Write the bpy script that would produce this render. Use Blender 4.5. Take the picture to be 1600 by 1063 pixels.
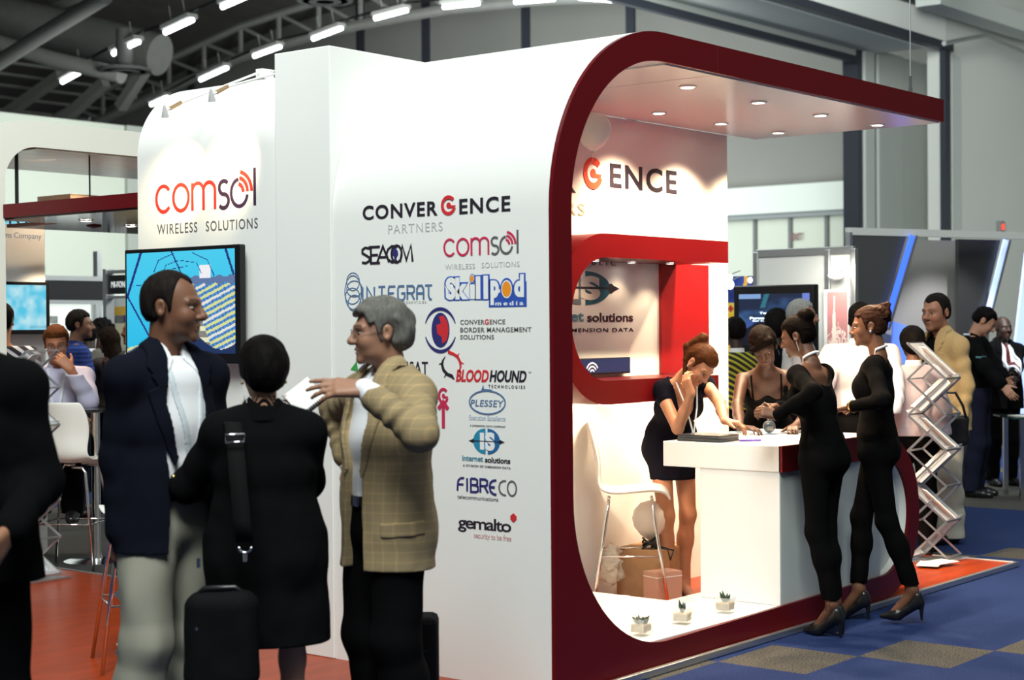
import bpy, bmesh, math, random
import numpy as np
from mathutils import Vector, Matrix
random.seed(7)
SC = bpy.context.scene
COL = SC.collection
for _o in list(bpy.data.objects):
    bpy.data.objects.remove(_o)

# ------------------------------------------------------------------ camera
FPX, PITCH, ROLL, YAW = 2579.143, -8.32443e-3, -7.354629e-3, .68060725
CAM = np.array([-5.54091, -4.26578729, 1.6])
def _axes():
    cy, sy, cp, sp = math.cos(YAW), math.sin(YAW), math.cos(PITCH), math.sin(PITCH)
    F = np.array([cy*cp, sy*cp, sp]); R = np.array([sy, -cy, 0.]); U = np.cross(R, F)
    c, s = math.cos(ROLL), math.sin(ROLL)
    return c*R+s*U, -s*R+c*U, F
CR, CU, CF = _axes()
def ray(x, y): return CF + CR*((x-800)/FPX) + CU*((531.5-y)/FPX)
def at(x, y, d): return CAM + ray(x, y)*d                       # the point d metres in front of the camera
def on(x, y, ax, val):                                          # where a sight line meets a real plane
    r = ray(x, y); i = 'XYZ'.index(ax)
    return CAM + r*((val-CAM[i])/r[i])
cam_data = bpy.data.cameras.new('camera'); cam = bpy.data.objects.new('camera', cam_data); COL.objects.link(cam)
M = Matrix.Identity(4)
for i in range(3):
    M[i][0] = CR[i]; M[i][1] = CU[i]; M[i][2] = -CF[i]; M[i][3] = CAM[i]
cam.matrix_world = M
cam_data.sensor_width = 36.0; cam_data.lens = 36.0*FPX/1600
cam_data.clip_end = 200
cam_data.dof.use_dof = True; cam_data.dof.focus_distance = 8.8; cam_data.dof.aperture_fstop = 3.2
SC.camera = cam

# ------------------------------------------------------------------ world, lights, exposure
SC.view_settings.view_transform = 'Standard'; SC.view_settings.look = 'None'
SC.view_settings.gamma = 1.0; SC.view_settings.use_curve_mapping = False
SC.view_settings.exposure = 0.0
SC.cycles.max_bounces = 7; SC.cycles.diffuse_bounces = 6; SC.cycles.glossy_bounces = 4; SC.cycles.transmission_bounces = 6
SC.cycles.sample_clamp_indirect = 6.0
W = bpy.data.worlds.new('hall_air'); SC.world = W; W.use_nodes = True
W.node_tree.nodes['Background'].inputs[0].default_value = (.86, .95, .93, 1)
W.node_tree.nodes['Background'].inputs[1].default_value = 0.10
def area(name, loc, target, size, power, col=(1, 1, 1), sy=None):
    d = bpy.data.lights.new(name, 'AREA'); d.energy = power; d.color = col; d.size = size
    if sy: d.shape = 'RECTANGLE'; d.size_y = sy
    o = bpy.data.objects.new(name, d); COL.objects.link(o); o.location = loc
    o.rotation_euler = (Vector(target)-Vector(loc)).to_track_quat('-Z', 'Y').to_euler()
    return o
def spot(name, loc, target, power, ang=100, blend=.3, col=(1, .74, .48), r=.03):
    d = bpy.data.lights.new(name, 'SPOT'); d.energy = power; d.color = col
    d.spot_size = math.radians(ang); d.spot_blend = blend; d.shadow_soft_size = r
    o = bpy.data.objects.new(name, d); COL.objects.link(o); o.location = loc
    o.rotation_euler = (Vector(target)-Vector(loc)).to_track_quat('-Z', 'Y').to_euler()
    return o
HALLC = (.93, 1, .95)
area('hall_lamps_and_fill', (-6.2, -4.0, 11.0), (0, .4, 1.8), 5, 2000, HALLC)
area('hall_lamps_and_fill', (1.5, -7, 8.5), (1.5, 0, 1), 5, 110, HALLC)
area('hall_lamps_and_fill', (10, 0, 8), (11, 1.5, 0), 5, 210, HALLC)
area('hall_lamps_and_fill', (2, 7.5, 6), (3.5, 9.5, 1), 4, 220, HALLC)
area('hall_lamps_and_fill', (24, 4, 4.7), (32, 4, 4.2), 3, 330, HALLC, 14)  # unseen fill aimed at the right part of the far wall
area('hall_lamps_and_fill', (10, 3.5, 7), (14, 11, 4), 3, 2400, HALLC)  # unseen fill added to lift the partition leaves in their recess
area('hall_lamps_and_fill', (22, 20, 3.8), (32, 24, 4.0), 3, 2600, HALLC, 16)  # unseen fill that brightens the left part of the far wall
area('hall_lamps_and_fill', (15, 20, 5.5), (16, 26, 2.5), 2, 430, HALLC)  # fill added for the left wall alone, no fixture there
area('hall_lamps_and_fill', (-1.6, 2.0, 5.6), (1.4, 4.9, 2.6), 1.5, 85, HALLC)  # small unseen fill added to brighten the cream portal front
area('hall_lamps_and_fill', (17, 14, 3.0), (19, 20, 9), 3, 550, HALLC, 8)  # unseen fill pointing up, added to bring out the roof steel
# ------------------------------------------------------------------ helpers
def rotz(a):
    c, s = math.cos(a), math.sin(a); return np.array([[c, -s, 0], [s, c, 0], [0, 0, 1.]])
def rotx(a):
    c, s = math.cos(a), math.sin(a); return np.array([[1, 0, 0], [0, c, -s], [0, s, c.real]])
def roty(a):
    c, s = math.cos(a), math.sin(a); return np.array([[c, 0, s], [0, 1, 0], [-s, 0, c]])
def nrm(v):
    v = np.asarray(v, float); return v/(np.linalg.norm(v)+1e-12)

MATS = {}
def mat(name, col, rough=.5, metal=0., spec=.5, noise=0., nscale=40., bump=0., bscale=200., emit=0., trans=0., coat=0., ior=1.45, alpha=1., sheen=0., stretch=None):
    if name in MATS: return MATS[name]
    m = bpy.data.materials.new(name); m.use_nodes = True; MATS[name] = m
    nt = m.node_tree; b = nt.nodes['Principled BSDF']
    c = (*col, 1)
    b.inputs['Base Color'].default_value = c; b.inputs['Roughness'].default_value = rough
    b.inputs['Metallic'].default_value = metal; b.inputs['Specular IOR Level'].default_value = spec
    b.inputs['IOR'].default_value = ior; b.inputs['Transmission Weight'].default_value = trans
    b.inputs['Coat Weight'].default_value = coat; b.inputs['Alpha'].default_value = alpha
    b.inputs['Sheen Weight'].default_value = sheen
    if emit:
        b.inputs['Emission Color'].default_value = c; b.inputs['Emission Strength'].default_value = emit
    tc = nt.nodes.new('ShaderNodeTexCoord'); src = tc.outputs['Object']
    if stretch:
        mp = nt.nodes.new('ShaderNodeMapping'); mp.inputs['Scale'].default_value = stretch
        nt.links.new(src, mp.inputs[0]); src = mp.outputs[0]
    n = nt.nodes.new('ShaderNodeTexNoise'); n.inputs['Scale'].default_value = nscale; n.inputs['Detail'].default_value = 3
    nt.links.new(src, n.inputs['Vector'])
    mx = nt.nodes.new('ShaderNodeMix'); mx.data_type = 'RGBA'
    k = max(noise, .01)
    mx.inputs['A'].default_value = (*[max(0, v*(1-k)) for v in col], 1)
    mx.inputs['B'].default_value = (*[min(1, v*(1+k)) for v in col], 1)
    nt.links.new(n.outputs['Fac'], mx.inputs['Factor']); nt.links.new(mx.outputs['Result'], b.inputs['Base Color'])
    if bump:
        n2 = nt.nodes.new('ShaderNodeTexNoise'); n2.inputs['Scale'].default_value = bscale; n2.inputs['Detail'].default_value = 2
        nt.links.new(src, n2.inputs['Vector'])
        bp = nt.nodes.new('ShaderNodeBump'); bp.inputs['Strength'].default_value = bump; bp.inputs['Distance'].default_value = .004
        nt.links.new(n2.outputs['Fac'], bp.inputs['Height']); nt.links.new(bp.outputs['Normal'], b.inputs['Normal'])
    return m
def attr_mat(name, rough=.5, emit=0., spec=.4, bump=0., bscale=150., sss=0.):
    """a material whose colour is the mesh's own 'tint' attribute (skin, printed pictures, screens)"""
    if name in MATS: return MATS[name]
    m = bpy.data.materials.new(name); m.use_nodes = True; MATS[name] = m
    nt = m.node_tree; b = nt.nodes['Principled BSDF']
    a = nt.nodes.new('ShaderNodeAttribute'); a.attribute_name = 'tint'
    nt.links.new(a.outputs['Color'], b.inputs['Base Color'])
    b.inputs['Roughness'].default_value = rough; b.inputs['Specular IOR Level'].default_value = spec
    if sss:
        b.inputs['Subsurface Weight'].default_value = sss; b.inputs['Subsurface Radius'].default_value = (.02, .008, .004)
        b.inputs['Subsurface Scale'].default_value = .3
    if emit:
        nt.links.new(a.outputs['Color'], b.inputs['Emission Color']); b.inputs['Emission Strength'].default_value = emit
        b.inputs['Base Color'].default_value = (.01, .01, .01, 1)
        for l in list(b.inputs['Base Color'].links): nt.links.remove(l)
    if bump:
        tc = nt.nodes.new('ShaderNodeTexCoord')
        n2 = nt.nodes.new('ShaderNodeTexNoise'); n2.inputs['Scale'].default_value = bscale
        nt.links.new(tc.outputs['Object'], n2.inputs['Vector'])
        bp = nt.nodes.new('ShaderNodeBump'); bp.inputs['Strength'].default_value = bump; bp.inputs['Distance'].default_value = .002
        nt.links.new(n2.outputs['Fac'], bp.inputs['Height']); nt.links.new(bp.outputs['Normal'], b.inputs['Normal'])
    return m

def thing(name, label, cat, loc=(0, 0, 0), rz=0., group=None):
    o = bpy.data.objects.new(name, None); COL.objects.link(o)
    o.location = loc; o.rotation_euler = (0, 0, rz); o.empty_display_size = .1
    o['label'] = label; o['category'] = cat
    if group: o['group'] = group
    return o
def tag(o, label, cat, group=None):
    o['label'] = label; o['category'] = cat
    if group: o['group'] = group
    return o
def struct(o, label=None):
    o['kind'] = 'structure'
    if label: o['label'] = label
    return o
def mkobj(name, me, parent=None, m=None, label=None):
    o = bpy.data.objects.new(name, me); COL.objects.link(o)
    if m is not None and not me.materials: me.materials.append(m)
    if parent is not None: o.parent = parent
    if label: o['label'] = label
    return o
def copy_tree(o, parent=None):
    c = o.copy(); COL.objects.link(c)
    if parent is not None: c.parent = parent
    for ch in [x for x in bpy.data.objects if x.parent == o]: copy_tree(ch, c)
    return c

class MB:
    """collects shapes for one mesh"""
    def __init__(s): s.v = []; s.f = []
    def add(s, vs, fs):
        n = len(s.v); s.v += [tuple(map(float, p)) for p in vs]; s.f += [tuple(i+n for i in f) for f in fs]; return s
    def box(s, lo, hi): return s.obox([(a+b)/2 for a, b in zip(lo, hi)], [abs(b-a)/2 for a, b in zip(lo, hi)])
    def obox(s, c, h, R=None, bev=0.):
        R = np.eye(3) if R is None else np.asarray(R); c = np.asarray(c, float)
        vs = [c+R@(np.array([x*h[0], y*h[1], z*h[2]])) for x in (-1, 1) for y in (-1, 1) for z in (-1, 1)]
        return s.add(vs, [(0, 1, 3, 2), (4, 6, 7, 5), (0, 4, 5, 1), (2, 3, 7, 6), (0, 2, 6, 4), (1, 5, 7, 3)])
    def bar(s, a, b, w, h=None):
        a, b = np.asarray(a, float), np.asarray(b, float); h = h or w
        z = nrm(b-a); x = np.cross(z, (0, 0, 1.)); x = nrm(x) if np.linalg.norm(x) > 1e-4 else np.array([1., 0, 0]); y = np.cross(z, x)
        return s.obox((a+b)/2, (w/2, h/2, np.linalg.norm(b-a)/2), np.stack([x, y, z], 1))
    def tube(s, pts, r, seg=10, close=False, caps=True):
        pts = [np.asarray(p, float) for p in pts]; n = len(pts); rs = r if hasattr(r, '__len__') else [r]*n
        rings = []; up = None
        for i, p in enumerate(pts):
            t = pts[(i+1) % n]-pts[i-1] if close else pts[min(i+1, n-1)]-pts[max(i-1, 0)]
            t = nrm(t)
            if up is None:
                up = np.array([0, 0, 1.]) if abs(t[2]) < .9 else np.array([1., 0, 0])
            x = nrm(np.cross(up, t)); up = nrm(np.cross(t, x)); y = up
            rings.append([p+rs[i]*(math.cos(2*math.pi*k/seg)*x+math.sin(2*math.pi*k/seg)*y) for k in range(seg)])
        vs = [v for rg in rings for v in rg]; fs = []
        for i in range(n if close else n-1):
            j = (i+1) % n
            for k in range(seg):
                l = (k+1) % seg; fs.append((i*seg+k, i*seg+l, j*seg+l, j*seg+k))
        if caps and not close:
            fs.append(tuple(range(seg-1, -1, -1))); fs.append(tuple((n-1)*seg+k for k in range(seg)))
        return s.add(vs, fs)
    def lathe(s, prof, c=(0, 0, 0), seg=24, R=None):
        R = np.eye(3) if R is None else np.asarray(R); c = np.asarray(c, float); vs = []; fs = []
        for r, z in prof:
            for k in range(seg):
                a = 2*math.pi*k/seg; vs.append(c+R@np.array([r*math.cos(a), r*math.sin(a), z]))
        for i in range(len(prof)-1):
            for k in range(seg):
                l = (k+1) % seg; fs.append((i*seg+k, i*seg+l, (i+1)*seg+l, (i+1)*seg+k))
        if prof[0][0] > 1e-5: fs.append(tuple(range(seg-1, -1, -1)))
        if prof[-1][0] > 1e-5: fs.append(tuple((len(prof)-1)*seg+k for k in range(seg)))
        return s.add(vs, fs)
    def ball(s, c, r, seg=16, R=None):
        r = (r, r, r) if not hasattr(r, '__len__') else r; R = np.eye(3) if R is None else np.asarray(R); c = np.asarray(c, float)
        vs = []; fs = []; m = seg//2
        for i in range(m+1):
            t = math.pi*i/m
            for k in range(seg):
                a = 2*math.pi*k/seg
                vs.append(c+R@np.array([r[0]*math.sin(t)*math.cos(a), r[1]*math.sin(t)*math.sin(a), r[2]*math.cos(t)]))
        for i in range(m):
            for k in range(seg):
                l = (k+1) % seg; fs.append((i*seg+k, (i+1)*seg+k, (i+1)*seg+l, i*seg+l))
        return s.add(vs, fs)
    def strip(s, outer, inner, fr, t0, t1):
        """band between two equally long outlines (2-D, in frame fr), thick from t0 to t1 along the frame's normal"""
        n = len(outer); vs = []
        for t in (t0, t1):
            for u, v in outer: vs.append(fr.p(u, v, t))
            for u, v in inner: vs.append(fr.p(u, v, t))
        fs = []
        for i in range(n-1):
            fs += [(i, i+1, n+i+1, n+i), (2*n+i, 3*n+i, 3*n+i+1, 2*n+i+1),
                   (i, 2*n+i, 2*n+i+1, i+1), (n+i, n+i+1, 3*n+i+1, 3*n+i)]
        fs += [(0, n, 3*n, 2*n), (n-1, 3*n-1, 4*n-1, 2*n-1)]
        return s.add(vs, fs)
    def prism(s, poly, fr, t0, t1):
        n = len(poly)
        vs = [fr.p(u, v, t0) for u, v in poly]+[fr.p(u, v, t1) for u, v in poly]
        fs = [tuple(range(n-1, -1, -1)), tuple(range(n, 2*n))]+[(i, (i+1) % n, n+(i+1) % n, n+i) for i in range(n)]
        return s.add(vs, fs)
    def build(s, name, m, parent=None, smooth=False, bevel=0., label=None, world=False):
        me = bpy.data.meshes.new(name); vs = s.v
        if parent is not None and world:
            inv = Matrix.LocRotScale(parent.location, parent.rotation_euler, None).inverted()
            vs = [tuple(inv @ Vector(v)) for v in vs]
        me.from_pydata(vs, [], s.f); me.validate(); 
        bm = bmesh.new(); bm.from_mesh(me); bmesh.ops.recalc_face_normals(bm, faces=bm.faces); bm.to_mesh(me); bm.free()
        o = mkobj(name, me, parent, m, label)
        if smooth:
            me.polygons.foreach_set('use_smooth', [True]*len(me.polygons))
            if smooth != 'all': me.set_sharp_from_angle(angle=math.radians(40))
        if bevel:
            b = o.modifiers.new('bevel', 'BEVEL'); b.width = bevel; b.segments = 2; b.limit_method = 'ANGLE'
        return o
class Fr:
    """a flat frame: origin, right, up; normal points at the viewer"""
    def __init__(s, o, r, u): s.o = np.asarray(o, float); s.r = nrm(r); s.u = nrm(u); s.n = np.cross(s.r, s.u)
    def p(s, u, v, t=0.): return s.o+s.r*u+s.u*v+s.n*t
    def uv(s, P): d = np.asarray(P)-s.o; return float(d@s.r), float(d@s.u)
def arc(cx, cy, rx, ry, a0, a1, n=18):
    return [(cx+rx*math.cos(math.radians(a0+(a1-a0)*i/n)), cy+ry*math.sin(math.radians(a0+(a1-a0)*i/n))) for i in range(n+1)]
_ST = [0]
def stroke(mb, pts, w, fr, t=.0015, close=False, t0=0.):
    n = len(pts); P = [np.array(p, float) for p in pts]; L = []; Rr = []
    for i in range(n):
        a = P[(i-1) % n] if (close or i > 0) else None; b = P[(i+1) % n] if (close or i < n-1) else None
        d1 = nrm(P[i]-a) if a is not None else None; d2 = nrm(b-P[i]) if b is not None else None
        if d1 is None: d1 = d2
        if d2 is None: d2 = d1
        n1 = np.array([-d1[1], d1[0]]); n2 = np.array([-d2[1], d2[0]]); m = n1+n2
        q = m/max(.35, (m@m)/2) if (m@m) > .05 else n1
        ww = w[i] if hasattr(w, '__len__') else w
        L.append(tuple(P[i]+q*ww/2)); Rr.append(tuple(P[i]-q*ww/2))
    if close: L.append(L[0]); Rr.append(Rr[0])
    _ST[0] = (_ST[0]+1) % 9; mb.strip(L, Rr, fr, t0, t0+t+_ST[0]*.00011)
_TXT = {}
def text_mesh(s, bold=0., space=1., shear=0.):
    cu = bpy.data.curves.new('txt', 'FONT'); cu.body = s; cu.size = 1; cu.offset = bold; cu.space_character = space; cu.shear = shear
    cu.resolution_u = 4; cu.fill_mode = 'BOTH'; cu.extrude = .01
    o = bpy.data.objects.new('txt', cu); COL.objects.link(o)
    dg = bpy.context.evaluated_depsgraph_get(); me = bpy.data.meshes.new_from_object(o.evaluated_get(dg))
    v = np.empty(len(me.vertices)*3); me.vertices.foreach_get('co', v); v = v.reshape(-1, 3)
    f = [tuple(p.vertices) for p in me.polygons]
    bpy.data.objects.remove(o); bpy.data.curves.remove(cu); bpy.data.meshes.remove(me)
    return v, f
def text(mb, s, fr, u0, v0, u1, v1, t=.0015, bold=0., space=1., shear=0., t0=0., ref=None):
    """lettering fitted to the box (u0,v0)-(u1,v1) of a frame; ref: fit the height of that string instead (descenders)"""
    v, f = text_mesh(s, bold, space, shear)
    lo, hi = v.min(0), v.max(0)
    ylo, yhi = lo[1], hi[1]
    if ref:
        r, _ = text_mesh(ref, bold, space, shear); ylo, yhi = r[:, 1].min(), r[:, 1].max()
    vs = []
    for p in v:
        vs.append(fr.p(u0+(p[0]-lo[0])/(hi[0]-lo[0])*(u1-u0), v0+(p[1]-ylo)/(yhi-ylo)*(v1-v0), t0+(t if p[2] > 0 else 0)))
    mb.add(vs, f); return mb
def pixgrid(name, fr, u0, v0, u1, v1, nu, nv, fn, m, parent=None, t=0., label=None):
    """a picture: a fine grid whose cells carry the colour fn(s, t) in 0..1"""
    us = np.linspace(0, 1, nu+1); vs_ = np.linspace(0, 1, nv+1)
    vs = [fr.p(u0+(u1-u0)*a, v0+(v1-v0)*b, t) for b in vs_ for a in us]
    fs = [(j*(nu+1)+i, j*(nu+1)+i+1, (j+1)*(nu+1)+i+1, (j+1)*(nu+1)+i) for j in range(nv) for i in range(nu)]
    me = bpy.data.meshes.new(name); me.from_pydata([tuple(map(float, p)) for p in vs], [], fs)
    S, T = np.meshgrid((us[:-1]+us[1:])/2, (vs_[:-1]+vs_[1:])/2)
    c = np.clip(fn(S.ravel(), T.ravel()), 0, 1); c = np.concatenate([c, np.ones((len(c), 1))], 1)
    a = me.color_attributes.new('tint', 'FLOAT_COLOR', 'CORNER'); a.data.foreach_set('color', np.repeat(c, 4, 0).ravel())
    return mkobj(name, me, parent, m, label)
def vnoise(P, seed=0):
    """value noise on an (N,3) array, about -1..1"""
    P = np.asarray(P, float); i = np.floor(P).astype(np.int64); f = P-i; f = f*f*(3-2*f)
    def h(x, y, z):
        n = (x*374761393+y*668265263+z*2147483647+seed*974711) & 0x7fffffff
        n = ((n ^ (n >> 13))*1274126177) & 0x7fffffff
        return ((n ^ (n >> 16)) & 0xffff)/32767.5-1
    r = 0
    for a in (0, 1):
        for b in (0, 1):
            for c in (0, 1):
                w = (f[..., 0] if a else 1-f[..., 0])*(f[..., 1] if b else 1-f[..., 1])*(f[..., 2] if c else 1-f[..., 2])
                r = r+w*h(i[..., 0]+a, i[..., 1]+b, i[..., 2]+c)
    return r
WHITE = mat('white_laminate', (.84, .84, .82), rough=.3, spec=.4)
WARMWHITE = mat('white_gloss_panel', (.86, .85, .82), rough=.22, spec=.5)
RED = mat('deep_red_laminate', (.115, .004, .007), rough=.35, spec=.2)
BRIGHTRED = mat('bright_red_laminate', (.095, .0025, .004), rough=.35, spec=.2)
BLACK = mat('black_plastic', (.008, .008, .01), rough=.35)
CHROME = mat('chrome', (.75, .75, .76), rough=.15, metal=1.)
ALU = mat('aluminium', (.55, .56, .57), rough=.35, metal=.9)
INK = mat('black_vinyl', (.02, .015, .025), rough=.5)
GREYINK = mat('grey_vinyl', (.12, .12, .125), rough=.5)
PALEINK = mat('pale_grey_vinyl', (.50, .51, .50), rough=.5)
REDINK = mat('red_vinyl', (.62, .03, .04), rough=.5)
CRIMSON = mat('crimson_vinyl', (.55, .03, .09), rough=.5)
NAVYINK = mat('navy_vinyl', (.03, .03, .16), rough=.5)
BLUEINK = mat('blue_vinyl', (.03, .09, .45), rough=.5)
TEALINK = mat('teal_vinyl', (.02, .25, .42), rough=.5)
STEELINK = mat('slate_blue_vinyl', (.10, .18, .33), rough=.5)
WHITEINK = mat('white_vinyl', (.85, .86, .87), rough=.5)
ORANGEINK = mat('orange_vinyl', (.85, .30, .02), rough=.5)
GREENINK = mat('green_vinyl', (.05, .35, .08), rough=.5)
LAMP = mat('lamp_glow', (1, .93, .82), emit=22.)
TUBELAMP = mat('tube_lamp_glow', (.93, .95, 1), emit=7.)
# ------------------------------------------------------------------ the hall (setting)
def floor_material():
    m = bpy.data.materials.new('carpet_tiles'); m.use_nodes = True; nt = m.node_tree; b = nt.nodes['Principled BSDF']
    N = nt.nodes.new; L = nt.links.new
    tc = N('ShaderNodeTexCoord'); sp = N('ShaderNodeSeparateXYZ'); L(tc.outputs['Object'], sp.inputs[0])
    def ma(op, a, b_=None, c=None):
        n = N('ShaderNodeMath'); n.operation = op
        for k, v in enumerate((a, b_, c)):
            if v is None: continue
            if isinstance(v, (int, float)): n.inputs[k].default_value = v
            else: L(v, n.inputs[k])
        return n.outputs[0]
    i = ma('FLOOR', ma('DIVIDE', ma('SUBTRACT', sp.outputs[0], 1.66), .516))
    j = ma('FLOOR', ma('DIVIDE', ma('ADD', sp.outputs[1], .563), .468))
    md = ma('FLOORED_MODULO', ma('ADD', ma('ADD', i, j), 1.0), 9.0)
    g1 = ma('LESS_THAN', md, .5)
    g2 = ma('MULTIPLY', ma('GREATER_THAN', sp.outputs[0], 8.1), ma('LESS_THAN', sp.outputs[0], 10.2))
    g3 = ma('MULTIPLY', ma('GREATER_THAN', sp.outputs[1], 7.5), ma('LESS_THAN', sp.outputs[1], 8.3))
    g = ma('MINIMUM', ma('ADD', ma('ADD', g1, g2), g3), 1.0)
    nz = N('ShaderNodeTexNoise'); nz.inputs['Scale'].default_value = 110; nz.inputs['Detail'].default_value = 4; L(tc.outputs['Object'], nz.inputs['Vector'])
    r1 = N('ShaderNodeValToRGB'); L(nz.outputs['Fac'], r1.inputs[0])
    r1.color_ramp.elements[0].position = .38; r1.color_ramp.elements[0].color = (.030, .030, .028, 1)
    r1.color_ramp.elements[1].position = .62; r1.color_ramp.elements[1].color = (.105, .10, .09, 1)
    r2 = N('ShaderNodeValToRGB'); L(nz.outputs['Fac'], r2.inputs[0])
    r2.color_ramp.elements[0].position = .3; r2.color_ramp.elements[0].color = (.009, .018, .068, 1)
    r2.color_ramp.elements[1].position = .7; r2.color_ramp.elements[1].color = (.018, .036, .12, 1)
    mx = N('ShaderNodeMix'); mx.data_type = 'RGBA'; L(g, mx.inputs['Factor']); L(r2.outputs[0], mx.inputs['A']); L(r1.outputs[0], mx.inputs['B'])
    L(mx.outputs['Result'], b.inputs['Base Color']); b.inputs['Roughness'].default_value = .95; b.inputs['Specular IOR Level'].default_value = .1
    bp = N('ShaderNodeBump'); bp.inputs['Strength'].default_value = .5; bp.inputs['Distance'].default_value = .004
    L(nz.outputs['Fac'], bp.inputs['Height']); L(bp.outputs['Normal'], b.inputs['Normal'])
    return m
mb = MB(); mb.box((-9, -12, -.1), (33, 46, 0)); struct(mb.build('floor', floor_material()))
HALLWALL = mat('painted_hall_wall', (.47, .50, .44), rough=.8, noise=.05, nscale=.6)
HALLUP = mat('grey_wall_cladding', (.20, .20, .19), rough=.85, noise=.12, nscale=.5)
PARTI = mat('grey_partition_panel', (.50, .52, .50), rough=.7, noise=.06, nscale=.8)
SEAM = mat('dark_channel', (.028, .032, .045), rough=.5)
STEEL = mat('grey_roof_steel', (.30, .30, .29), rough=.6, noise=.15, nscale=3)
ROOFM = mat('dark_roof_sheet', (.09, .086, .08), rough=.8, noise=.3, nscale=2)
DUCT = mat('galvanised_duct', (.30, .30, .29), rough=.5, metal=.1, noise=.2, nscale=4)

XF = 32.0                                   # far wall of the hall behind
mb = MB(); mb.box((XF, -14, 0), (XF+.3, 46, 12)); struct(mb.build('wall_back', HALLUP))
# paler lower cladding with panel joints, and the band over the doors
mb = MB()
mb.box((XF-.08, -14, 0), (XF, 46, 4.35))
struct(mb.build('wall_lower', HALLWALL))
mb = MB(); mb.box((XF-.5, -14, 4.45), (XF-.1, 19.5, 5.15)); struct(mb.build('trim_1', mat('pale_band', (.55, .59, .56), rough=.7)))
mb = MB(); mb.box((XF-.35, -14, 4.33), (XF-.1, 19.5, 4.45)); struct(mb.build('trim_2', mat('grey_band', (.22, .24, .25), rough=.7)))
for k, px in enumerate((300, 565, 667, 823, 987)):
    p = on(px, 60, 'X', XF); mb = MB(); mb.box((XF-.09, p[1]-.14, 4.4), (XF-.001, p[1]+.14, 12)); struct(mb.build('trim_%d' % (3+k), SEAM))
for k, px in enumerate((1180, 1235, 1292)):
    p = on(px, 350, 'X', XF-.1); mb = MB(); mb.box((XF-.14, p[1]-.05, 0), (XF-.08, p[1]+.05, 4.33)); struct(mb.build('trim_%d' % (8+k), mat('joint_grey', (.12, .125, .125), rough=.7)))
# the word on the far doors
fe = Fr((XF-.15, 0, 0), (0, -1, 0), (0, 0, 1))
a, b = fe.uv(on(1237, 376, 'X', XF-.15)), fe.uv(on(1254, 364, 'X', XF-.15))
mb = MB(); text(mb, 'EXIT', fe, a[0], a[1], b[0], b[1], t=.01, bold=.012)
tag(mb.build('exit_lettering', mat('dull_red_letters', (.16, .03, .035), rough=.6)), 'small dark red EXIT lettering on the far grey door panels', 'sign')

mb = MB(); mb.box((4, 26, 0), (XF, 26.3, 6.2)); struct(mb.build('wall_left', HALLWALL))
p = on(195, 320, 'Y', 26); mb = MB(); mb.box((p[0], 25.9, 0), (p[0]+3, 26, 6.2)); struct(mb.build('trim_24', mat('grey_wall_panel', (.33, .35, .32), rough=.8)))
# near partition wall on the right, its header and the stacked leaves in the opening
YW = 9.7
xr = on(1478, 73, 'Y', YW); zl1 = float(xr[2]); xr = float(xr[0])
mb = MB(); mb.box((xr, YW, 0), (xr+16, YW+.4, zl1+6)); struct(mb.build('wall_right', mat('pale_partition', (.62, .63, .60), rough=.8, noise=.05, nscale=.5)))
mb = MB(); mb.box((-4, YW, zl1), (xr, YW+.4, zl1+6)); struct(mb.build('wall_header', mat('pale_header', (.78, .79, .77), rough=.7)))
mb = MB(); mb.box((-4, YW-.12, zl1-.1), (xr+.1, YW+.05, zl1+.06)); struct(mb.build('trim_11', SEAM))
mb = MB(); mb.box((-4, YW-.1, zl1+.62), (xr+10, YW, zl1+.74)); struct(mb.build('trim_12', SEAM))
y2 = YW+1.6
z2 = float(on(1345, 93, 'Y', y2)[2]); x2 = float(on(1338, 100, 'Y', y2)[0])
mb = MB(); mb.box((-4, y2, z2), (x2, y2+.3, zl1+1)); struct(mb.build('wall_header_inner', PARTI))
mb = MB(); mb.box((-4, y2-.1, z2-.12), (x2, y2+.02, z2+.02)); struct(mb.build('trim_13', SEAM))
mb = MB(); mb.box((-4, YW+.1, zl1+.02), (xr, y2+.3, zl1+.2)); struct(mb.build('trim_14', PARTI))
# jamb: leaves from px 1338 to 1478
edges = [1338, 1345, 1360, 1366, 1404, 1451, 1471, 1480]; kinds = ['d', 'p', 'd', 'p', 'p', 'p', 'd']
for k in range(7):
    x0, x1 = (float(on(e, 300, 'Y', y2)[0]) for e in (edges[k], edges[k+1])); dy = .06*(k % 2)
    mb = MB(); mb.box((x0+.015, y2-.05-dy, 0), (x1, y2+.3, zl1+.1))
    struct(mb.build('trim_%d' % (15+k), SEAM if kinds[k] == 'd' else PARTI))
mb = MB(); p0 = on(1478, 100, 'Y', YW-.06); mb.box((p0[0]-.12, YW-.1, 0), (p0[0]+.12, YW+.02, zl1)); struct(mb.build('trim_22', SEAM))
mb = MB(); mb.box((xr+.15, YW-.06, 0), (xr+.55, YW-.005, zl1-.15)); struct(mb.build('trim_23', PARTI))
# a lamp-like box on the wall
p = on(1560, 355, 'Y', YW); t = thing('exit_lamp', 'small grey box with a glowing red light, high on the pale right-hand wall', 'exit light', p)
mb = MB(); mb.box((-.12, -.1, -.12), (.12, 0, .12)); mb.build('housing', mat('grey_box', (.2, .2, .2)), t, bevel=.01)
mb = MB(); mb.box((-.06, -.108, -.06), (.06, -.1, .06)); mb.build('glowing_face', mat('red_glow', (1, .05, .03), emit=1.6), t)
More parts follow.
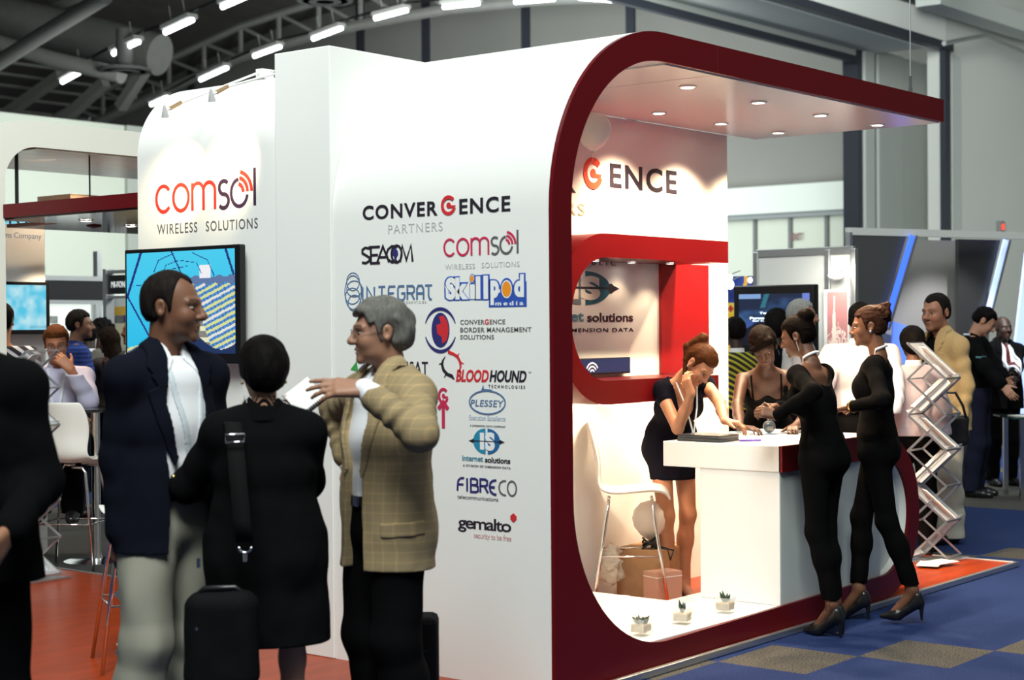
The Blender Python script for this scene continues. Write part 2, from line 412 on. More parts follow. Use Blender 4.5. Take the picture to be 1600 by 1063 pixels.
# bent rail above the partition
mb = MB(); pts = [on(x, y, 'Y', YW-.5) for x, y in ((1475, 68), (1515, 60), (1540, 56), (1560, 66), (1600, 82), (1660, 100))]
mb.tube(pts, .05, 6); tag(mb.build('bent_rail', ALU, smooth=True), 'bent pale rail along the top of the right-hand partition', 'rail')
mb = MB(); a, b = on(1450, -6, 'Y', YW-.6), on(1620, 50, 'Y', YW-.6); mb.bar(a, b, .5, .35); tag(mb.build('track_beam', PARTI), 'grey track beam above the partition at the top right corner', 'beam')

# arched roof over the far hall
curve = [(-140, 330), (0, 262), (100, 205), (180, 160), (250, 128), (330, 90), (430, 45), (540, 10), (640, -14), (760, -36), (900, -52), (1060, -60), (1300, -64), (1500, -60)]
cp = [on(x, y-6, 'X', XF) for x, y in curve]
vs = []; fs = []
for p in cp: vs += [(XF, p[1], p[2]), (4.0, p[1], p[2])]
for i in range(len(cp)-1): fs.append((2*i, 2*i+1, 2*i+3, 2*i+2))
mb = MB(); mb.add(vs, fs); o = struct(mb.build('ceiling', ROOFM)); s_ = o.modifiers.new('thick', 'SOLIDIFY'); s_.thickness = .15
def rz(y):
    for a, b in zip(cp, cp[1:]):
        if min(a[1], b[1]) <= y <= max(a[1], b[1]): return a[2]+(b[2]-a[2])*(y-a[1])/(b[1]-a[1])
    return cp[0][2] if y > cp[0][1] else cp[-1][2]
ys = np.linspace(cp[-1][1]+.5, cp[0][1]-.5, 26)
for k, xx in enumerate((30.5, 22.0, 15.0)):          # arched trusses: two chords and lattice
    t = thing('roof_truss', ['grey arched roof truss nearest the far wall', 'grey arched roof truss in the middle of the far roof', 'grey arched roof truss closest to the stand'][k], 'truss', (xx, 0, 0))
    top = [(0, y, rz(y)-.25) for y in ys]; bot = [(0, y, rz(y)-1.25) for y in ys]
    MB().tube(bot, .16, 8).build('bottom_chord', STEEL, t, smooth=True)
    MB().tube(top, .12, 6).build('top_chord', STEEL, t, smooth=True)
    mb = MB()
    for i in range(len(ys)-1): mb.bar(bot[i], top[i], .1); mb.bar(bot[i], top[i+1], .1)
    mb.build('lattice', STEEL, t)
t = thing('roof_purlins', 'rows of thin dark purlins under the far hall roof', 'purlin')
for y in np.linspace(cp[4][1], cp[0][1]-.5, 16):
    MB().bar((5, y, rz(y)-.16), (XF, y, rz(y)-.16), .12, .14).build('purlin', STEEL, t)
# duct, diffusers and braced columns at the upper left
def roofpt(x, y, X): return on(x, y, 'X', X)
mb = MB(); mb.tube([roofpt(-60, 10, 20), roofpt(60, 38, 21), roofpt(160, 62, 22), roofpt(250, 86, 22.5)], .55, 20)
tag(mb.build('air_duct', mat('dull_duct', (.16, .16, .155), rough=.6, noise=.2, nscale=4), smooth=True), 'wide round silver air duct under the roof at the upper left', 'duct')
mb = MB(); mb.tube([roofpt(-40, 122, 14), roofpt(60, 58, 14), roofpt(165, -6, 14)], .16, 10); tag(mb.build('roof_brace', mat('dull_steel', (.10, .10, .098), rough=.7), smooth=True), 'thick sloping grey brace tube in the upper left corner', 'brace')
mb = MB(); mb.tube([roofpt(-40, 55, 18), roofpt(80, 92, 18.5), roofpt(190, 118, 19)], .2, 10); tag(mb.build('service_pipe', STEEL, smooth=True), 'grey service pipe running below the air duct', 'pipe')
for k, (x, y, X) in enumerate(((195, 112, 19), (508, 2, 20))):
    c = roofpt(x, y, X); mb = MB(); mb.lathe([(.62, 0), (.62, .06), (.5, .1), (.5, 0)], c, 20); mb.lathe([(.36, -.02), (.36, .05), (.2, .1), (.2, -.02)], c, 20); mb.lathe([(.2, .05), (.2, 1.0)], c, 14)
    tag(mb.build('air_diffuser', MATS['dull_steel'], smooth=True), ['round grey air diffuser ring hanging by the end of the duct', 'round grey air diffuser ring at the top edge above the white pillar'][k], 'diffuser')
for k, px in enumerate((88, 183)):
    t = thing('lattice_column', ['grey lattice column at far upper left', 'grey lattice column right of the other, behind the cream stand'][k], 'column', on(px, 190, 'X', 29)*np.array([1, 1, 0]))
    for s in (-.22, .22): MB().bar((0, s, 0), (0, s, 7.5), .14).build('post', STEEL, t)
    mb = MB()
    for i in range(12): mb.bar((0, -.22*(-1)**i, i*.62), (0, .22*(-1)**i, i*.62+.62), .07)
    mb.build('bracing', STEEL, t)
for k, (a, b) in enumerate((((0, 185), (95, 118)), ((95, 192), (165, 128)), ((188, 168), (245, 80)), ((0, 75), (40, 20)))):
    mb = MB(); mb.bar(roofpt(*a, 26), roofpt(*b, 26), .3, .3)
    tag(mb.build('roof_strut', STEEL), ['sloping grey strut left of the first lattice column', 'sloping grey strut between the two lattice columns', 'sloping grey strut rising beside the air duct', 'short grey strut in the upper left corner'][k], 'strut')
# two hanging rows of tube lamps
rows = [[((97, 128), (135, 107)), ((177, 84), (217, 65)), ((258, 51), (301, 31)), ((347, 11), (391, -8))],
        [((236, 164), (262, 152)), ((313, 125), (355, 106)), ((397, 88), (438, 73)), ((489, 61), (534, 44)), ((586, 29), (636, 16)), ((693, 11), (748, 5)), ((805, 3), (866, -2)), ((905, -4), (968, 1))]]
for r, row in enumerate(rows):
    X = (19., 26.)[r]; lam = []
    for k, (a, b) in enumerate(row):
        a3, b3 = roofpt(*a, X), roofpt(*b, X); c = (a3+b3)/2
        t = thing('tube_lamp', 'hanging white tube lamp, number %s from the left in the %s row' % (['one', 'two', 'three', 'four', 'five', 'six', 'seven', 'eight'][k], ['upper', 'lower'][r]), 'ceiling light', c, 0, 'tube lamps hung in two curved rows under the far roof')
        MB().bar(a3-c+np.array([0, 0, .1]), b3-c+np.array([0, 0, .1]), .3, .1).build('reflector', STEEL, t)
        MB().tube([a3-c, b3-c], .06, 8).build('tube', TUBELAMP, t, smooth=True)
        for q in (.25, .75):
            e = a3+(b3-a3)*q-c; MB().tube([e+np.array([0, 0, .1]), e+np.array([0, .1, .55])], .012, 4).build('wire', STEEL, t)
        lam += [a3, b3]
    mb = MB(); mb.tube([p+np.array([0, 0, .2]) for p in lam], .035, 5); tag(mb.build('lamp_cable', BLACK), ['dark cable linking the upper row of tube lamps', 'dark cable linking the lower row of tube lamps'][r], 'cable')

# ------------------------------------------------------------------ raised stand floor
WOOD = mat('orange_wood_floor', (.29, .036, .0055), rough=.28, spec=.12, noise=.45, nscale=5, stretch=(.5, 3.0, 1))
t = thing('stand_platform', 'low raised platform with glossy orange wood floor and metal edge', 'platform')
out = [(-1.2, -.03), (4.92, -.03), (4.92, 1.62), (1.0, 1.62), (1.0, 6.6), (-1.2, 6.6)]
fz = Fr((0, 0, 0), (1, 0, 0), (0, 1, 0))
mb = MB(); mb.prism(out, fz, 0., .03); mb.build('wood_floor', WOOD, t)
mb = MB()
for a, b in zip(out, out[1:]+out[:1]):
    a3, b3 = np.array([*a, .018]), np.array([*b, .018]); d = nrm(b3-a3)*.014; mb.bar(a3-d, b3+d, .03, .034)
mb.build('edge_trim', ALU, t, bevel=.004)
mb = MB(); mb.box((1.05, 1.7, 0), (3.4, 7.4, .012)); tag(mb.build('carpet', mat('dark_grey_carpet', (.035, .034, .032), rough=.95, noise=.3, nscale=60)), 'dark grey carpet beside the orange platform on the left', 'carpet')
# ------------------------------------------------------------------ the stand: white shell edged with a red fascia
FX = Fr((0, 0, 0), (1, 0, 0), (0, 0, 1))            # normal -Y, faces the aisle
def shell_outline(inner_r=.72, t=.135, xr=3.9, ztop=2.955, cz=2.1, R=.855):
    o = [(xr, ztop)]+arc(R, cz, R, R, 90, 180, 24); i = [(xr, ztop-t)]+arc(R, cz, R-t, R-t, 90, 180, 24)
    return o, i
st = thing('exhibition_stand', 'white curved exhibition stand with a dark red front edge and partner logos', 'exhibition stand')
o1, i1 = shell_outline(); D = 1.31
oo = o1+[(0, .03)]; ii = i1+[(.135, .03)]
mb = MB(); mb.strip(oo, ii, FX, -D, -.016); mb.build('shell', WHITE, st, smooth=True)
# red front edge: canopy, side, plinth, the round counter end and the counter front in one sweep
fo = list(o1); fi = list(i1)
n = 20
for k in range(n+1):
    a = math.radians(180+90*k/n); ix, iz = .855+.72*math.cos(a), .855+.72*math.sin(a); fi.append((ix, iz))
    f = k/n; fo.append((0, .855-.825*f*2) if f < .5 else (.855*(f-.5)*2, .03))
cz, ro, ri = .501, .471, .336
for k in range(25):
    a = math.radians(-90+180*k/24); fo.append((3.06+ro*math.cos(a), cz+ro*math.sin(a))); fi.append((3.06+ri*math.cos(a), cz+ri*math.sin(a)))
fo.append((1.924, cz+ro)); fi.append((1.924, cz+ri))
mb = MB(); mb.strip(fo, fi, FX, -.016, 0.004); mb.build('red_fascia', RED, st, label='dark red front edge sweeping round canopy, side, plinth and counter')
# joint lines on the canopy
mb = MB(); mb.box((1.32, -.0052, 2.825), (1.324, -.003, 2.95)); mb.build('panel_joint', mat('joint_dark_red', (.1, .01, .01)), st)
mb = MB(); mb.box((.14, 0.02, .03), (1.74, D-.01, .145)); mb.box((1.74, 0.02, .03), (3.06, .59, .145)); mb.build('plinth', WARMWHITE, st, bevel=.004, label='white plinth deck inside the stand')
mb = MB(); mb.box((.9, .02, 2.813), (3.88, D-.01, 2.8205)); mb.build('soffit', mat('glossy_soffit', (.90, .87, .84), rough=.18, spec=.6), st)
mb = MB(); mb.box((1.322, .02, 2.8122), (1.326, D-.01, 2.8135)); mb.build('soffit_joint', mat('joint_beige', (.3, .25, .2)), st)
for x, y in ((1.554, .32), (2.304, .347), (3.027, .36), (3.676, .324), (2.307, 1.0), (2.974, 1.0), (3.621, .98)):
    dl = bpy.data.objects.new('downlight', None); COL.objects.link(dl); dl.parent = st; dl.location = (x, y, 2.813)
    mb = MB(); mb.lathe([(.047, 0), (.047, -.006), (.034, -.008), (.034, 0)], seg=24); mb.build('ring', CHROME, dl, smooth=True)
    mb = MB(); mb.lathe([(.001, -.002), (.033, -.002), (.033, 0)], seg=24); mb.build('bulb', LAMP, dl)
    spot('downlight_and_fill_beam', (x, y, 2.79), (x, y, 0), 190 if y > .6 else 165, 114 if y > .6 else 126, .75 if y > .6 else .4)
# back wall
mb = MB(); mb.box((.14, D, .03), (3.545, D+.08, 2.81)); bw = mb.build('wall_panel', WARMWHITE, st, label='white inner back wall with lettering and niche')
# wire holding the canopy
t = thing('hanging_wire', 'thin steel wire holding up the right corner of the red canopy', 'wire', (3.62, .08, 2.955))
MB().tube([(0, 0, 0), (0, 0, .05)], .012, 8).build('turnbuckle', CHROME, t); MB().tube([(0, 0, .05), (0, 0, 2.2)], .004, 6).build('cable', ALU, t)
MB().tube([(0, 0, .05), (0, 0, .12)], .009, 8).build('clamp', CHROME, t)

# counter
ct = thing('reception_counter', 'white reception counter with rounded end and overhanging top', 'counter', (0, 0, 0))
mb = MB(); mb.box((1.924, .006, cz+ri), (3.06, .73, cz+ro)); mb.build('counter_top', WARMWHITE, ct, bevel=.003)
mb = MB(); mb.box((1.93, .016, .146), (3.06, .5, cz+ri)); mb.build('cabinet', WARMWHITE, ct, bevel=.003)
SHADEDWHITE = mat('shaded_white_panel', (.62, .66, .64), rough=.5)  # white panel in the recess, its shade put into the colour
ring_o = arc(3.06, cz, ro, ro, -90, 90, 24); ring_i = arc(3.06, cz, ri, ri, -90, 90, 24)
mb = MB(); mb.strip(ring_o, ring_i, FX, -.5, -.016); mb.build('rounded_end', WARMWHITE, ct, smooth=True)
mb = MB(); mb.prism([(2.9, cz-ri), *arc(3.06, cz, ri, ri, -90, 90, 24), (2.9, cz+ri)], FX, -.49, -.06); mb.build('front_panel', SHADEDWHITE, ct)
mb = MB(); mb.box((1.94, .0155, .147), (3.06, .03, cz+ri)); mb.build('front_sheet', SHADEDWHITE, ct)

# pillar and the two white walls behind
mb = MB(); mb.box((-.008, D+.002, .03), (1.25, 1.69, 2.935)); tag(mb.build('square_pillar', WHITE, bevel=.004), 'tall square white pillar between the two logo walls', 'pillar')
cw = thing('curved_logo_wall', 'white wall with rounded top and a large red and black logo', 'wall panel')
o2 = [(1.3, 2.9)]+arc(.4, 2.5, .4, .4, 90, 180, 24)+[(0, .03)]; i2 = [(1.3, 2.8)]+arc(.4, 2.5, .3, .3, 90, 180, 24)+[(.1, .03)]
mb = MB(); mb.strip(o2, i2, FX, -2.757, -1.692); mb.build('shell', WHITE, cw, smooth=True)
# spot arms clipped to it
WARMW = (1, .78, .42)
for k, (px, py, tp) in enumerate(((258, 180, (284, 262)), (331, 155, (366, 240)))):
    tip = on(px, py, 'X', -.30); zc = 2.9-float(tip[2])
    t = thing('arm_spotlight', ['small white spotlight on an arm, the left one above the large logo', 'small white spotlight on an arm, the right one beside the pillar'][k], 'spotlight', tip, 0, 'arm spotlights above the large logo')
    MB().tube([(0, 0, .02), (.10, 0, .07), (.63, 0, zc+.035), (.72, 0, zc+.035)], .006, 8).build('arm', WHITE, t, smooth='all')
    MB().tube([(.03, 0, .035), (.10, 0, .072)], .010, 8).build('elbow', mat('brass', (.45, .30, .16), rough=.4, metal=.6), t, smooth=True)
    MB().box((.62, -.025, zc-.0), (.70, .025, zc+.05)).build('clamp', WHITE, t)
    target = on(*tp, 'X', 0.); d = nrm(target-tip); d = nrm(d*.5+np.array([0, 0, -1.])); x = nrm(np.cross(d, (0, 1, 0))); Rm = np.stack([x, np.cross(d, x), d], 1)
    MB().lathe([(.004, -.05), (.010, -.03), (.017, .0), (.019, .012)], (0, 0, 0), 18, Rm).build('lamp_head', mat('frosted_white', (.5, .5, .5), rough=.3), t, smooth=True)
    MB().lathe([(.019, .013), (.022, .035), (.021, .062), (.001, .066)], (0, 0, 0), 18, Rm).build('bulb', mat('warm_bulb', (1, .92, .85), emit=3.), t, smooth=True)
    spot('spotlight_beam', tip+d*.085, target-np.array([0, .0, .06]), 30, 60, .8, WARMW)
    MB().tube([(.66, 0, zc+.05), (.74, -.12, zc+.03), (.70, -.25, zc+.02), (.72, -.38, zc+.04)], .004, 6).build('cord', WHITE, t)

# left end of the stand: the cream portal
CREAM = mat('cream_laminate', (.80, .79, .72), rough=.35)
pt = thing('cream_portal', 'cream rounded portal frame at the far left end of the stand', 'exhibition stand')
R = .855; Y0 = 4.87
oo = [(4.5, 2.955)]+arc(R, 2.1, R, R, 90, 180, 20)+[(0, .03)]
ii = [(4.5, 2.785)]+arc(.617+.24, 2.785-.24, .24, .24, 90, 180, 20)+[(.617, .03)]
fp = Fr((0, Y0, 0), (1, 0, 0), (0, 0, 1))
mb = MB(); mb.strip(oo, ii, fp, -1.3, 0); mb.build('shell', CREAM, pt, smooth=True)
mb = MB(); mb.box((.86, Y0+.01, 2.775), (4.4, Y0+1.29, 2.7845)); mb.build('soffit', mat('bronze_gloss', (.55, .42, .31), rough=.2, metal=.2, noise=.25, nscale=3, stretch=(.4, 6, 1)), pt)
spot('downlight_and_fill_beam', (1.72, Y0+.5, 2.76), (1.72, Y0+.5, 0), 40, 130, .4)
spot('downlight_and_fill_beam', (1.5, Y0+.6, 2.27), (1.5, Y0+.6, 0), 60, 95, .4)
# lower red canopy inside
rc = thing('red_canopy', 'dark red hanging canopy with dark glossy underside beside the cream portal', 'canopy')
mb = MB(); mb.box((.60, 3.35, 2.315), (.64, 4.95, 2.40)); mb.build('red_edge', RED, rc)
mb = MB(); mb.box((.641, 3.35, 2.305), (1.12, 4.98, 2.33)); mb.box((1.12, 3.35, 2.305), (2.4, 5.6, 2.33)); mb.build('underside', mat('dark_mirror', (.10, .035, .025), rough=.08, spec=.8), rc)
for x, y in ((1.0, 4.55), (1.55, 4.8)):
    dl = bpy.data.objects.new('downlight', None); COL.objects.link(dl); dl.parent = rc; dl.location = (x, y, 2.304)
    MB().lathe([(.05, 0), (.05, -.006), (.036, -.008), (.036, 0)], seg=20).build('ring', CHROME, dl, smooth=True); MB().lathe([(.001, -.002), (.034, -.002), (.034, 0)], seg=20).build('bulb', LAMP, dl)
for k, px in enumerate((26, 140)):
    a = on(px, 270, 'Y', 5.0); mb = MB(); mb.tube([(a[0], a[1], 2.33), (a[0], a[1], 2.78)], .006 if k else .012, 6); mb.build('hanger', BLACK, rc)
p = on(147, 350, 'Y', 5.0); MB().lathe([(.03, .03), (.05, .02), (.05, -.02), (.001, -.03)], p, 16).build('sensor', mat('dark_red_plastic', (.12, .01, .01)), rc, smooth=True)
a = on(110, 300, 'Y', 5.7); mb = MB(); mb.box((a[0], 5.7, 2.42), (a[0]+1.4, 6.1, 2.58)); tag(mb.build('white_box_beam', mat('pale_wood', (.72, .58, .44), rough=.5)), 'pale box beam hanging under the cream portal', 'box beam')

spot('downlight_and_fill_beam', (.85, 5.1, 2.29), (.6, 5.75, 1.5), 5, 130, .5, (1, .95, .9))  # spot without a fixture, added to brighten the lettered white partition
spot('downlight_and_fill_beam', (1.35, 5.35, 2.75), (1.25, 5.72, 2.5), 4, 120, .5)  # small spot without a fixture, added to light the box beam
# red display niche on the back wall
nz = thing('display_niche', 'bright red C-shaped wall niche with small downlights', 'niche')
YN, YB = .92, D-.001
fo = [(2.917, 2.096)]+arc(1.67, 1.635, .44, .461, 90, 270, 28)+[(2.80, 1.174)]
fi = [(2.917, 1.967)]+arc(1.67, 1.635, .31, .332, 90, 270, 28)+[(2.80, 1.303)]
fn = Fr((0, YB, 0), (1, 0, 0), (0, 0, 1))
mb = MB(); mb.strip(fo, fi, fn, 0, YB-YN); mb.build('red_frame', BRIGHTRED, nz, smooth=True)
for x in (1.75, 2.3, 2.7):
    MB().lathe([(.03, 0), (.03, -.006), (.02, -.006), (.001, -.003)], (x, 1.0, 1.173), 16).build('added_shelf_lamp', LAMP, nz); spot('added_shelf_beam', (x, 1.0, 1.155), (x, 1.31, .80), 42, 150, .4)  # unseen lamps added under the shelf to brighten the lower back wall
mb = MB(); mb.box((2.755, YB-.02, 1.306), (3.285, YB, 1.974)); mb.build('red_back_panel', mat('scarlet_panel', (.24, .004, .006), rough=.4), nz)
for x, y in [tuple(on(px, py, 'Z', 1.967)[:2]) for px, py in ((930, 406.5), (987, 409.5), (1047, 411))]:
    dl = bpy.data.objects.new('downlight', None); COL.objects.link(dl); dl.parent = nz; dl.location = (x, y, 1.966)
    MB().lathe([(.032, 0), (.032, -.005), (.024, -.006), (.024, 0)], seg=18).build('ring', CHROME, dl, smooth=True); MB().lathe([(.001, -.002), (.023, -.002), (.023, 0)], seg=18).build('bulb', LAMP, dl)
    spot('niche_beam', (x, y, 1.945), (x, y+.02, 0), 7 if x > 2.4 else 2.5, 110, .5)
a, b = on(880, 588, 'Y', YB-.03), on(983, 558, 'Y', YB-.03)
t = thing('tablet_screen', 'dark blue screen standing on the lower shelf of the red niche', 'screen', (0, 0, 0))
mb = MB(); mb.box((a[0], YB-.04, a[2]), (b[0], YB-.012, b[2])); mb.build('case', BLACK, t, bevel=.004)
fs_ = Fr((0, YB-.0405, 0), (1, 0, 0), (0, 0, 1))
mb = MB(); mb.box((a[0]+.01, YB-.0412, a[2]+.01), (b[0]-.006, YB-.0402, b[2]-.006)); mb.build('display', mat('navy_display', (.012, .02, .07), rough=.3, emit=.5), t)
mb = MB()
for r in (.02, .04, .06): stroke(mb, arc(*fs_.uv(on(925, 584, 'Y', YB-.04)), r, r, 30, 150, 10), .009, fs_, .001, t0=.001)
mb.build('icon', mat('pale_icon', (.6, .65, .75), emit=.4), t)

# ------------------------------------------------------------------ lettering and logos
FL = Fr((0, 0, 0), (0, -1, 0), (0, 0, 1))            # the logo wall x = 0, seen from outside
def U(px, py): return FL.uv(on(px, py, 'X', 0.))
def tx(s, x0, ytop, ybot, x1, m, parent=st, fr=FL, Uf=U, name='lettering', label=None, **k):
    a, c, b = Uf(x0, ybot), Uf(x0, ytop), Uf(x1, ybot)
    mb = MB(); text(mb, s, fr, a[0], a[1], b[0], c[1], **k); return mb.build(name, m, parent, label=label)
def gmark(cu, cv, rx, ry, m, fr, parent, w):
    """the letter G drawn as a target: open ring with a dot and a bar"""
    mb = MB(); pts = arc(cu, cv, rx, ry, 42, 342, 30); stroke(mb, pts, w, fr, .0016)
    mb.prism(arc(cu+rx*.02, cv, rx*.36, ry*.36, 0, 359, 22), fr, 0, .0017)
    mb.prism([(cu, cv), (cu+rx*1.12, cv-ry*.03), (cu+rx*.98, cv-ry*.34), (cu+rx*.15, cv-ry*.34)], fr, 0, .0018)
    return mb.build('letter_g', m, parent, label='red target-shaped letter G')
def comsol(u0, v0, W, H, fr, parent, mred, mgrey, w=20):
    sx, sy = W/770., H/225.; P = lambda pts: [(u0+x*sx, v0+y*sy) for x, y in pts]; ww = w*(sx+sy)/2
    mb = MB()
    stroke(mb, P(arc(62, 85, 58, 80, 40, 320, 26)), ww, fr); stroke(mb, P(arc(200, 85, 60, 80, 0, 345, 28)), ww, fr, close=True)
    stroke(mb, P([(290, 0), (290, 168)]), ww, fr)
    stroke(mb, P([(290, 118)]+arc(334, 118, 43, 48, 180, 0, 12)[0:0]+arc(333, 115, 43, 50, 170, 0, 12)+[(376, 0)]), ww, fr)
    stroke(mb, P(arc(420, 115, 44, 50, 170, 0, 12)+[(464, 0)]), ww, fr)
    mb.build('lettering', mred, parent, label='red letters of the large round logo lettering')
    mb = MB()
    for r in (45, 78, 110): stroke(mb, P(arc(632, 88, r*.95, r*1.12, 2, 78, 10)), ww*1.05, fr)
    mb.build('signal_arcs', mred, parent, label='small red signal arcs')
    mb = MB()
    stroke(mb, P(arc(532, 124, 35, 40, 40, 250, 14)+arc(528, 44, 38, 42, 80, -140, 16)), ww, fr)
    stroke(mb, P(arc(645, 85, 60, 80, 95, 350, 22)), ww, fr); stroke(mb, P([(758, 4), (758, 225)]), ww, fr)
    mb.build('lettering', mgrey, parent, label='dark letters of the large round logo lettering')
# CONVERGENCE / PARTNERS
tx('CONVER', 567, 322, 344.5, 684, INK, bold=.022, space=1.16); tx('ENCE', 718, 311, 335.5, 797.5, INK, bold=.022, space=1.16)
a, b = U(701, 321), U(711.5, 307); gmark(a[0], a[1], abs(b[0]-a[0])*.92, (b[1]-a[1])*.98, REDINK, FL, st, .016)
tx('PARTNERS', 607, 351.5, 365.5, 692, PALEINK, space=1.2)
# a monogram-like run of letters with a blue blob in its O
def run(px0, px1, ytop, ybot, unitw, strokes, w, m, name='lettering', label=None):
    a, c, b = U(px0, ybot), U(px0, ytop), U(px1, ybot); mb = MB()
    for s in strokes: stroke(mb, [(a[0]+x/unitw*(b[0]-a[0]), a[1]+y*(c[1]-a[1])) for x, y in s], w, FL)
    return mb.build(name, m, st, label=label)
S_ = lambda x, w: [(x+w, .93), (x+w*.4, .98), (x+w*.05, .85), (x+w*.05, .65), (x+w*.45, .52), (x+w*.95, .35), (x+w*.95, .15), (x+w*.5, .02), (x, .06)]
run(566, 645, 387, 412, 100, [S_(0, 16), [(36, 1), (14, 1)], [(18, 1), (18, 0), (36, 0)], [(18, .5), (32, .5)], [(30, 0), (42, 1), (54, 0)], [(34, .34), (50, .34)],
    [(70, .93), (60, 1), (52, .8), (49, .5), (52, .2), (60, 0), (70, .07)], [(x/1., y) for x, y in arc(69, .5, 10, .52, 0, 360, 22)], [(76, 0), (80, 1), (88, .1), (97, 1), (100, 0)]], .0115, INK)
cx, cv = U(617, 399); mb = MB(); mb.prism([(cx-.016, cv+.028), (cx+.002, cv+.034), (cx+.018, cv+.02), (cx+.022, cv+.002), (cx+.012, cv-.012), (cx+.008, cv-.034), (cx-.001, cv-.034), (cx-.004, cv-.006), (cx-.018, cv+.002)], FL, .0, .0018); mb.build('blue_mark', NAVYINK, st)
a, b, c = U(694, 401), U(811, 401), U(694, 366); comsol(a[0], a[1], b[0]-a[0], (c[1]-a[1])*1.02, FL, st, CRIMSON, GREYINK)
tx('WIRELESS', 696, 413.5, 421.5, 742.5, PALEINK, space=1.15); tx('SOLUTIONS', 753, 410.5, 418.8, 812, PALEINK, space=1.15)
# rounded stroke lettering with scribbled rings
T = lambda x: [[(x-9, 1), (x+9, 1)], [(x, 1), (x, .25), (x+3, 0), (x+8, 0)]]
run(567, 667, 449, 470, 170, [[(0, 0), (0, 1)], [(12, 0), (12, 1), (32, 0), (32, 1)]]+T(52)+[[(88, 1), (72, 1), (70, .8), (70, .2), (72, 0), (88, 0)], [(70, .5), (84, .5)],
    [(112, 1), (98, 1), (95, .8), (95, .2), (98, 0), (110, 0), (113, .2), (113, .48), (104, .48)], [(120, 0), (120, 1), (134, 1), (138, .85), (138, .6), (134, .48), (120, .48)], [(130, .48), (138, 0)],
    [(145, 0), (145, .75), (149, 1), (158, 1), (162, .75), (162, 0)], [(145, .45), (162, .45)]]+[[(x+5, y) for x, y in s] for s in T(170)], .0095, STEELINK)
tx('COMMUNICATION SERVICES', 568, 472.2, 475.8, 666.5, PALEINK, space=1.25)
for k, (dx, dy, rx, ry) in enumerate(((0, 12, 10, 10), (2, 4, 12, 9), (-1, -4, 11, 9), (2, -12, 10, 9), (0, 0, 13, 19))):
    c = U(552, 457); e = abs(U(562, 457)[0]-c[0])/10.; mb = MB(); stroke(mb, arc(c[0]+dx*e, c[1]+dy*e, rx*e, ry*e, 0, 345, 24), .004, FL, close=True); mb.build('scribbled_ring', STEELINK, st)
# outlined lettering on a blue block
def skill(s, x0, yt, yb, x1, **k):
    tx(s, x0-1.5, yt-2, yb+2, x1+1.5, BLUEINK, bold=.13, t=.0012, **k); tx(s, x0+1, yt, yb, x1-1, WHITEINK, bold=.055, t=.0022, **k)
skill('Sk', 696, 434, 469, 733); skill('l', 743, 432, 467.5, 752); skill('l', 755, 431, 467.5, 764)
a, b = U(735, 467.5), U(743, 443); mb = MB(); mb.prism([(a[0]-.004, a[1]-.004), (b[0]+.002, a[1]-.004), (b[0]+.002, b[1]), (a[0]-.004, b[1])], FL, 0, .0012); mb.build('logo_block', BLUEINK, st)
mb = MB(); mb.prism([(a[0], a[1]), (b[0]-.003, a[1]), (b[0]-.003, b[1]-.004), (a[0], b[1]-.004)], FL, 0, .0022); mb.build('lettering', WHITEINK, st)
a, b = U(764, 480.5), U(823, 461); mb = MB(); mb.prism([(a[0], a[1]), (b[0], a[1]), (b[0], b[1]+.06), (b[0]-.06, b[1]+.03), (a[0], b[1])], FL, 0, .0011); mb.build('logo_block', BLUEINK, st)
skill('p', 766, 438.5, 477, 781); skill('d', 803, 429, 464.5, 820)
for px, py, r in ((738, 435.5, 4.5), (792, 452, 11)):
    c = U(px, py); e = abs(U(px+10, py)[0]-c[0])/10.
    for q, m_, t_ in ((1.25, BLUEINK, .0018), (1.0, WHITEINK, .0026), (.86, ORANGEINK, .003)):
        MB().prism(arc(c[0], c[1], r*e*q*.75, r*e*q*1.0, 0, 359, 26), FL, 0, t_).build('orange_dot' if m_ == ORANGEINK else 'dot_rim', m_, st)
tx('media', 774.5, 471, 477.8, 818, WHITEINK, bold=.02, space=1.5, t=.0028)
# eye emblem and three lines
c = U(688.5, 516); e = abs(U(698, 516)[0]-c[0])/9.5
mb = MB(); mb.prism(arc(c[0], c[1], 14*e, 20.5*e, 0, 359, 34), FL, 0, .0015); mb.build('eye_emblem', NAVYINK, st, label='dark blue oval of the eye emblem')
mb = MB(); mb.prism([(c[0]+x*e, c[1]+y*e) for x, y in ((-2, 16), (5, 17), (11, 10), (13, 0), (10, -12), (3, -16), (2, -8), (-5, -4), (-6, 6), (1, 8))], FL, 0, .0021); mb.build('eye_flame', REDINK, st)
for sgn in (1, -1):
    mb = MB(); pts = arc(c[0]-.2*e, c[1]-sgn*2*e, 25*e, 27*e, sgn*22, sgn*158, 20); stroke(mb, pts, [.004+.011*math.sin(math.pi*i/20) for i in range(21)], FL); mb.build('eye_lid', NAVYINK, st)
tx('CONVER', 719.5, 500, 507.5, 757, GREYINK, bold=.012, space=1.1); tx('G', 757.5, 499, 507.5, 764, REDINK, bold=.03); tx('ENCE', 765.5, 499.4, 506.8, 789.5, GREYINK, bold=.012, space=1.1)
tx('BORDER MANAGEMENT', 719.5, 512, 519.5, 830.5, GREYINK, bold=.012, space=1.1); tx('SOLUTIONS', 719.5, 523.5, 530.5, 772, GREYINK, bold=.012, space=1.1)
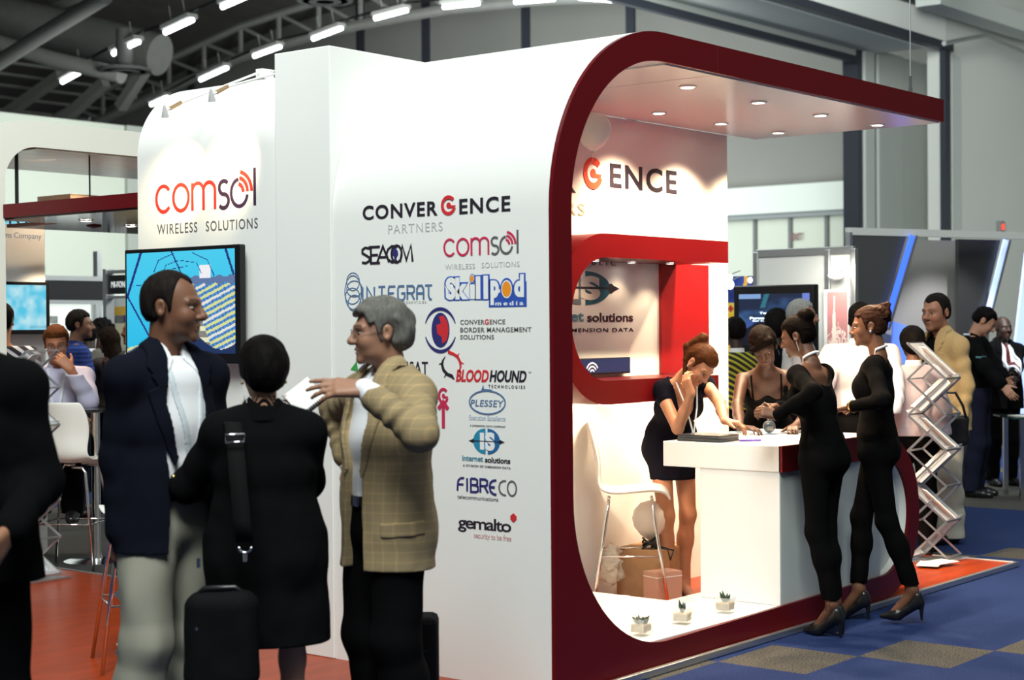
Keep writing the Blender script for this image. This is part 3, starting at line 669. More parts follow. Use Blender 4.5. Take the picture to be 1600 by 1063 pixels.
# thorned ring and slanted lettering
c = U(707, 572); e = abs(U(717, 572)[0]-c[0])/10.
mb = MB(); stroke(mb, [(c[0]+x*e, c[1]+y*e) for x, y in ((-7, 20), (-5, 16), (2, 14), (8, 11), (12, 5), (13, -1), (10, -8))], [.003, .016, .014, .014, .013, .010, .003], FL); stroke(mb, [(c[0]+12*e, c[1]+4*e), (c[0]+18*e, c[1]+3*e)], [.012, .002], FL); stroke(mb, [(c[0]+7*e, c[1]+11*e), (c[0]+11*e, c[1]+15*e)], [.01, .002], FL); mb.build('thorn_ring', REDINK, st)
mb = MB(); stroke(mb, [(c[0]+x*e, c[1]+y*e) for x, y in ((-11, 11), (-15, 6), (-16, 1), (-14, -5), (-8, -10), (-1, -12), (3, -16))], [.003, .010, .013, .014, .014, .016, .003], FL); stroke(mb, [(c[0]-15*e, c[1]+3*e), (c[0]-21*e, c[1]+2*e)], [.012, .002], FL); stroke(mb, [(c[0]-9*e, c[1]-9*e), (c[0]-13*e, c[1]-14*e)], [.01, .002], FL); mb.build('thorn_ring', INK, st)
tx('BLOOD', 712.5, 577.5, 596.8, 764, REDINK, bold=.035, shear=.22); tx('HOUND', 765, 578.5, 597, 823, INK, bold=.035, shear=.22)
tx('TECHNOLOGIES', 763.5, 601.5, 606.5, 820.5, INK, space=1.7, bold=.01); tx('TM', 826, 581, 583.5, 830, GREYINK)
# oval badge
c = U(761.5, 629); e = abs(U(771, 629)[0]-c[0])/9.5
mb = MB(); stroke(mb, arc(c[0], c[1], 28*e, 14*e, 0, 354, 44), .0065, FL, close=True); mb.build('oval_badge', STEELINK, st)
tx('PLESSEY', 735.5, 624.5, 635, 787, STEELINK, bold=.012, shear=.15, space=1.1)
mb = MB(); stroke(mb, [(c[0]+x*e, c[1]+y*e) for x, y in ((-9, 13), (-7, 17), (-6, 20), (-5.6, 15), (-2, 15.5), (2, 15), (6, 15), (8, 13))], .006, FL); mb.build('badge_skyline', STEELINK, st)
tx('Execution Excellence', 733.5, 648.5, 656.2, 790, mat('faded_blue_vinyl', (.40, .47, .58)), ref='Exl'); tx('A DIMENSION DATA COMPANY', 734.5, 663.6, 666.6, 790, GREYINK, space=1.1)
# round globe mark with letters I S
def globe(cu, cv, rx, ry, fr, parent, mL, mR, mW, mK, thk=.0015):
    for sg, m_ in ((-1, mL), (1, mR)):
        pts = [(cu+sg*rx*.08, cv+sg*0+ry)]+[(cu+sg*(rx*.08+(rx*.92)*math.sin(math.radians(a))), cv+ry*math.cos(math.radians(a))) for a in range(0, 181, 9)]+[(cu+sg*rx*.08, cv-ry)]
        MB().prism(pts, fr, 0, thk).build('globe_half', m_, parent)
    mb = MB(); mb.box((0, 0, 0), (0, 0, 0)); mb = MB()
    for sg in (-1, 1):
        mb.prism(arc(cu+sg*rx*1.02, cv, rx*.11, rx*.11, 0, 359, 14), fr, 0, thk*1.3); mb.prism([(cu+sg*rx*1.1, cv+rx*.07), (cu+sg*rx*1.34, cv+.0), (cu+sg*rx*1.1, cv-rx*.07)], fr, 0, thk*1.3)
    stroke(mb, [(cu-rx*1.05, cv), (cu+rx*1.05, cv)], rx*.05, fr, thk*1.2)
    mb.build('globe_axis', mK, parent)
    mb = MB()
    mb.prism([(cu-rx*.48, cv-ry*.66), (cu-rx*.18, cv-ry*.66), (cu-rx*.18, cv+ry*.66), (cu-rx*.48, cv+ry*.66)], fr, 0, thk*1.6)
    text(mb, 'S', fr, cu-rx*.10, cv-ry*.72, cu+rx*.62, cv+ry*.72, t=thk*1.6, bold=.06); mb.build('lettering', mW, parent)
c = U(760.5, 690); e = abs(U(770, 690)[0]-c[0])/9.5
globe(c[0], c[1], 21*e, 15.5*e, FL, st, TEALINK, mat('mid_blue_vinyl', (.02, .13, .33)), WHITEINK, INK)
tx('internet', 722.5, 711.5, 720, 755, mat('dull_teal_vinyl', (.10, .25, .33)), bold=.025); tx('solutions', 758, 714, 723, 797.5, INK, bold=.025)
tx('A DIVISION OF DIMENSION DATA', 723.5, 725.6, 729, 798, GREYINK, space=1.1, bold=.01)
# rounded thin lettering
run(715, 768, 746.5, 767, 100, [[(20, 1), (10, .97), (3, .8), (1, .55), (0, 0)], [(2, .5), (18, .5)], [(29, 0), (29, 1)], [(40, 1), (54, 1), (59, .9), (59, .62), (54, .52), (40, .52)], [(54, .52), (61, .4), (61, .1), (55, 0), (40, 0), (40, 1)],
    [(68, 0), (68, 1), (82, 1), (88, .9), (88, .6), (82, .5), (68, .5)], [(80, .5), (90, 0)]], .010, NAVYINK)
run(765, 807, 750, 772.5, 100, [[(26, 1), (14, .96), (4, .8), (1, .5), (4, .2), (14, .04), (26, 0)], [(1, .5), (20, .5)]], .010, NAVYINK)
run(765, 807, 750, 772.5, 100, [[(62, 1), (50, .97), (40, .82), (36, .5), (40, .18), (50, .03), (62, 0)]]+[[(x, y) for x, y in arc(84, .5, 16, .5, 0, 360, 22)]], .008, GREYINK)
tx('telecommunications', 715, 773, 779, 778.5, GREYINK, ref='tl')
# bold lower-case lettering with a red cross
tx('gemalto', 716, 806, 830.5, 799, INK, bold=.012, space=.86); 
c = U(802.5, 809.5); e = abs(U(812, 809.5)[0]-c[0])/9.5
mb = MB(); stroke(mb, [(c[0]-3*e, c[1]-3.5*e), (c[0]+3*e, c[1]+3.5*e)], .022, FL); stroke(mb, [(c[0]-3*e, c[1]+3.5*e), (c[0]+3*e, c[1]-3.5*e)], .022, FL); mb.build('red_cross', REDINK, st)
tx('security to be free', 741, 832, 840.5, 799, mat('faded_red_vinyl', (.55, .30, .30)), ref='slf')
# left column, partly behind the people
tx('ISAT', 636, 565, 586, 669, INK, bold=.012, space=1.1)
a = U(560, 588); mb = MB(); mb.prism([(a[0]-.05, a[1]+.03), (a[0]-.01, a[1]+.07), (a[0]+.0, a[1]+.02)], FL, 0, .0015); mb.build('green_mark', GREENINK, st)
mb = MB(); mb.prism([(a[0]+.0, a[1]+.03), (a[0]+.04, a[1]+.06), (a[0]+.05, a[1]+.0)], FL, 0, .0015); mb.build('blue_mark', BLUEINK, st)
a = U(693, 619); e = abs(U(703, 619)[0]-a[0])/10.
gmark(a[0], a[1], 6.6*e, 8*e, CRIMSON, FL, st, .013)
a = U(693, 648); mb = MB(); stroke(mb, [(a[0], a[1]-16*e), (a[0], a[1]+15*e)], 4.6*e, FL, .0016); stroke(mb, [(a[0]-7.5*e, a[1]+6.5*e), (a[0], a[1]+14.5*e), (a[0]+7.5*e, a[1]+6.5*e)], 5*e, FL, .0019); mb.build('up_arrow', CRIMSON, st)
tx('ENCE', 630, 741, 754.5, 670, INK, bold=.015, space=1.15); tx('WORKS', 628, 757.5, 769.5, 670, PALEINK)
tx('e', 656.5, 803, 817.5, 664.5, STEELINK); tx('technology', 610, 826, 838, 664, INK, ref='tl')
# inner back wall lettering
FB = Fr((0, D-.001, 0), (1, 0, 0), (0, 0, 1))
def UB(px, py): return FB.uv(on(px, py, 'Y', D-.001))
BIGRED = mat('orange_red_vinyl', (.80, .07, .03), rough=.5)
tx('CONVER', 660, 243, 279, 900, INK, bw.parent, FB, UB, bold=.022, space=1.16)
a, b = UB(953, 293), UB(1057.5, 303); c = UB(953, 254.5)
mb = MB(); text(mb, 'ENCE', FB, a[0], a[1], b[0], c[1], bold=.022, space=1.16); mb.build('lettering', INK, st)
c, d_ = UB(926.5, 271), UB(926.5, 246); b = UB(941.5, 271); gmark(c[0], c[1], (b[0]-c[0])-.019, (d_[1]-c[1])-.019, BIGRED, FB, st, .038)
tx('PARTNERS', 760, 305, 325, 913.5, mat('tan_vinyl', (.55, .42, .30)), st, FB, UB, space=1.2)
c = UB(911, 450); e = abs(UB(931, 450)[0]-c[0])/20.; ev = abs(UB(911, 440)[1]-c[1])/10.
globe(c[0], c[1], 43*e, 26.5*ev, FB, st, mat('slate_vinyl', (.16, .2, .23)), mat('dark_teal_vinyl', (.02, .10, .15)), mat('pale_vinyl', (.75, .68, .62)), INK)
tx('internet', 830, 487, 502.5, 912, mat('dull_teal_vinyl', (.1, .25, .33)), st, FB, UB, bold=.02); tx('solutions', 917.5, 489, 503.2, 989, mat('maroon_vinyl', (.05, .01, .02)), st, FB, UB, bold=.02)
tx('A DIVISION OF DIMENSION DATA', 770, 514.5, 521, 990, mat('maroon_vinyl', (.05, .01, .02)), st, FB, UB, space=1.12, bold=.008)
tx('PUBLIC', 900, 406, 413, 962, INK, st, FB, UB, space=1.7)
# the big logo on the curved wall
a, b, c = U(244, 333.5), U(401, 333.5), U(244, 277); comsol(a[0], a[1]+.0, b[0]-a[0], (c[1]-a[1])*1.0, FL, cw, mat('warm_red_vinyl', (.72, .04, .03)), mat('plum_black_vinyl', (.05, .025, .06)), 20)
tx('WIRELESS', 246, 351, 366.5, 308.5, GREYINK, cw, space=1.2); tx('SOLUTIONS', 322, 346, 361.5, 403, GREYINK, cw, space=1.2)

# ------------------------------------------------------------------ wall television
SCREEN = attr_mat('lit_screen', rough=.25, emit=.9)
tv = thing('wall_television', 'large flat television on the white curved wall, showing a cyan sky and lattice', 'television')
a, b = U(214, 562), U(389, 389); x0, y0, x1, y1 = a[0], 1.425, U(392, 480)[0], 2.015
mb = MB(); mb.box((-.075, -x1, y0), (-.03, -x0, y1)); mb.build('bezel', mat('gloss_black', (.006, .006, .008), rough=.12), tv, bevel=.006)
mb = MB(); mb.box((-.03, -x1+.25, y0+.15), (0, -x0-.25, y1-.15)); mb.build('wall_bracket', BLACK, tv)
def tvpic(s, t):
    y = 1-t; c = np.zeros((len(s), 3)); sky = np.array([.02, .55, .90]); c[:] = sky+np.stack([.05*(1-y), .12*(1-y), .05*(1-y)], 1)
    def line(x0, y0, x1, y1, w, col):
        d = np.hypot(x1-x0, y1-y0); u = ((s-x0)*(x1-x0)+(y-y0)*(y1-y0))/d; v = abs((s-x0)*(y1-y0)-(y-y0)*(x1-x0))/d
        c[(u > 0) & (u < d) & (v < w)] = col
    # pale city block rising to the lower right
    edge = .30+.22*(1-s)**1.0; bl = (y > .34+.42*(.5-s)*1.25) & (y > .30) & (s > .30)
    bl |= (y > .95-.25*s) & (s < .35)
    q = y*1.0+s*.55+.004*vnoise(np.stack([s*30, y*30, s*0], 1), 3); rows = (np.sin(q*105) > .0); cols = (np.sin((s*1.4-y*.5)*120) > -.3)
    c[bl] = np.array([.10, .16, .30]); c[bl & rows] = np.array([.75, .80, .35]); c[bl & rows & (np.sin(q*35+1) > .4)] = np.array([.85, .85, .75]); c[bl & ~rows & cols & (s > .6)] = np.array([.05, .30, .85])
    path = bl & (abs((s-.55)-(y-.35)*.32) < .05); c[path] = np.array([.25, .25, .22]); c[path & (np.sin(y*60) > .2)] = np.array([.9, .88, .6])
    c[bl & (y > .86+.1*np.sin(s*9)) & (s > .5)] = np.array([.01, .03, .12])
    hz = (abs(y-.29) < .035+.012*np.sin(s*60)) & (s > .42); c[hz] = np.array([.12, .20, .40])
    c[(s > .69) & (s < .79) & (y > .15) & (y < .27)] = np.array([.95, .95, 1])
    K = np.array([.01, .03, .22])
    for L_ in ((.14, 0, 0, .45, .012), (0, .42, .30, 1, .008), (.43, 0, .52, .22, .006), (.52, .22, .56, .40, .004), (.92, 0, .99, .25, .010), (.26, .20, .31, .08, .004), (.31, .08, .45, .02, .004), (.62, .02, .76, .10, .004), (.76, .10, .82, .26, .004),
               (.34, .24, .38, .13, .003), (.38, .13, .50, .09, .003), (.50, .09, .66, .12, .003), (.66, .12, .71, .24, .003), (.40, .24, .44, .17, .003), (.44, .17, .58, .15, .003), (.06, .33, .30, .30, .003)): line(*L_, K)
    return c
ft = Fr((-.0755, 0, 0), (0, -1, 0), (0, 0, 1))
pixgrid('screen', ft, x0+.018, y0+.05, x1-.03, y1-.02, 150, 110, tvpic, SCREEN, tv, t=.0006)
# ------------------------------------------------------------------ people: bodies and clothes are grown as smooth volumes
import openvdb
def smin(a, b, k):
    if k <= 0: return np.minimum(a, b)
    h = np.maximum(k-np.abs(a-b), 0)/k; return np.minimum(a, b)-h*h*k*.25
class Vol:
    def __init__(s): s.p = []
    def add(s, fn, lo, hi, k, op): s.p.append((fn, np.asarray(lo, float), np.asarray(hi, float), k, op)); return s
    def cone(s, a, b, ra, rb, k=.02, op='u', wr=None):
        a, b = np.asarray(a, float), np.asarray(b, float); d = b-a; L2 = d@d+1e-12
        def fn(P):
            q = P-a; t = np.clip(q@d/L2, 0, 1)
            r = ra+(rb-ra)*t
            if wr is not None:
                am, fr, ph = wr; r = r+am*np.sin(fr*t+ph+22*(q@np.array([.8, .5, .33])))*np.sin(np.pi*np.clip(t*1.1, 0, 1))
            return np.linalg.norm(q-t[..., None]*d, axis=-1)-r
        r = max(ra, rb)+.012; return s.add(fn, np.minimum(a, b)-r, np.maximum(a, b)+r, k, op)
    def ell(s, c, r, k=.02, R=None, op='u'):
        c = np.asarray(c, float); r = np.asarray(r, float)*np.ones(3); R = np.eye(3) if R is None else R
        def fn(P):
            q = (P-c)@R; k0 = np.linalg.norm(q/r, axis=-1); k1 = np.linalg.norm(q/(r*r), axis=-1)
            return k0*(k0-1)/(k1+1e-9)
        m = r.max(); return s.add(fn, c-m, c+m, k, op)
    def ecap(s, a, b, ra, rb, x=(1, 0, 0), k=.03, op='u'):
        """capsule of elliptical section from a (half widths ra) to b (rb); x: direction of the first half width"""
        a, b = np.asarray(a, float), np.asarray(b, float); d = b-a; L = np.linalg.norm(d); z = d/L
        x = np.asarray(x, float); x = nrm(x-z*(x@z)); y = np.cross(z, x)
        def fn(P):
            q = P-a; w = q@z; t = np.clip(w/L, 0, 1); ov = w-t*L
            rx = ra[0]+(rb[0]-ra[0])*t; ry = ra[1]+(rb[1]-ra[1])*t; m = np.minimum(rx, ry)
            e = np.sqrt((q@x/rx)**2+(q@y/ry)**2+(ov/m)**2)
            return (e-1)*m
        r = max(*ra, *rb)+.005; return s.add(fn, np.minimum(a, b)-r, np.maximum(a, b)+r, k, op)
    def box(s, c, h, R=None, rnd=.01, k=.0, op='u'):
        c = np.asarray(c, float); h = np.asarray(h, float); R = np.eye(3) if R is None else R
        def fn(P):
            q = np.abs((P-c)@R)-h+rnd
            return np.linalg.norm(np.maximum(q, 0), axis=-1)+np.minimum(q.max(-1), 0)-rnd
        m = np.linalg.norm(h); return s.add(fn, c-m, c+m, k, op)
    def bounds(s):
        u = [(lo, hi) for _, lo, hi, _, op in s.p if op == 'u']
        return np.min([a for a, _ in u], 0), np.max([b for _, b in u], 0)
    def grid(s, vox, lo=None, hi=None):
        l, h = s.bounds(); m = .012+2*vox
        lo = l-m if lo is None else np.maximum(np.asarray(lo, float), l-m); hi = h+m if hi is None else np.minimum(np.asarray(hi, float), h+m)
        return Grid(s, lo, hi, vox)
    def ev(s, P):
        """distance at loose points (N,3)"""
        D = np.full(P.shape[:-1], 1.)
        for fn, lo, hi, k, op in s.p:
            m = (P > lo-k-.02).all(-1) & (P < hi+k+.02).all(-1)
            if not m.any(): continue
            d = fn(P[m]); D[m] = smin(D[m], d, k) if op == 'u' else -smin(-D[m], d, k)
        return D
class Grid:
    def __init__(s, vol, lo, hi, vox):
        s.vox = vox; s.lo = lo; s.n = np.maximum(np.ceil((hi-lo)/vox).astype(int)+1, 4)
        s.ax = [lo[i]+vox*np.arange(s.n[i]) for i in range(3)]
        s.D = np.full(s.n, .2, dtype=np.float32)
        for fn, plo, phi, k, op in vol.p:
            m = k+3*vox
            a = np.clip(np.floor((plo-m-lo)/vox).astype(int), 0, s.n); b = np.clip(np.ceil((phi+m-lo)/vox).astype(int)+1, 0, s.n)
            if (b <= a).any(): continue
            sl = tuple(slice(a[i], b[i]) for i in range(3))
            P = s.pts(sl); d = fn(P).astype(np.float32)
            s.D[sl] = smin(s.D[sl], d, k) if op == 'u' else -smin(-s.D[sl], d, k)
    def pts(s, sl=None):
        ax = s.ax if sl is None else [s.ax[i][sl[i]] for i in range(3)]
        return np.stack(np.meshgrid(*ax, indexing='ij'), -1)
    def near(s, w=.03): return np.abs(s.D) < w
    def noise(s, amp, sc, seed=0, R=None):
        m = s.near(); P = s.pts()[m]
        s.D[m] += amp*vnoise(P*np.asarray(sc), seed); return s
    def cut(s, fn, k=0.):
        """keep only where fn(P) < 0"""
        m = s.D < .04; P = s.pts()[m]; d = fn(P); s.D[m] = -smin(-s.D[m], -d, k) if k else np.maximum(s.D[m], d); return s
    def mesh(s, name):
        bw = 3*s.vox; D = np.clip(s.D, -bw, bw)
        for i in range(3):                      # close the volume at the border
            sl = [slice(None)]*3
            for e in (0, -1): sl[i] = e; D[tuple(sl)] = bw
        g = openvdb.FloatGrid(bw); g.copyFromArray(np.ascontiguousarray(D)); g.gridClass = openvdb.GridClass.LEVEL_SET if hasattr(openvdb, 'GridClass') else g.gridClass
        pts, quads = g.convertToQuads(0.0)
        pts = pts*s.vox+s.lo; me = bpy.data.meshes.new(name)
        nq = len(quads); me.vertices.add(len(pts)); me.vertices.foreach_set('co', pts.astype(np.float32).ravel())
        if nq:
            a, b, c = pts[quads[:, 0]], pts[quads[:, 1]], pts[quads[:, 2]]
            vol = (np.cross(a, b)*c).sum()+(np.cross(a, c)*pts[quads[:, 3]]).sum()
            if vol < 0: quads = quads[:, ::-1]
        me.loops.add(nq*4); me.loops.foreach_set('vertex_index', quads.astype(np.int32).ravel())
        me.polygons.add(nq); me.polygons.foreach_set('loop_start', np.arange(nq, dtype=np.int32)*4)
        me.update(calc_edges=True); me.polygons.foreach_set('use_smooth', [True]*nq)
        return me, pts
def seg2(P, a, b):
    a, b = np.asarray(a, float), np.asarray(b, float); d = b-a; q = P-a; t = np.clip(q@d/(d@d), 0, 1); return np.linalg.norm(q-t[..., None]*d, axis=-1)
def poly2(P, poly):
    """signed distance to a 2-D polygon (inside negative)"""
    poly = np.asarray(poly, float); d = np.full(P.shape[:-1], 9.); ins = np.zeros(P.shape[:-1], bool); n = len(poly)
    for i in range(n):
        a, b = poly[i], poly[(i+1) % n]; d = np.minimum(d, seg2(P, a, b))
        c = (a[1] > P[..., 1]) != (b[1] > P[..., 1])
        with np.errstate(divide='ignore', invalid='ignore'):
            x = (b[0]-a[0])*(P[..., 1]-a[1])/(b[1]-a[1])+a[0]
        ins ^= c & (P[..., 0] < x)
    return np.where(ins, -d, d)
def line2(P, pts): return np.min([seg2(P, a, b) for a, b in zip(pts, pts[1:])], axis=0)

SKINM = attr_mat('skin', rough=.48, spec=.35, bump=.15, bscale=300)
EYEW = mat('eye_white', (.30, .27, .25), rough=.25); IRIS = mat('dark_iris', (.03, .015, .008), rough=.1)
def ik(a, c, l1, l2, pole):
    a, c = np.asarray(a, float), np.asarray(c, float); d = c-a; L = np.linalg.norm(d); 
    if L > (l1+l2)*.995: c = a+d/L*(l1+l2)*.995; d = c-a; L = np.linalg.norm(d)
    x = (l1*l1-l2*l2+L*L)/(2*L); h = math.sqrt(max(l1*l1-x*x, 1e-6)); z = d/L
    p = np.asarray(pole, float)-a; p = p-z*(p@z); return a+z*x+nrm(p)*h, c

class Person:
    def __init__(s, label, px, d, theta, height=1.75, fem=False, skin=(.36, .17, .10), lean=0., side=0., twist=0., head=(0, 0, 0), sit=None,
                 handL=None, handR=None, poleL=None, poleR=None, feet=None, heel=0., w=1., vox=.007, py=531, group=None, base=None, hip=(0, 0), curl=None, hd=None, headscale=1.):
        g = at(px, py, d) if base is None else np.array([*base, 0.])
        th = math.radians(theta); h = -CF*math.cos(th)+CR*math.sin(th); yaw = math.atan2(h[0], -h[1])
        s.root = thing('person', label, 'person', (g[0], g[1], 0), yaw, group); s.base = np.array([g[0], g[1], 0.]); s.R0 = rotz(yaw)
        s.vox = vox; s.fem = fem; s.k = k = (height-heel)/1.75; s.w = w; s.heel = heel; s.skin = np.array(skin)
        D2R = math.pi/180; hz = heel
        pz = (.95*k+hz) if sit is None else sit
        s.pel = np.array([hip[0], hip[1], pz]); s.hipx = (.088 if not fem else .085)*k*w
        Rc = rotz(twist*D2R)@rotx(lean*D2R)@roty(side*D2R); Rm = rotz(twist*.5*D2R)@rotx(lean*.5*D2R)@roty(side*.5*D2R)
        s.Rc = Rc; s.Rm = Rm
        s.waist = s.pel+np.array([0, 0, .05*k])+Rm@np.array([0, 0, .07*k]); s.chest = s.waist+Rc@np.array([0, 0, .19*k])
        sw = (.172 if not fem else .150)*k*(.5+.5*w)
        s.sh = {q: s.chest+Rc@np.array([sg*sw, .005*k, .132*k]) for q, sg in (('L', 1), ('R', -1))}
        s.neck = s.chest+Rc@np.array([0, .012*k, .225*k])
        s.Rh = rotz(head[0]*D2R)@rotx(head[1]*D2R)@roty(head[2]*D2R)
        s.hs = k*(1.0 if not fem else .955)*headscale
        Rn = rotx((lean*.55+head[1]*.35)*D2R) if hd is None else rotx(hd*D2R)
        s.hc = s.neck+Rn@np.array([0, -.018, .075])*k+s.Rh@np.array([0, -.012, .072])*s.hs
        s.arm = {}
        ua, fa = .285*k, .255*k
        for q, sg, tgt, pole in (('L', 1, handL, poleL), ('R', -1, handR, poleR)):
            a = s.sh[q]
            if tgt is None: tgt = a+np.array([sg*.05, -.03, -.53])*k
            else: tgt = s.loc(tgt)
            pole = a+np.array([sg*.25, .35, -.3]) if pole is None else s.loc(pole)
            e, c = ik(a, tgt, ua, fa, pole); s.arm[q] = (a, e, c)
        s.leg = {}
        ft = feet or {'L': (.10*k, 0), 'R': (-.10*k, 0)}
        for q, sg in (('L', 1), ('R', -1)):
            f = ft[q]; an = np.array([f[0], f[1]+(.02 if heel else .03)*k, .085*k+hz+(f[2] if len(f) > 2 else 0)]); hp = s.pel+np.array([sg*s.hipx, 0, -.045*k])
            kn, an = ik(hp, an, .418*k, .408*k, hp+np.array([sg*.1, -1.2, -.3])); s.leg[q] = (hp, kn, an)
        s.curl = curl or {}
    def loc(s, P):
        P = np.asarray(P, float)
        return P[1:] if len(P) == 4 else s.R0.T@(P-s.base)           # (0,x,y,z) is already in the person's own frame
    def H(s, p): return s.hc+s.Rh@(np.asarray(p, float)*s.hs)
    def put(s, g, name, m, label=None):
        me, pts = g.mesh(name); o = mkobj(name, me, s.root, m, label); return o
    # -- body
    def torso(s, v, e=0., fem=None, legs=True, arms=True, k=.03, chest_only=False):
        K, w = s.k, s.w; f = s.fem; x = s.Rc@np.array([1., 0, 0]); xm = s.Rm@np.array([1., 0, 0]); R = s.Rc
        hp = (.158, .108) if not f else (.160, .108); ws = (.142, .102) if not f else (.116, .088); cl = (.152, .110) if not f else (.132, .095); ch = (.152, .102) if not f else (.130, .086)
        q = lambda r: (r[0]*K*w+e, r[1]*K*(.4+.6*w)+e)
        if not chest_only: v.ecap(s.pel+np.array([0, 0, -.05*K]), s.pel+np.array([0, 0, .04*K]), q(hp), q((hp[0]*.97, hp[1]*.95)), (1, 0, 0), k)
        v.ecap(s.pel+np.array([0, 0, .05*K]), s.waist, q((hp[0]*.94, hp[1]*.94)), q(ws), xm, k)
        v.ecap(s.waist, s.chest+R@np.array([0, 0, -.03*K]), q(ws), q(cl), x, k)
        v.ecap(s.chest+R@np.array([0, 0, -.04*K]), s.chest+R@np.array([0, .008*K, .09*K]), q(cl), q(ch), x, k)
        for sd, sg in (('L', 1), ('R', -1)):
            v.cone(s.chest+R@np.array([sg*.03*K, .01*K, .115*K]), s.sh[sd], .066*K+e, (.052 if not f else .043)*K+e, .04)
            v.cone(s.neck+R@np.array([sg*.015*K, .014*K, -.018*K]), s.sh[sd]+R@np.array([-sg*.035*K, .01*K, .008*K]), (.046 if not f else .036)*K+e, (.034 if not f else .028)*K+e, .04)
            if f: v.ell(s.chest+R@np.array([sg*.060*K, -.070*K, .012*K]), np.array([.060, .052, .062])*K+e, .05, R)
        if not chest_only:
            for sg in (1, -1): v.ell(s.pel+np.array([sg*.065*K*w, .055*K, -.05*K]), np.array([.085, .07, .085])*K+e, .04)
    def head(s, v):
        f = s.fem; S = s.hs; R = s.Rh; H = s.H
        E = lambda c, r, k=.02, Rl=None, op='u': v.ell(H(c), np.asarray(r)*S, k*S, R if Rl is None else R@Rl, op)
        C = lambda a, b, ra, rb, k=.01, op='u': v.cone(H(a), H(b), ra*S, rb*S, k*S, op)
        v.cone(s.neck+s.Rc@np.array([0, .015, -.04])*s.k, H((0, .02, -.045)), (.060 if not f else .050)*s.k, (.056 if not f else .047)*s.k, .02)
        E((0, .012, .033), (.074, .095, .084)); E((0, -.036, -.028), (.060 if not f else .057, .058, .082 if not f else .08), .03)
        E((0, -.036, -.076), (.050 if not f else .044, .048, .034), .03); C((-.010, -.080, -.102), (.010, -.080, -.102), .015 if not f else .012, .015 if not f else .012, .02)
        for q in (1, -1):
            E((q*.037, -.062, -.032), (.024, .026, .028), .02); C((q*.012, -.088, .022), (q*.046, -.074, .020), .0105 if not f else .008, .008, .015)
            E((q*.0315, -.104, .001), (.019, .016, .0125), .012, None, 's')
            C((q*.012, -.101, -.035), (q*.013, -.094, -.034), .0085 if not f else .007, .006, .008)
            E((q*.075, .016, -.006), (.010, .020, .031), .008, rotz(q*.35)@rotx(-.15)); E((q*.084, .010, -.004), (.008, .010, .017), .006, rotz(q*.35), 's')
        C((0, -.092, .010), (0, -.113, -.028), .0085 if not f else .0072, .0125 if not f else .010, .012); C((0, -.114, -.030), (0, -.108, -.034), .0115 if not f else .0095, .010, .008)
        y = -.0935
        C((-.017, y+.006, -.0635), (.017, y+.006, -.0635), .0055, .0055, .006); C((-.006, y-.001, -.062), (.006, y-.001, -.062), .0062, .0062, .008)
        C((-.013, y+.003, -.0735), (.013, y+.003, -.0735), .0072 if f else .0062, .0072 if f else .0062, .006); E((0, y-.006, -.0685), (.022, .012, .0013), .003, None, 's')
    def hand(s, v, q):
        K = s.k*(.92 if s.fem else 1.0); a, e, c = s.arm[q]; sg = 1 if q == 'L' else -1
        cu = s.curl.get(q, {}); fd = nrm(s.R0.T@np.asarray(cu['f'], float)) if 'f' in cu else nrm(c-e)
        pn = nrm(s.R0.T@np.asarray(cu['p'], float)) if 'p' in cu else nrm(s.Rc@np.array([-sg*1., .15, 0])); pn = nrm(pn-fd*(pn@fd))
        td = np.cross(fd, pn)*(-sg); K = K*cu.get('k', 1.); b = cu.get('c', (.35, .45, .35)); sp = cu.get('s', 1.)
        s.palm = getattr(s, 'palm', {}); s.palm[q] = (c+fd*.06*K+pn*.02*K, fd, pn, td)
        offs = (.029, .010, -.0095, -.027); kd = (.088, .093, .089, .081); ln = ((.042, .025, .020), (.046, .029, .021), (.042, .027, .020), (.033, .020, .018))
        for o in offs: v.cone(c+td*o*.55*K, c+(fd*.085+td*o)*K, .0165*K, .0125*K, .014*K)
        for i in range(4):
            p = c+(fd*kd[i]+td*offs[i])*K; an = 0.; sd = nrm(fd+td*(offs[i]*2.2*sp))
            bb = b[i] if hasattr(b[0], '__len__') else b
            for j in range(3):
                an += bb[j]; dr = sd*math.cos(an)+pn*math.sin(an); n = p+dr*ln[i][j]*K
                v.cone(p, n, (.0088-.0008*j)*K, (.0082-.0011*j)*K, .004*K if j else .008*K); p = n
        t = cu.get('t', (.75, .35)); p = c+(fd*.022+td*.026)*K; dr = nrm(fd*.72+td*t[0]+pn*t[1])
        v.cone(c+fd*.015*K+td*.010*K, p+dr*.03*K, .016*K, .0125*K, .012*K); n = p+dr*.052*K; v.cone(p, n, .0125*K, .0105*K, .008*K)
        dr = nrm(dr*.8+fd*.5+pn*.1); v.cone(n, n+dr*.032*K, .0105*K, .0082*K, .004*K)
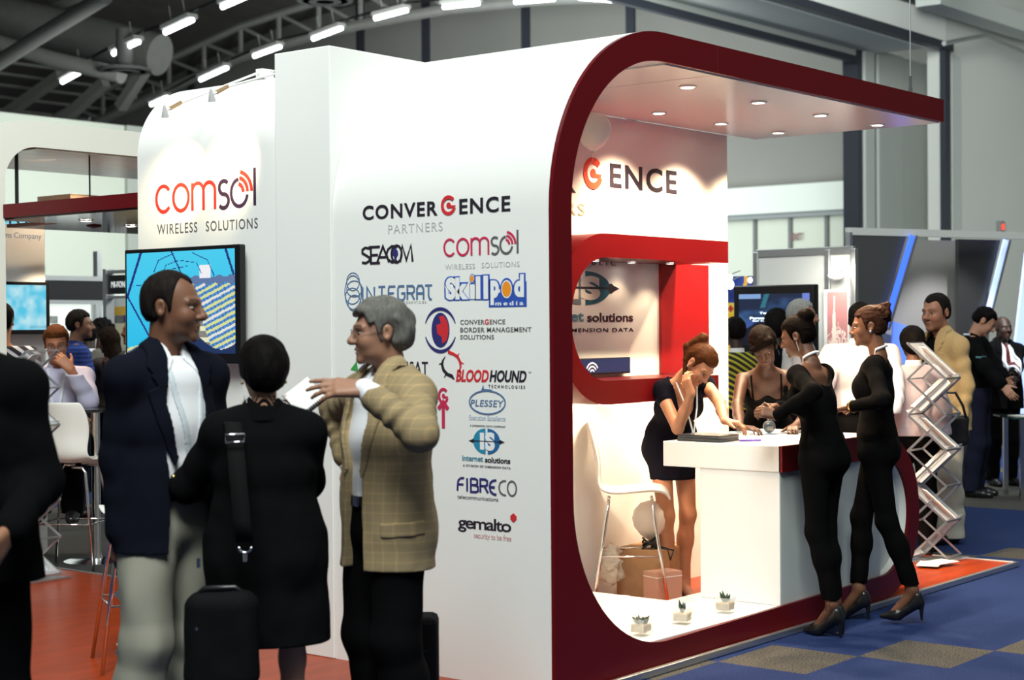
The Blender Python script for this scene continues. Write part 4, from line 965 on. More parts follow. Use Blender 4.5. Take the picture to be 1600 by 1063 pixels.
    def body(s, lips=(.30, .10, .08), brow=(.03, .018, .012), stubble=0., bare=True, eye=1., makeup=0.):
        v = Vol(); K = s.k; f = s.fem
        s.torso(v, -.012)
        for q in 'LR':
            a, e, c = s.arm[q]; m = .88 if f else 1.
            v.cone(a, e, .047*K*m, .039*K*m, .02); v.cone(e, e+(c-e)*.45, .039*K*m, .038*K*m, .015); v.cone(e+(c-e)*.4, c, .037*K*m, .0255*K*m, .015)
            s.hand(v, q)
            h, kn, an = s.leg[q]; m = .95 if f else 1.
            v.cone(h, kn, .078*K*m, .052*K*m, .03); v.cone(kn, kn+(an-kn)*.4+np.array([0, .014*K, 0]), .050*K*m, .051*K*m, .03); v.cone(kn+(an-kn)*.35+np.array([0, .012*K, 0]), an, .050*K*m, .034*K*m, .03)
            if s.heel: v.cone(an+np.array([0, .015, -.02])*K, an+np.array([0, -.10*K, -.055*K-s.heel]), .031*K, .027*K, .03)
            else: v.cone(an+np.array([0, .02, -.045])*K, an+np.array([0, -.12, -.055])*K, .033*K, .026*K, .03)
        s.head(v)
        me, pts = v.grid(s.vox).mesh('body'); s.bodyvol = v
        o = mkobj('body', me, s.root, SKINM)
        # pigment: lips, brows, lids, stubble, warm cheeks
        p = ((pts-s.hc)@s.Rh)/s.hs; c = np.tile(s.skin, (len(pts), 1)); fr = (p[:, 1] < -.02) & (np.abs(p[:, 2]) < .13) & (np.abs(p[:, 0]) < .085) & (p[:, 1] > -.135)
        def mixin(mask, col, a): nonlocal c; mk = (mask*a*fr)[:, None]; c = c*(1-mk)+np.asarray(col)*mk
        sm = lambda d, w: np.clip(1-d/w, 0, 1)
        if stubble: mixin(sm(np.abs(p[:, 2]+.085)-.03, .03)*(1-sm(np.hypot(p[:, 0]*.8, p[:, 2]+.068), .018)), s.skin*.45+.01, stubble)
        mixin(sm(np.hypot(np.abs(p[:, 0])-.042, p[:, 2]+.03), .03), s.skin*np.array([1.25, .95, .9]), .35)
        mixin(np.clip(sm(np.abs(np.abs(p[:, 0])-.0)/2.6+np.abs(p[:, 2]+.0675)-.0045, .006), 0, 1), lips, .85)
        xx = np.abs(p[:, 0]); bz = .0235+.004*np.sin((xx-.012)/.04*math.pi)
        mixin(sm(np.abs(p[:, 2]-bz)-.002, .0045 if not f else .003)*((xx > .012) & (xx < .052)), brow, .8)
        if makeup: mixin(sm(np.hypot((xx-.033)*.75, p[:, 2]-.006)-.004, .013), (.02, .02, .025), makeup)
        mixin(sm(np.hypot((xx-.0315)*.62, p[:, 2]-.0035)-.0045, .006), s.skin*.35, .6)
        a = me.color_attributes.new('tint', 'FLOAT_COLOR', 'POINT'); a.data.foreach_set('color', np.concatenate([c, np.ones((len(c), 1))], 1).astype(np.float32).ravel())
        if eye:
            for q in (1, -1):
                mb = MB(); mb.ball(s.H((q*.0315, -.0775, -.0005)), np.array([.0135, .0122, .0066*eye])*s.hs, 14, s.Rh); eo = mb.build('eye', EYEW, s.root, smooth='all')
                mb = MB(); mb.ball(s.H((q*.0315, -.0848, -.001)), np.array([.0062, .0068, .0060*eye])*s.hs, 10, s.Rh); mb.build('iris', IRIS, eo, smooth='all')
        return o
    # -- hair
    def hair(s, col, t=.010, line=.062, slope=.30, sideburn=-.02, nape=-.055, extra=None, noise=.004, sc=(70, 70, 25), temple=0., name='hair', rough=.55, fringe=None, seed=1, vox=None, top=0., back=0., ear=True, taper=1.):
        v = Vol(); S = s.hs; H = s.H
        v.ell(H((0, .014, .034)), np.array([.076+t, .097+t+back*.5, .086+t+top])*S, .02, s.Rh)
        v.ell(H((0, .045+back*.4, -.015)), np.array([.060+t, .055+t+back, .060+t])*S, .03*S, s.Rh)
        v.ell(H((0, -.01, -.005)), np.array([.070+t*.8, .062+t*.5, .075])*S, .02*S, s.Rh)
        parts = Vol(); 
        if extra: extra(parts, H, S, s.Rh)
        g = v.grid(vox or min(s.vox, .006)) if not parts.p else None
        if g is None:
            w = Vol(); w.p = v.p+parts.p; g = w.grid(vox or min(s.vox, .006))
        def keep(P):
            p = ((P-s.hc)@s.Rh)/S
            x = np.abs(p[:, 0]); y = p[:, 1]; z = p[:, 2]
            hl = line
            d1 = np.minimum((hl+temple*np.exp(-((x-.038)/.022)**2))-z, (-.022-slope*np.maximum(z, -.03))-y)  # face if both positive
            d2 = np.minimum(sideburn-z, .030-y)                       # below the sideburn, in front of the ear
            d = np.maximum(np.maximum(d1, d2), nape-z)
            if ear: d = np.maximum(d, .027-np.sqrt((x-.082)**2*.5+(y-.016)**2+((z+.008)*.8)**2))
            if parts.p:
                e = parts.ev(P)/S; d = np.minimum(d, e-.001)
            d = np.maximum(d, -.5)
            if fringe is not None: d = np.minimum(d, fringe(p))
            return d*S
        g.noise(noise*S, np.asarray(sc)/S, seed)
        m_ = g.D < .04; P_ = g.pts()[m_]; dd = keep(P_)/S
        thin = np.clip(1+dd/.028, 0, 1)**1.5
        if parts.p: thin = thin*np.clip(parts.ev(P_)/S/.012, 0, 1)
        g.D[m_] += thin*t*.75*S*taper
        g.cut(keep, .004)
        m = mat('hair_%02d%02d%02d_%d' % (*[int(c*255) for c in col], int(rough*10)), col, rough=rough, spec=.03, noise=.5, nscale=90, bump=.5, bscale=160, stretch=(1, 1, .3))
        return s.put(g, name, m)
    # -- clothes
    def sleeves(s, v, e, ra=.052, rb=.04, rc=.030, upto=1., wr=None, k=.03, side='LR'):
        K = s.k*(.9 if s.fem else 1.)
        for q in side:
            a, el, c = s.arm[q]; W = (lambda p: None if wr is None else (wr[0], wr[1], p))
            if upto < .5: v.cone(a, a+(el-a)*upto*2, ra*K+e, (ra+(rb-ra)*upto*2)*K+e, k, wr=W(.3)); continue
            v.cone(a, el, ra*K+e, rb*K+e, k, wr=W(.4)); v.cone(el, el+(c-el)*(upto*2-1), rb*K+e, rc*K+e, k, wr=W(2.1))
    def legs(s, v, e, ra=.080, rb=.056, rc=.045, z0=None, k=.03, side='LR', flare=0., fw=.003):
        K = s.k*(.96 if s.fem else 1.)
        for q in side:
            h, kn, an = s.leg[q]; end = an+(an-kn)*.10 if z0 is None else kn+(an-kn)*z0
            v.cone(h, kn, ra*K+e, rb*K+e, k, wr=(fw, 9, .5)); v.cone(kn, kn+(an-kn)*.4+np.array([0, .012*K, 0]), rb*K+e, max(.053, rb*.96)*K+e, k)
            v.cone(kn+(an-kn)*.35+np.array([0, .012*K, 0]), end, max(.053, rb*.96)*K+e, (rc+flare)*K+e, k, wr=(fw, 12, 1.))
    def crotch(s, v, e=.01, top=.05):
        K, w = s.k, s.w; hp = (.158, .110) if not s.fem else (.160, .110)
        v.ecap(s.pel+np.array([0, 0, -.055*K]), s.pel+np.array([0, 0, top*K]), (hp[0]*K*w+e, hp[1]*K*(.4+.6*w)+e), (hp[0]*.93*K*w+e, hp[1]*.93*K*(.4+.6*w)+e), (1, 0, 0), .03)
        for sg in (1, -1): v.ell(s.pel+np.array([sg*.065*K*w, .055*K, -.05*K]), np.array([.085, .07, .085])*K+e, .04)
    def trousers(s, m, e=.012, rc=.058, ra=.083, rb=.060, z0=None, fold=.004, hemz=.055, fw=.003, name='trousers', top=.07, belt=None):
        v = Vol(); s.crotch(v, e, top); s.legs(v, e, ra, rb, rc, z0, fw=fw)
        g = v.grid(s.vox); g.noise(fold, (14, 14, 6), 3); zt = s.pel[2]+(top-.0)*s.k
        hz = {q: s.leg[q][2][2]-.085*s.k+hemz*s.k for q in 'LR'}; mx = (s.leg['L'][2][0]+s.leg['R'][2][0])/2
        g.cut(lambda P: np.maximum(P[:, 2]-zt, np.where(P[:, 0] > mx, hz['L'], hz['R'])-P[:, 2]))
        o = s.put(g, name, m); s.trv = v
        if belt:
            b = Vol(); s.crotch(b, e+.007, top+.03); gb = b.grid(min(s.vox, .006)); gb.cut(lambda P: np.abs(P[:, 2]-(zt-.014))-.018); s.put(gb, 'belt', belt)
            y = -(.110*.93*s.k*(.4+.6*s.w)+e+.012); mb = MB(); mb.box((s.pel[0]-.017, s.pel[1]+y-.006, zt-.034), (s.pel[0]+.017, s.pel[1]+y+.004, zt+.006)); mb.build('belt_buckle', CHROME, s.root, bevel=.003)
        return o
    def shirt(s, m, e=.010, upto=.99, hem=.055, neckz=.205, fold=.003, name='shirt', sleeve=True, stripes=None, vneck=0., scoop=None, es=None, ra=.055, rb=.046, rc=.036, wr=(.003, 12)):
        v = Vol(); s.torso(v, e)
        if sleeve: s.sleeves(v, e if es is None else es, ra, rb, rc, upto, wr)
        g = v.grid(s.vox); g.noise(fold, (11, 11, 7), 5); zl = s.pel[2]+hem*s.k; s.shirtvol = v
        nb = s.chest+s.Rc@np.array([0, 0, neckz*s.k])
        def cut(P):
            d = zl-P[:, 2]; q = (P-nb)@s.Rc; d = np.maximum(d, q[:, 2]+.0*q[:, 1])
            d = np.maximum(d, .060*s.k-np.hypot(q[:, 0], (q[:, 1]-.01)*1.0)-.6*np.maximum(-q[:, 2], 0))
            if vneck: d = np.maximum(d, np.minimum(vneck*s.k-(-q[:, 2])*.9-np.abs(q[:, 0])*1.1, -q[:, 1]+.0))
            if scoop is not None: d = np.maximum(d, scoop(q/s.k)*s.k)
            return d
        g.cut(cut); return s.put(g, name, m)
    def collar(s, m, h=.034, r0=.058, spread=.007, gap=.03, name='collar', e=0.):
        """folded shirt collar round the neck"""
        K = s.k; f = .86 if s.fem else 1.; b = s.neck+s.Rc@np.array([0, .012, -.018])*K
        v = Vol(); v.ecap(b+s.Rc@np.array([0, 0, -.05*K]), b+s.Rc@np.array([0, .004, .07*K]), ((r0+spread+.012)*K*f+e, (r0+spread+.012)*K*f+e), ((r0+.004)*K*f+e, (r0+.004)*K*f+e), s.Rc@np.array([1., 0, 0]), 0)
        w = Vol(); w.ecap(b+s.Rc@np.array([0, 0, -.06*K]), b+s.Rc@np.array([0, .004, .10*K]), ((r0+spread)*K*f+e, (r0+spread)*K*f+e), ((r0-.005)*K*f+e, (r0-.005)*K*f+e), s.Rc@np.array([1., 0, 0]), 0)
        g = v.grid(min(s.vox, .005))
        def cut(P):
            q = (P-b)@s.Rc/K; d = -w.ev(P)
            front = np.clip(-q[:, 1]/.06, 0, 1)
            d = np.maximum(d, (q[:, 2]-(h-.022*front+e))*K); d = np.maximum(d, (-.026-.020*front-q[:, 2])*K)
            d = np.maximum(d, np.where(q[:, 1] < 0, (gap*(.35+(h-q[:, 2])*9)-np.abs(q[:, 0]))*K, -1)); d = np.maximum(d, np.where(q[:, 1] < -.015, (np.abs(q[:, 0])-.052-1.2*np.maximum(q[:, 2]+.012, 0))*K, -1)); return d
        g.cut(cut); return s.put(g, name, m)
    def jacket(s, m, hem=.80, V=None, e=.026, lapels=True, wr=(.0025, 15), fold=.004, skirt=(.228, .182), name='jacket', sleeve_end=.97, ra=.056, rb=.052, rc=.044, pocket=None, lm=None, cut_to_shirt=True, shoulder=.006):
        K, w = s.k, s.w; v = Vol(); s.torso(v, e, k=.04)
        z1 = hem*K+s.heel
        v.ecap(s.waist+np.array([0, 0, .0]), np.array([s.pel[0], s.pel[1], z1-.16]), ((.150)*K*w+e, (.108)*K+e), (skirt[0]*K*w, skirt[1]*K), (1, 0, 0), .04)
        for q, sg in (('L', 1), ('R', -1)): v.cone(s.chest+s.Rc@np.array([sg*.05, 0, .165])*K, s.sh[q]+s.Rc@np.array([-sg*.012, 0, .006])*K, .060*K+e*.6, .046*K+shoulder+e*.4, .03)
        s.sleeves(v, .006, ra, rb, rc, sleeve_end, wr, .035)
        g = v.grid(s.vox); g.noise(fold, (9, 9, 6), 9); g.noise(fold*.4, (25, 25, 16), 11)
        nb = s.neck; s.jv = v
        def opening(P):
            q = np.stack([P[:, 0], P[:, 2]], -1); d = poly2(q, V); d = np.maximum(d, P[:, 1]-(s.chest[1]-.0))
            return -np.maximum(d, -(s.shirtvol.ev(P)+.004)) if cut_to_shirt else -d
        def cut(P):
            d = z1-P[:, 2]; q = (P-nb)@s.Rc; d = np.maximum(d, q[:, 2]-.012*K-.25*q[:, 1]); d = np.maximum(d, (.080*K-np.hypot(q[:, 0], q[:, 1]-.01))-.45*np.maximum(-q[:, 2]-.01, 0))
            if V is not None: d = np.maximum(d, opening(P))
            return d
        g.cut(cut); o = s.put(g, name, m)
        return o
    def patch(s, vol, polys, m, name, t=.006, t0=-.004, back=False, vox=None, label=None, lines=None, lw=.009, R=None, c=None, side=None):
        """a raised piece of cloth lying on the surface of vol, outlined in the wearer's front plane (x, z)"""
        pts = np.concatenate([np.asarray(p) for p in (polys or lines)]); a = pts.min(0)-.02; b = pts.max(0)+.02
        l, h = vol.bounds(); ym = s.chest[1]
        lo = [a[0], ym if back else l[1]-.02, a[1]]; hi = [b[0], h[1]+.02 if back else ym+.03, b[1]]
        R = np.eye(3) if R is None else R
        if side is not None:
            lo = [l[0]-.02, a[0], a[1]] if side < 0 else [s.chest[0], a[0], a[1]]; hi = [s.chest[0], b[0], b[1]] if side < 0 else [h[0]+.02, b[0], b[1]]
        g = vol.grid(vox or min(s.vox, .0045), lo, hi)
        def cut(P):
            q = P[:, (0, 2)] if side is None else P[:, (1, 2)]; d = np.full(len(P), 9.)
            for p in polys or []: d = np.minimum(d, poly2(q, p))
            for p in lines or []: d = np.minimum(d, line2(q, np.asarray(p))-lw)
            return d
        D0 = g.D.copy(); g.D = D0-t; g.cut(cut); g.D = np.maximum(g.D, -(D0-t0)); return s.put(g, name, m, label)
    def glasses(s, m, r=.021):
        H = s.H; mb = MB()
        for q in (1, -1):
            mb.tube([H((q*.033+r*1.12*math.cos(a), -.1035+.35*abs(math.cos(a)*r+0)*.5, -.002+r*.78*math.sin(a))) for a in np.linspace(0, 2*math.pi, 20)[:-1]], .0013*s.hs, 5, True)
            mb.tube([H((q*.056, -.098, .003)), H((q*.070, -.060, .004)), H((q*.077, .012, .004)), H((q*.076, .03, -.010))], .0014*s.hs, 5)
        mb.tube([H((-.010, -.106, .002)), H((0, -.109, .004)), H((.010, -.106, .002))], .0013*s.hs, 5)
        o = mb.build('glasses', m, s.root, smooth='all'); mb = MB()
        for q in (1, -1): mb.add([H((q*.033+r*1.08*math.cos(a), -.1032+.18*abs(math.cos(a)*r), -.002+r*.75*math.sin(a))) for a in np.linspace(0, 2*math.pi, 19)[:-1]], [tuple(range(18))])
        mb.build('lens', LENS, o); return o
    def shoes(s, m, high=0.):
        K = s.k
        for q in 'LR':
            h, kn, an = s.leg[q]; v = Vol(); z = an[2]-.085*K-s.heel; sg = 1 if q == 'L' else -1
            if s.heel:
                hp = np.array([an[0], an[1]+.045*K, z+s.heel]); bp = np.array([an[0]+sg*.006, an[1]-.085*K, z+.026]); tp = np.array([an[0]+sg*.010, an[1]-.165*K, z+.018])
                v.cone(hp+np.array([0, -.01, .030]), hp+np.array([0, -.03, -.004]), .031*K, .030*K, .015); v.cone(hp+np.array([0, 0, .0]), bp, .032*K, .034*K, .02); v.cone(bp, tp, .034*K, .014*K, .02)
                v.cone(hp+np.array([0, .012, -.01]), np.array([hp[0], hp[1]+.014, z+.006]), .017*K, .0065*K, .01)
                g = v.grid(min(s.vox, .004)); top = hp[2]
                fo = s.bodyvol
                def cut(P):
                    d = z-P[:, 2]; t = (P[:, 1]-tp[1])/(hp[1]-tp[1]); d = np.maximum(d, np.where((t > .22) & (t < .92), -(fo.ev(P)-.002), -1)); return np.maximum(d, P[:, 2]-(z+.035+(s.heel+.025)*np.clip(t, 0, 1)**1.5+.012))
                g.cut(cut)
            else:
                v.cone((an[0], an[1]+.035*K, z+.045), (an[0]+sg*.012, an[1]-.11*K, z+.036), .041*K, .043*K, .02); v.cone((an[0]+sg*.012, an[1]-.11*K, z+.034), (an[0]+sg*.012, an[1]-.17*K, z+.026), .043*K, .032*K, .02); v.cone((an[0], an[1]+.01, z+.05), (an[0], an[1]+.005, z+.09), .042*K, .040*K, .02)
                g = v.grid(min(s.vox, .005)); g.cut(lambda P: z-P[:, 2])
            s.put(g, 'shoe', m)
LENS = bpy.data.materials.new('spectacle_lens'); LENS.use_nodes = True
_b = LENS.node_tree.nodes['Principled BSDF']; _b.inputs['Alpha'].default_value = .10; _b.inputs['Roughness'].default_value = .05; _b.inputs['Base Color'].default_value = (.7, .75, .9, 1)
# ------------------------------------------------------------------ the people
NAVYJ = mat('navy_wool', (.006, .007, .013), rough=.95, spec=.06, bump=.3, bscale=500)
BLACKJ = mat('black_wool', (.0035, .0035, .004), rough=.95, spec=.06, bump=.3, bscale=500)
BLACKC = mat('black_coat_wool', (.0045, .0045, .005), rough=.95, spec=.06, bump=.4, bscale=400)
JERSEY = mat('black_jersey', (.0028, .0028, .003), rough=.95, spec=.05)
DRESS = mat('black_dress', (.004, .004, .008), rough=.95, spec=.06)
WSHIRT = mat('white_cotton', (.78, .78, .82), rough=.85, bump=.15, bscale=400)
LILAC = mat('lilac_cotton', (.50, .49, .66), rough=.85)
CHINO = mat('stone_chino', (.30, .29, .235), rough=.9, bump=.2, bscale=400)
BEIGE = mat('beige_trousers', (.52, .49, .40), rough=.9)
BLKTR = mat('black_trousers', (.0035, .0035, .004), rough=.95, spec=.06)
DENIM = mat('dark_denim', (.012, .014, .028), rough=.95, spec=.06)
LEATHER = mat('black_leather', (.008, .008, .009), rough=.3)
RIBBON = mat('white_ribbon', (.60, .65, .71), rough=.6)
BADGE = mat('white_badge', (.75, .73, .68), rough=.4)
CORD = mat('tan_corduroy', (.46, .32, .15), rough=.95, noise=.15, nscale=60, bump=.3, bscale=300)
PINKW = mat('pale_pink_cotton', (.42, .36, .40), rough=.9)
GOLD = mat('gold', (.8, .55, .2), rough=.25, metal=1.)
SILVER = mat('silver', (.8, .8, .82), rough=.15, metal=1.)
def tweed():
    m = mat('tan_tweed', (.30, .225, .125), rough=.95, noise=.2, nscale=500, bump=.35, bscale=600)
    nt = m.node_tree; b = nt.nodes['Principled BSDF']; src = b.inputs['Base Color'].links[0].from_socket
    tc = nt.nodes.new('ShaderNodeTexCoord'); prev = src
    for d, sc in (('X', 9.), ('Z', 9.)):
        w = nt.nodes.new('ShaderNodeTexWave'); w.bands_direction = d; w.inputs['Scale'].default_value = sc; w.inputs['Distortion'].default_value = .3
        nt.links.new(tc.outputs['Object'], w.inputs['Vector'])
        r = nt.nodes.new('ShaderNodeValToRGB'); r.color_ramp.elements[0].position = .0; r.color_ramp.elements[0].color = (1.25, 1.2, 1.1, 1); r.color_ramp.elements[1].position = .12; r.color_ramp.elements[1].color = (1, 1, 1, 1)
        nt.links.new(w.outputs['Fac'], r.inputs[0])
        x = nt.nodes.new('ShaderNodeMix'); x.data_type = 'RGBA'; x.blend_type = 'MULTIPLY'; x.inputs['Factor'].default_value = 1
        nt.links.new(prev, x.inputs['A']); nt.links.new(r.outputs[0], x.inputs['B']); prev = x.outputs['Result']
    nt.links.new(prev, b.inputs['Base Color']); return m
TWEED = tweed()
def striped(name, c1, c2, sc, d='Z', rot=0.):
    m = mat(name, c1, rough=.9); nt = m.node_tree; b = nt.nodes['Principled BSDF']; tc = nt.nodes.new('ShaderNodeTexCoord')
    mp = nt.nodes.new('ShaderNodeMapping'); mp.inputs['Rotation'].default_value = (0, rot, 0); nt.links.new(tc.outputs['Object'], mp.inputs[0])
    w = nt.nodes.new('ShaderNodeTexWave'); w.bands_direction = d; w.inputs['Scale'].default_value = sc; w.inputs['Distortion'].default_value = 1.0; w.inputs['Detail'].default_value = 0; nt.links.new(mp.outputs[0], w.inputs['Vector'])
    r = nt.nodes.new('ShaderNodeValToRGB'); r.color_ramp.interpolation = 'CONSTANT'; r.color_ramp.elements[0].color = (*c1, 1); r.color_ramp.elements[1].position = .62; r.color_ramp.elements[1].color = (*c2, 1)
    nt.links.new(w.outputs['Fac'], r.inputs[0]); nt.links.new(r.outputs[0], b.inputs['Base Color']); return m
LIGHT, TANNED, BROWN, DARK = (.46, .24, .155), (.30, .145, .085), (.155, .068, .038), (.035, .018, .012)
BLK, DKB, BRN, GRY = (.006, .005, .005), (.018, .010, .007), (.10, .035, .012), (.16, .16, .15)
def lanyard(P, vol, pts, badge=None, w=.008, tilt=0.):
    K = P.k; pts = [[(x*K, z*K+P.heel) for x, z in l] for l in pts]
    o = P.patch(vol, None, RIBBON, 'lanyard', t=.006, t0=-.003, lines=pts, lw=w, vox=.0045)
    if badge:
        bx, bz, bw, bh = badge; bx, bz = bx*K, bz*K+P.heel; q = np.array([[bx, -.4, bz]]); ys = np.linspace(-.30, .05, 90); D = vol.ev(np.stack([np.full(90, bx), ys, np.full(90, bz)], 1)); y = ys[np.argmax(D < .006)]-.008
        MB().obox((bx, y, bz), (bw/2, .002, bh/2)).build('badge', BADGE, o, bevel=.001)
        mb = MB()
        for i in range(3): mb.box((bx-bw*.38, y-.0026, bz+bh*(.12-.16*i)), (bx+bw*(.3-.12*i), y-.0021, bz+bh*(.17-.16*i)))
        mb.box((bx-bw*.45, y-.0026, bz-bh*.40), (bx+bw*.45, y-.0021, bz-bh*.30)); mb.build('badge_print', mat('badge_ink', (.2, .15, .12)), o)
    return o
S1 = lambda K, l: [(x*K, z*K) for x, z in l]
mir = lambda l: [(-x, z) for x, z in l]
WING = [(.058, 1.535), (.078, 1.475), (.066, 1.395), (.020, 1.452), (.030, 1.49)]
COLL = [(.050, 1.452), (.112, 1.402), (.128, 1.428), (.110, 1.475), (.092, 1.52), (.064, 1.555), (.048, 1.53)]
LAP = [(.052, 1.455), (.118, 1.395), (.098, 1.360), (.128, 1.345), (.112, 1.24), (.058, 1.09), (.045, 1.12), (.078, 1.30)]

def man_navy():
    P = Person('person', 262, 5.85, 44, 1.80, skin=(.19, .085, .05), head=(36, 3, 0), vox=.005, w=.95, handR=at(186, 850, 5.78), poleR=at(80, 740, 6.3), handL=at(322, 850, 6.0), poleL=at(400, 760, 6.3), feet={'R': (-.15, -.02), 'L': (.13, .04)})
    P.root['label'] = 'man in open navy blazer, white shirt and lanyard, his dark hair receding, facing right'
    P.body(stubble=.55, lips=(.17, .07, .05)); P.hair((.014, .011, .010), t=.007, line=.080, temple=.028, slope=.12, noise=.003, sideburn=-.015)
    P.trousers(CHINO, e=.016, rc=.066, ra=.088, rb=.07, belt=LEATHER, fold=.008, fw=.006); P.shirt(WSHIRT, e=.016, es=-.003, fold=.005); P.collar(WSHIRT, gap=.045)
    P.jacket(NAVYJ, hem=.80, V=[(-.06, 1.56), (.06, 1.56), (.105, 1.30), (.085, 1.06), (.10, .60), (-.11, .60), (-.075, 1.05), (-.09, 1.28)], fold=.004, e=.021)
    P.patch(P.jv, [S1(P.k, q) for q in (LAP, mir(LAP), COLL, mir(COLL))], NAVYJ, 'lapel', t=.009); P.shoes(LEATHER); P.patch(P.shirtvol, [S1(P.k, WING), S1(P.k, mir(WING))], WSHIRT, 'collar_wing', t=.009)
    lanyard(P, P.shirtvol, [[(.075, 1.50), (.07, 1.36), (.025, 1.06)], [(-.06, 1.50), (-.045, 1.36), (.02, 1.06)]], w=.011)
    MB().ball((-.085*1, -.165, 1.09), .010, 10).build('jacket_button', GOLD, P.root, smooth='all')
    return P
def woman_coat():
    P = Person('person', 412, 5.65, 188, 1.555, fem=True, skin=LIGHT, head=(10, 6, 0), vox=.006, w=1.12, heel=.03, handL=at(362, 765, 5.9), poleL=at(200, 800, 5.6), handR=at(468, 668, 5.95), poleR=at(500, 830, 5.5), headscale=1.08)
    P.root['label'] = 'woman with short black hair and long black coat, seen from behind, holding a notebook'
    P.body(); P.hair(BLK, t=.020, line=.05, nape=-.105, sideburn=-.045, back=.016, ear=False, noise=.004, sc=(55, 55, 14))
    P.shirt(BLACKJ, e=.006); P.jacket(BLACKC, hem=.57, V=None, e=.036, skirt=(.245, .20), wr=(.003, 10), ra=.072, rb=.066, rc=.054, fold=.006)
    P.collar(BLACKC, h=.055, r0=.062, spread=.03, e=.018); P.shoes(LEATHER)
    for q in (1, -1): MB().ball(P.H((q*.083, .012, -.045)), .006, 8).build('earring', GOLD, P.root, smooth='all')
    return P
def man_tan():
    P = Person('person', 603, 6.0, -52, 1.70, skin=(.33, .17, .11), head=(-24, 3, 0), vox=.005, w=1.04, handL=at(570, 609, 5.68), poleL=at(760, 840, 5.2), handR=at(545, 730, 6.3), poleR=at(500, 760, 6.6), headscale=1.0,
               curl={'L': dict(f=-CR*.97+CU*.08-CF*.1, p=-CU*.7+CF*.62, k=1.12, c=((.10, .12, .1), (.22, .2, .2), (.3, .3, .3), (.4, .3, .3)), t=(.35, .75))})
    P.root['label'] = 'grey-haired man with glasses and tan checked blazer, one hand raised, by the logo wall'
    P.body(lips=(.22, .09, .07), stubble=.15)
    P.hair((.135, .13, .12), t=.015, line=.066, temple=.012, nape=-.085, sideburn=-.038, noise=.007, sc=(50, 30, 22), back=.012, top=.0, extra=lambda v, H, S, R: (v.cone(H((.03, -.075, .085)), H((-.045, -.080, .072)), .020*S, .014*S, .01), v.cone(H((.05, -.05, .08)), H((.066, -.045, .04)), .018*S, .010*S, .01)))
    P.glasses(mat('wire_frame', (.10, .09, .09), rough=.3, metal=.6))
    P.trousers(BLKTR, e=.018, ra=.088, rb=.07, rc=.062, belt=LEATHER, fw=.006); P.shirt(WSHIRT, e=.014, es=-.002, upto=.985); P.collar(WSHIRT, gap=.035)
    K = P.k; P.jacket(TWEED, hem=.755, V=S1(K, [(-.055, 1.56), (.055, 1.56), (.085, 1.32), (.05, 1.12), (.075, .55), (-.075, .55), (-.05, 1.12), (-.085, 1.32)]), e=.03, wr=(.0045, 26), fold=.006, sleeve_end=.90, skirt=(.215, .175), ra=.064, rb=.057, rc=.046)
    P.patch(P.jv, [S1(K, q) for q in (LAP, mir(LAP), COLL, mir(COLL))], TWEED, 'lapel', t=.009)
    P.patch(P.jv, [[(-.12, .855), (.02, .865), (.02, .915), (-.12, .905)]], TWEED, 'pocket_flap', t=.007, side=1)
    P.patch(P.shirtvol, [S1(K, WING), S1(K, mir(WING))], WSHIRT, 'collar_wing', t=.009)
    a, e, c = P.arm['L']; d = nrm(c-e); v = Vol(); v.cone(e+(c-e)*.84, c+d*.004, .047*K, .037*K); g = v.grid(.004); o = P.put(g, 'shirt_cuff', WSHIRT)
    P.shoes(LEATHER)
    mb = MB(); p = P.palm['L']; k = c+p[1]*.105*K+p[3]*(-.0095*K); R = np.stack([p[3], p[2], p[1]], 1); mb.lathe([(.0095, -.003), (.0105, -.003), (.0105, .003), (.0095, .003)], k, 16, R); mb.build('ring', GOLD, P.root, smooth=True)
    return P
def man_dark():
    P = Person('person', -60, 4.95, 172, 1.80, skin=TANNED, vox=.008, w=1.14, handR=at(12, 832, 4.70), poleR=at(150, 740, 5.25))
    P.root['label'] = 'person in a black suit cut off by the left edge, elbow bent, seen from behind'
    P.body(); P.hair(BLK); P.shirt(WSHIRT, e=.006, es=-.004); P.collar(WSHIRT); P.jacket(BLACKJ, hem=.83, V=None, fold=.006); P.trousers(BLKTR, e=.015); P.shoes(LEATHER); return P
def man_seated():
    P = Person('person', 92, 11.5, 8, 1.78, skin=(.42, .17, .09), head=(6, 14, -4), sit=.82, lean=8, vox=.006, handL=at(110, 577, 11.15), poleL=at(165, 690, 11.2), handR=at(60, 655, 11.1), poleR=at(20, 690, 11.4), feet={'L': (.12, -.36, .30), 'R': (-.10, -.34, .30)},
               curl={'L': dict(f=CU*.75-CR*.7, p=CF*.8-CR*.5, c=(.55, .6, .4))})
    P.root['label'] = 'auburn-haired man in lilac shirt, chin in hand, at the high table'
    P.body(lips=(.30, .10, .08)); P.hair(BRN, t=.012, line=.058, noise=.004); P.glasses(mat('wire_frame', (.10, .09, .09)))
    P.shirt(LILAC, e=.016, upto=.93, fold=.006); P.collar(LILAC, gap=.04); P.trousers(BLKTR, e=.014, z0=None); P.shoes(LEATHER)
    lanyard(P, P.shirtvol, [[(.06, 1.30), (.03, 1.10), (.0, .99)], [(-.06, 1.30), (-.035, 1.10), (.0, .99)]], (.0, .93, .085, .12), w=.010); return P
def man_polo():
    P = Person('person', 122, 14.0, 108, 1.76, skin=TANNED, head=(-8, 0, 0), vox=.009)
    P.root['label'] = 'dark-haired man in blue striped polo shirt, behind the man at the high table'
    P.body(stubble=.3); P.hair((.02, .015, .012), t=.011, noise=.006); P.shirt(striped('blue_stripes', (.012, .03, .16), (.03, .07, .33), 9), e=.018, upto=.42, name='polo_shirt'); P.collar(MATS['blue_stripes']); P.trousers(DENIM); P.shoes(LEATHER); return P
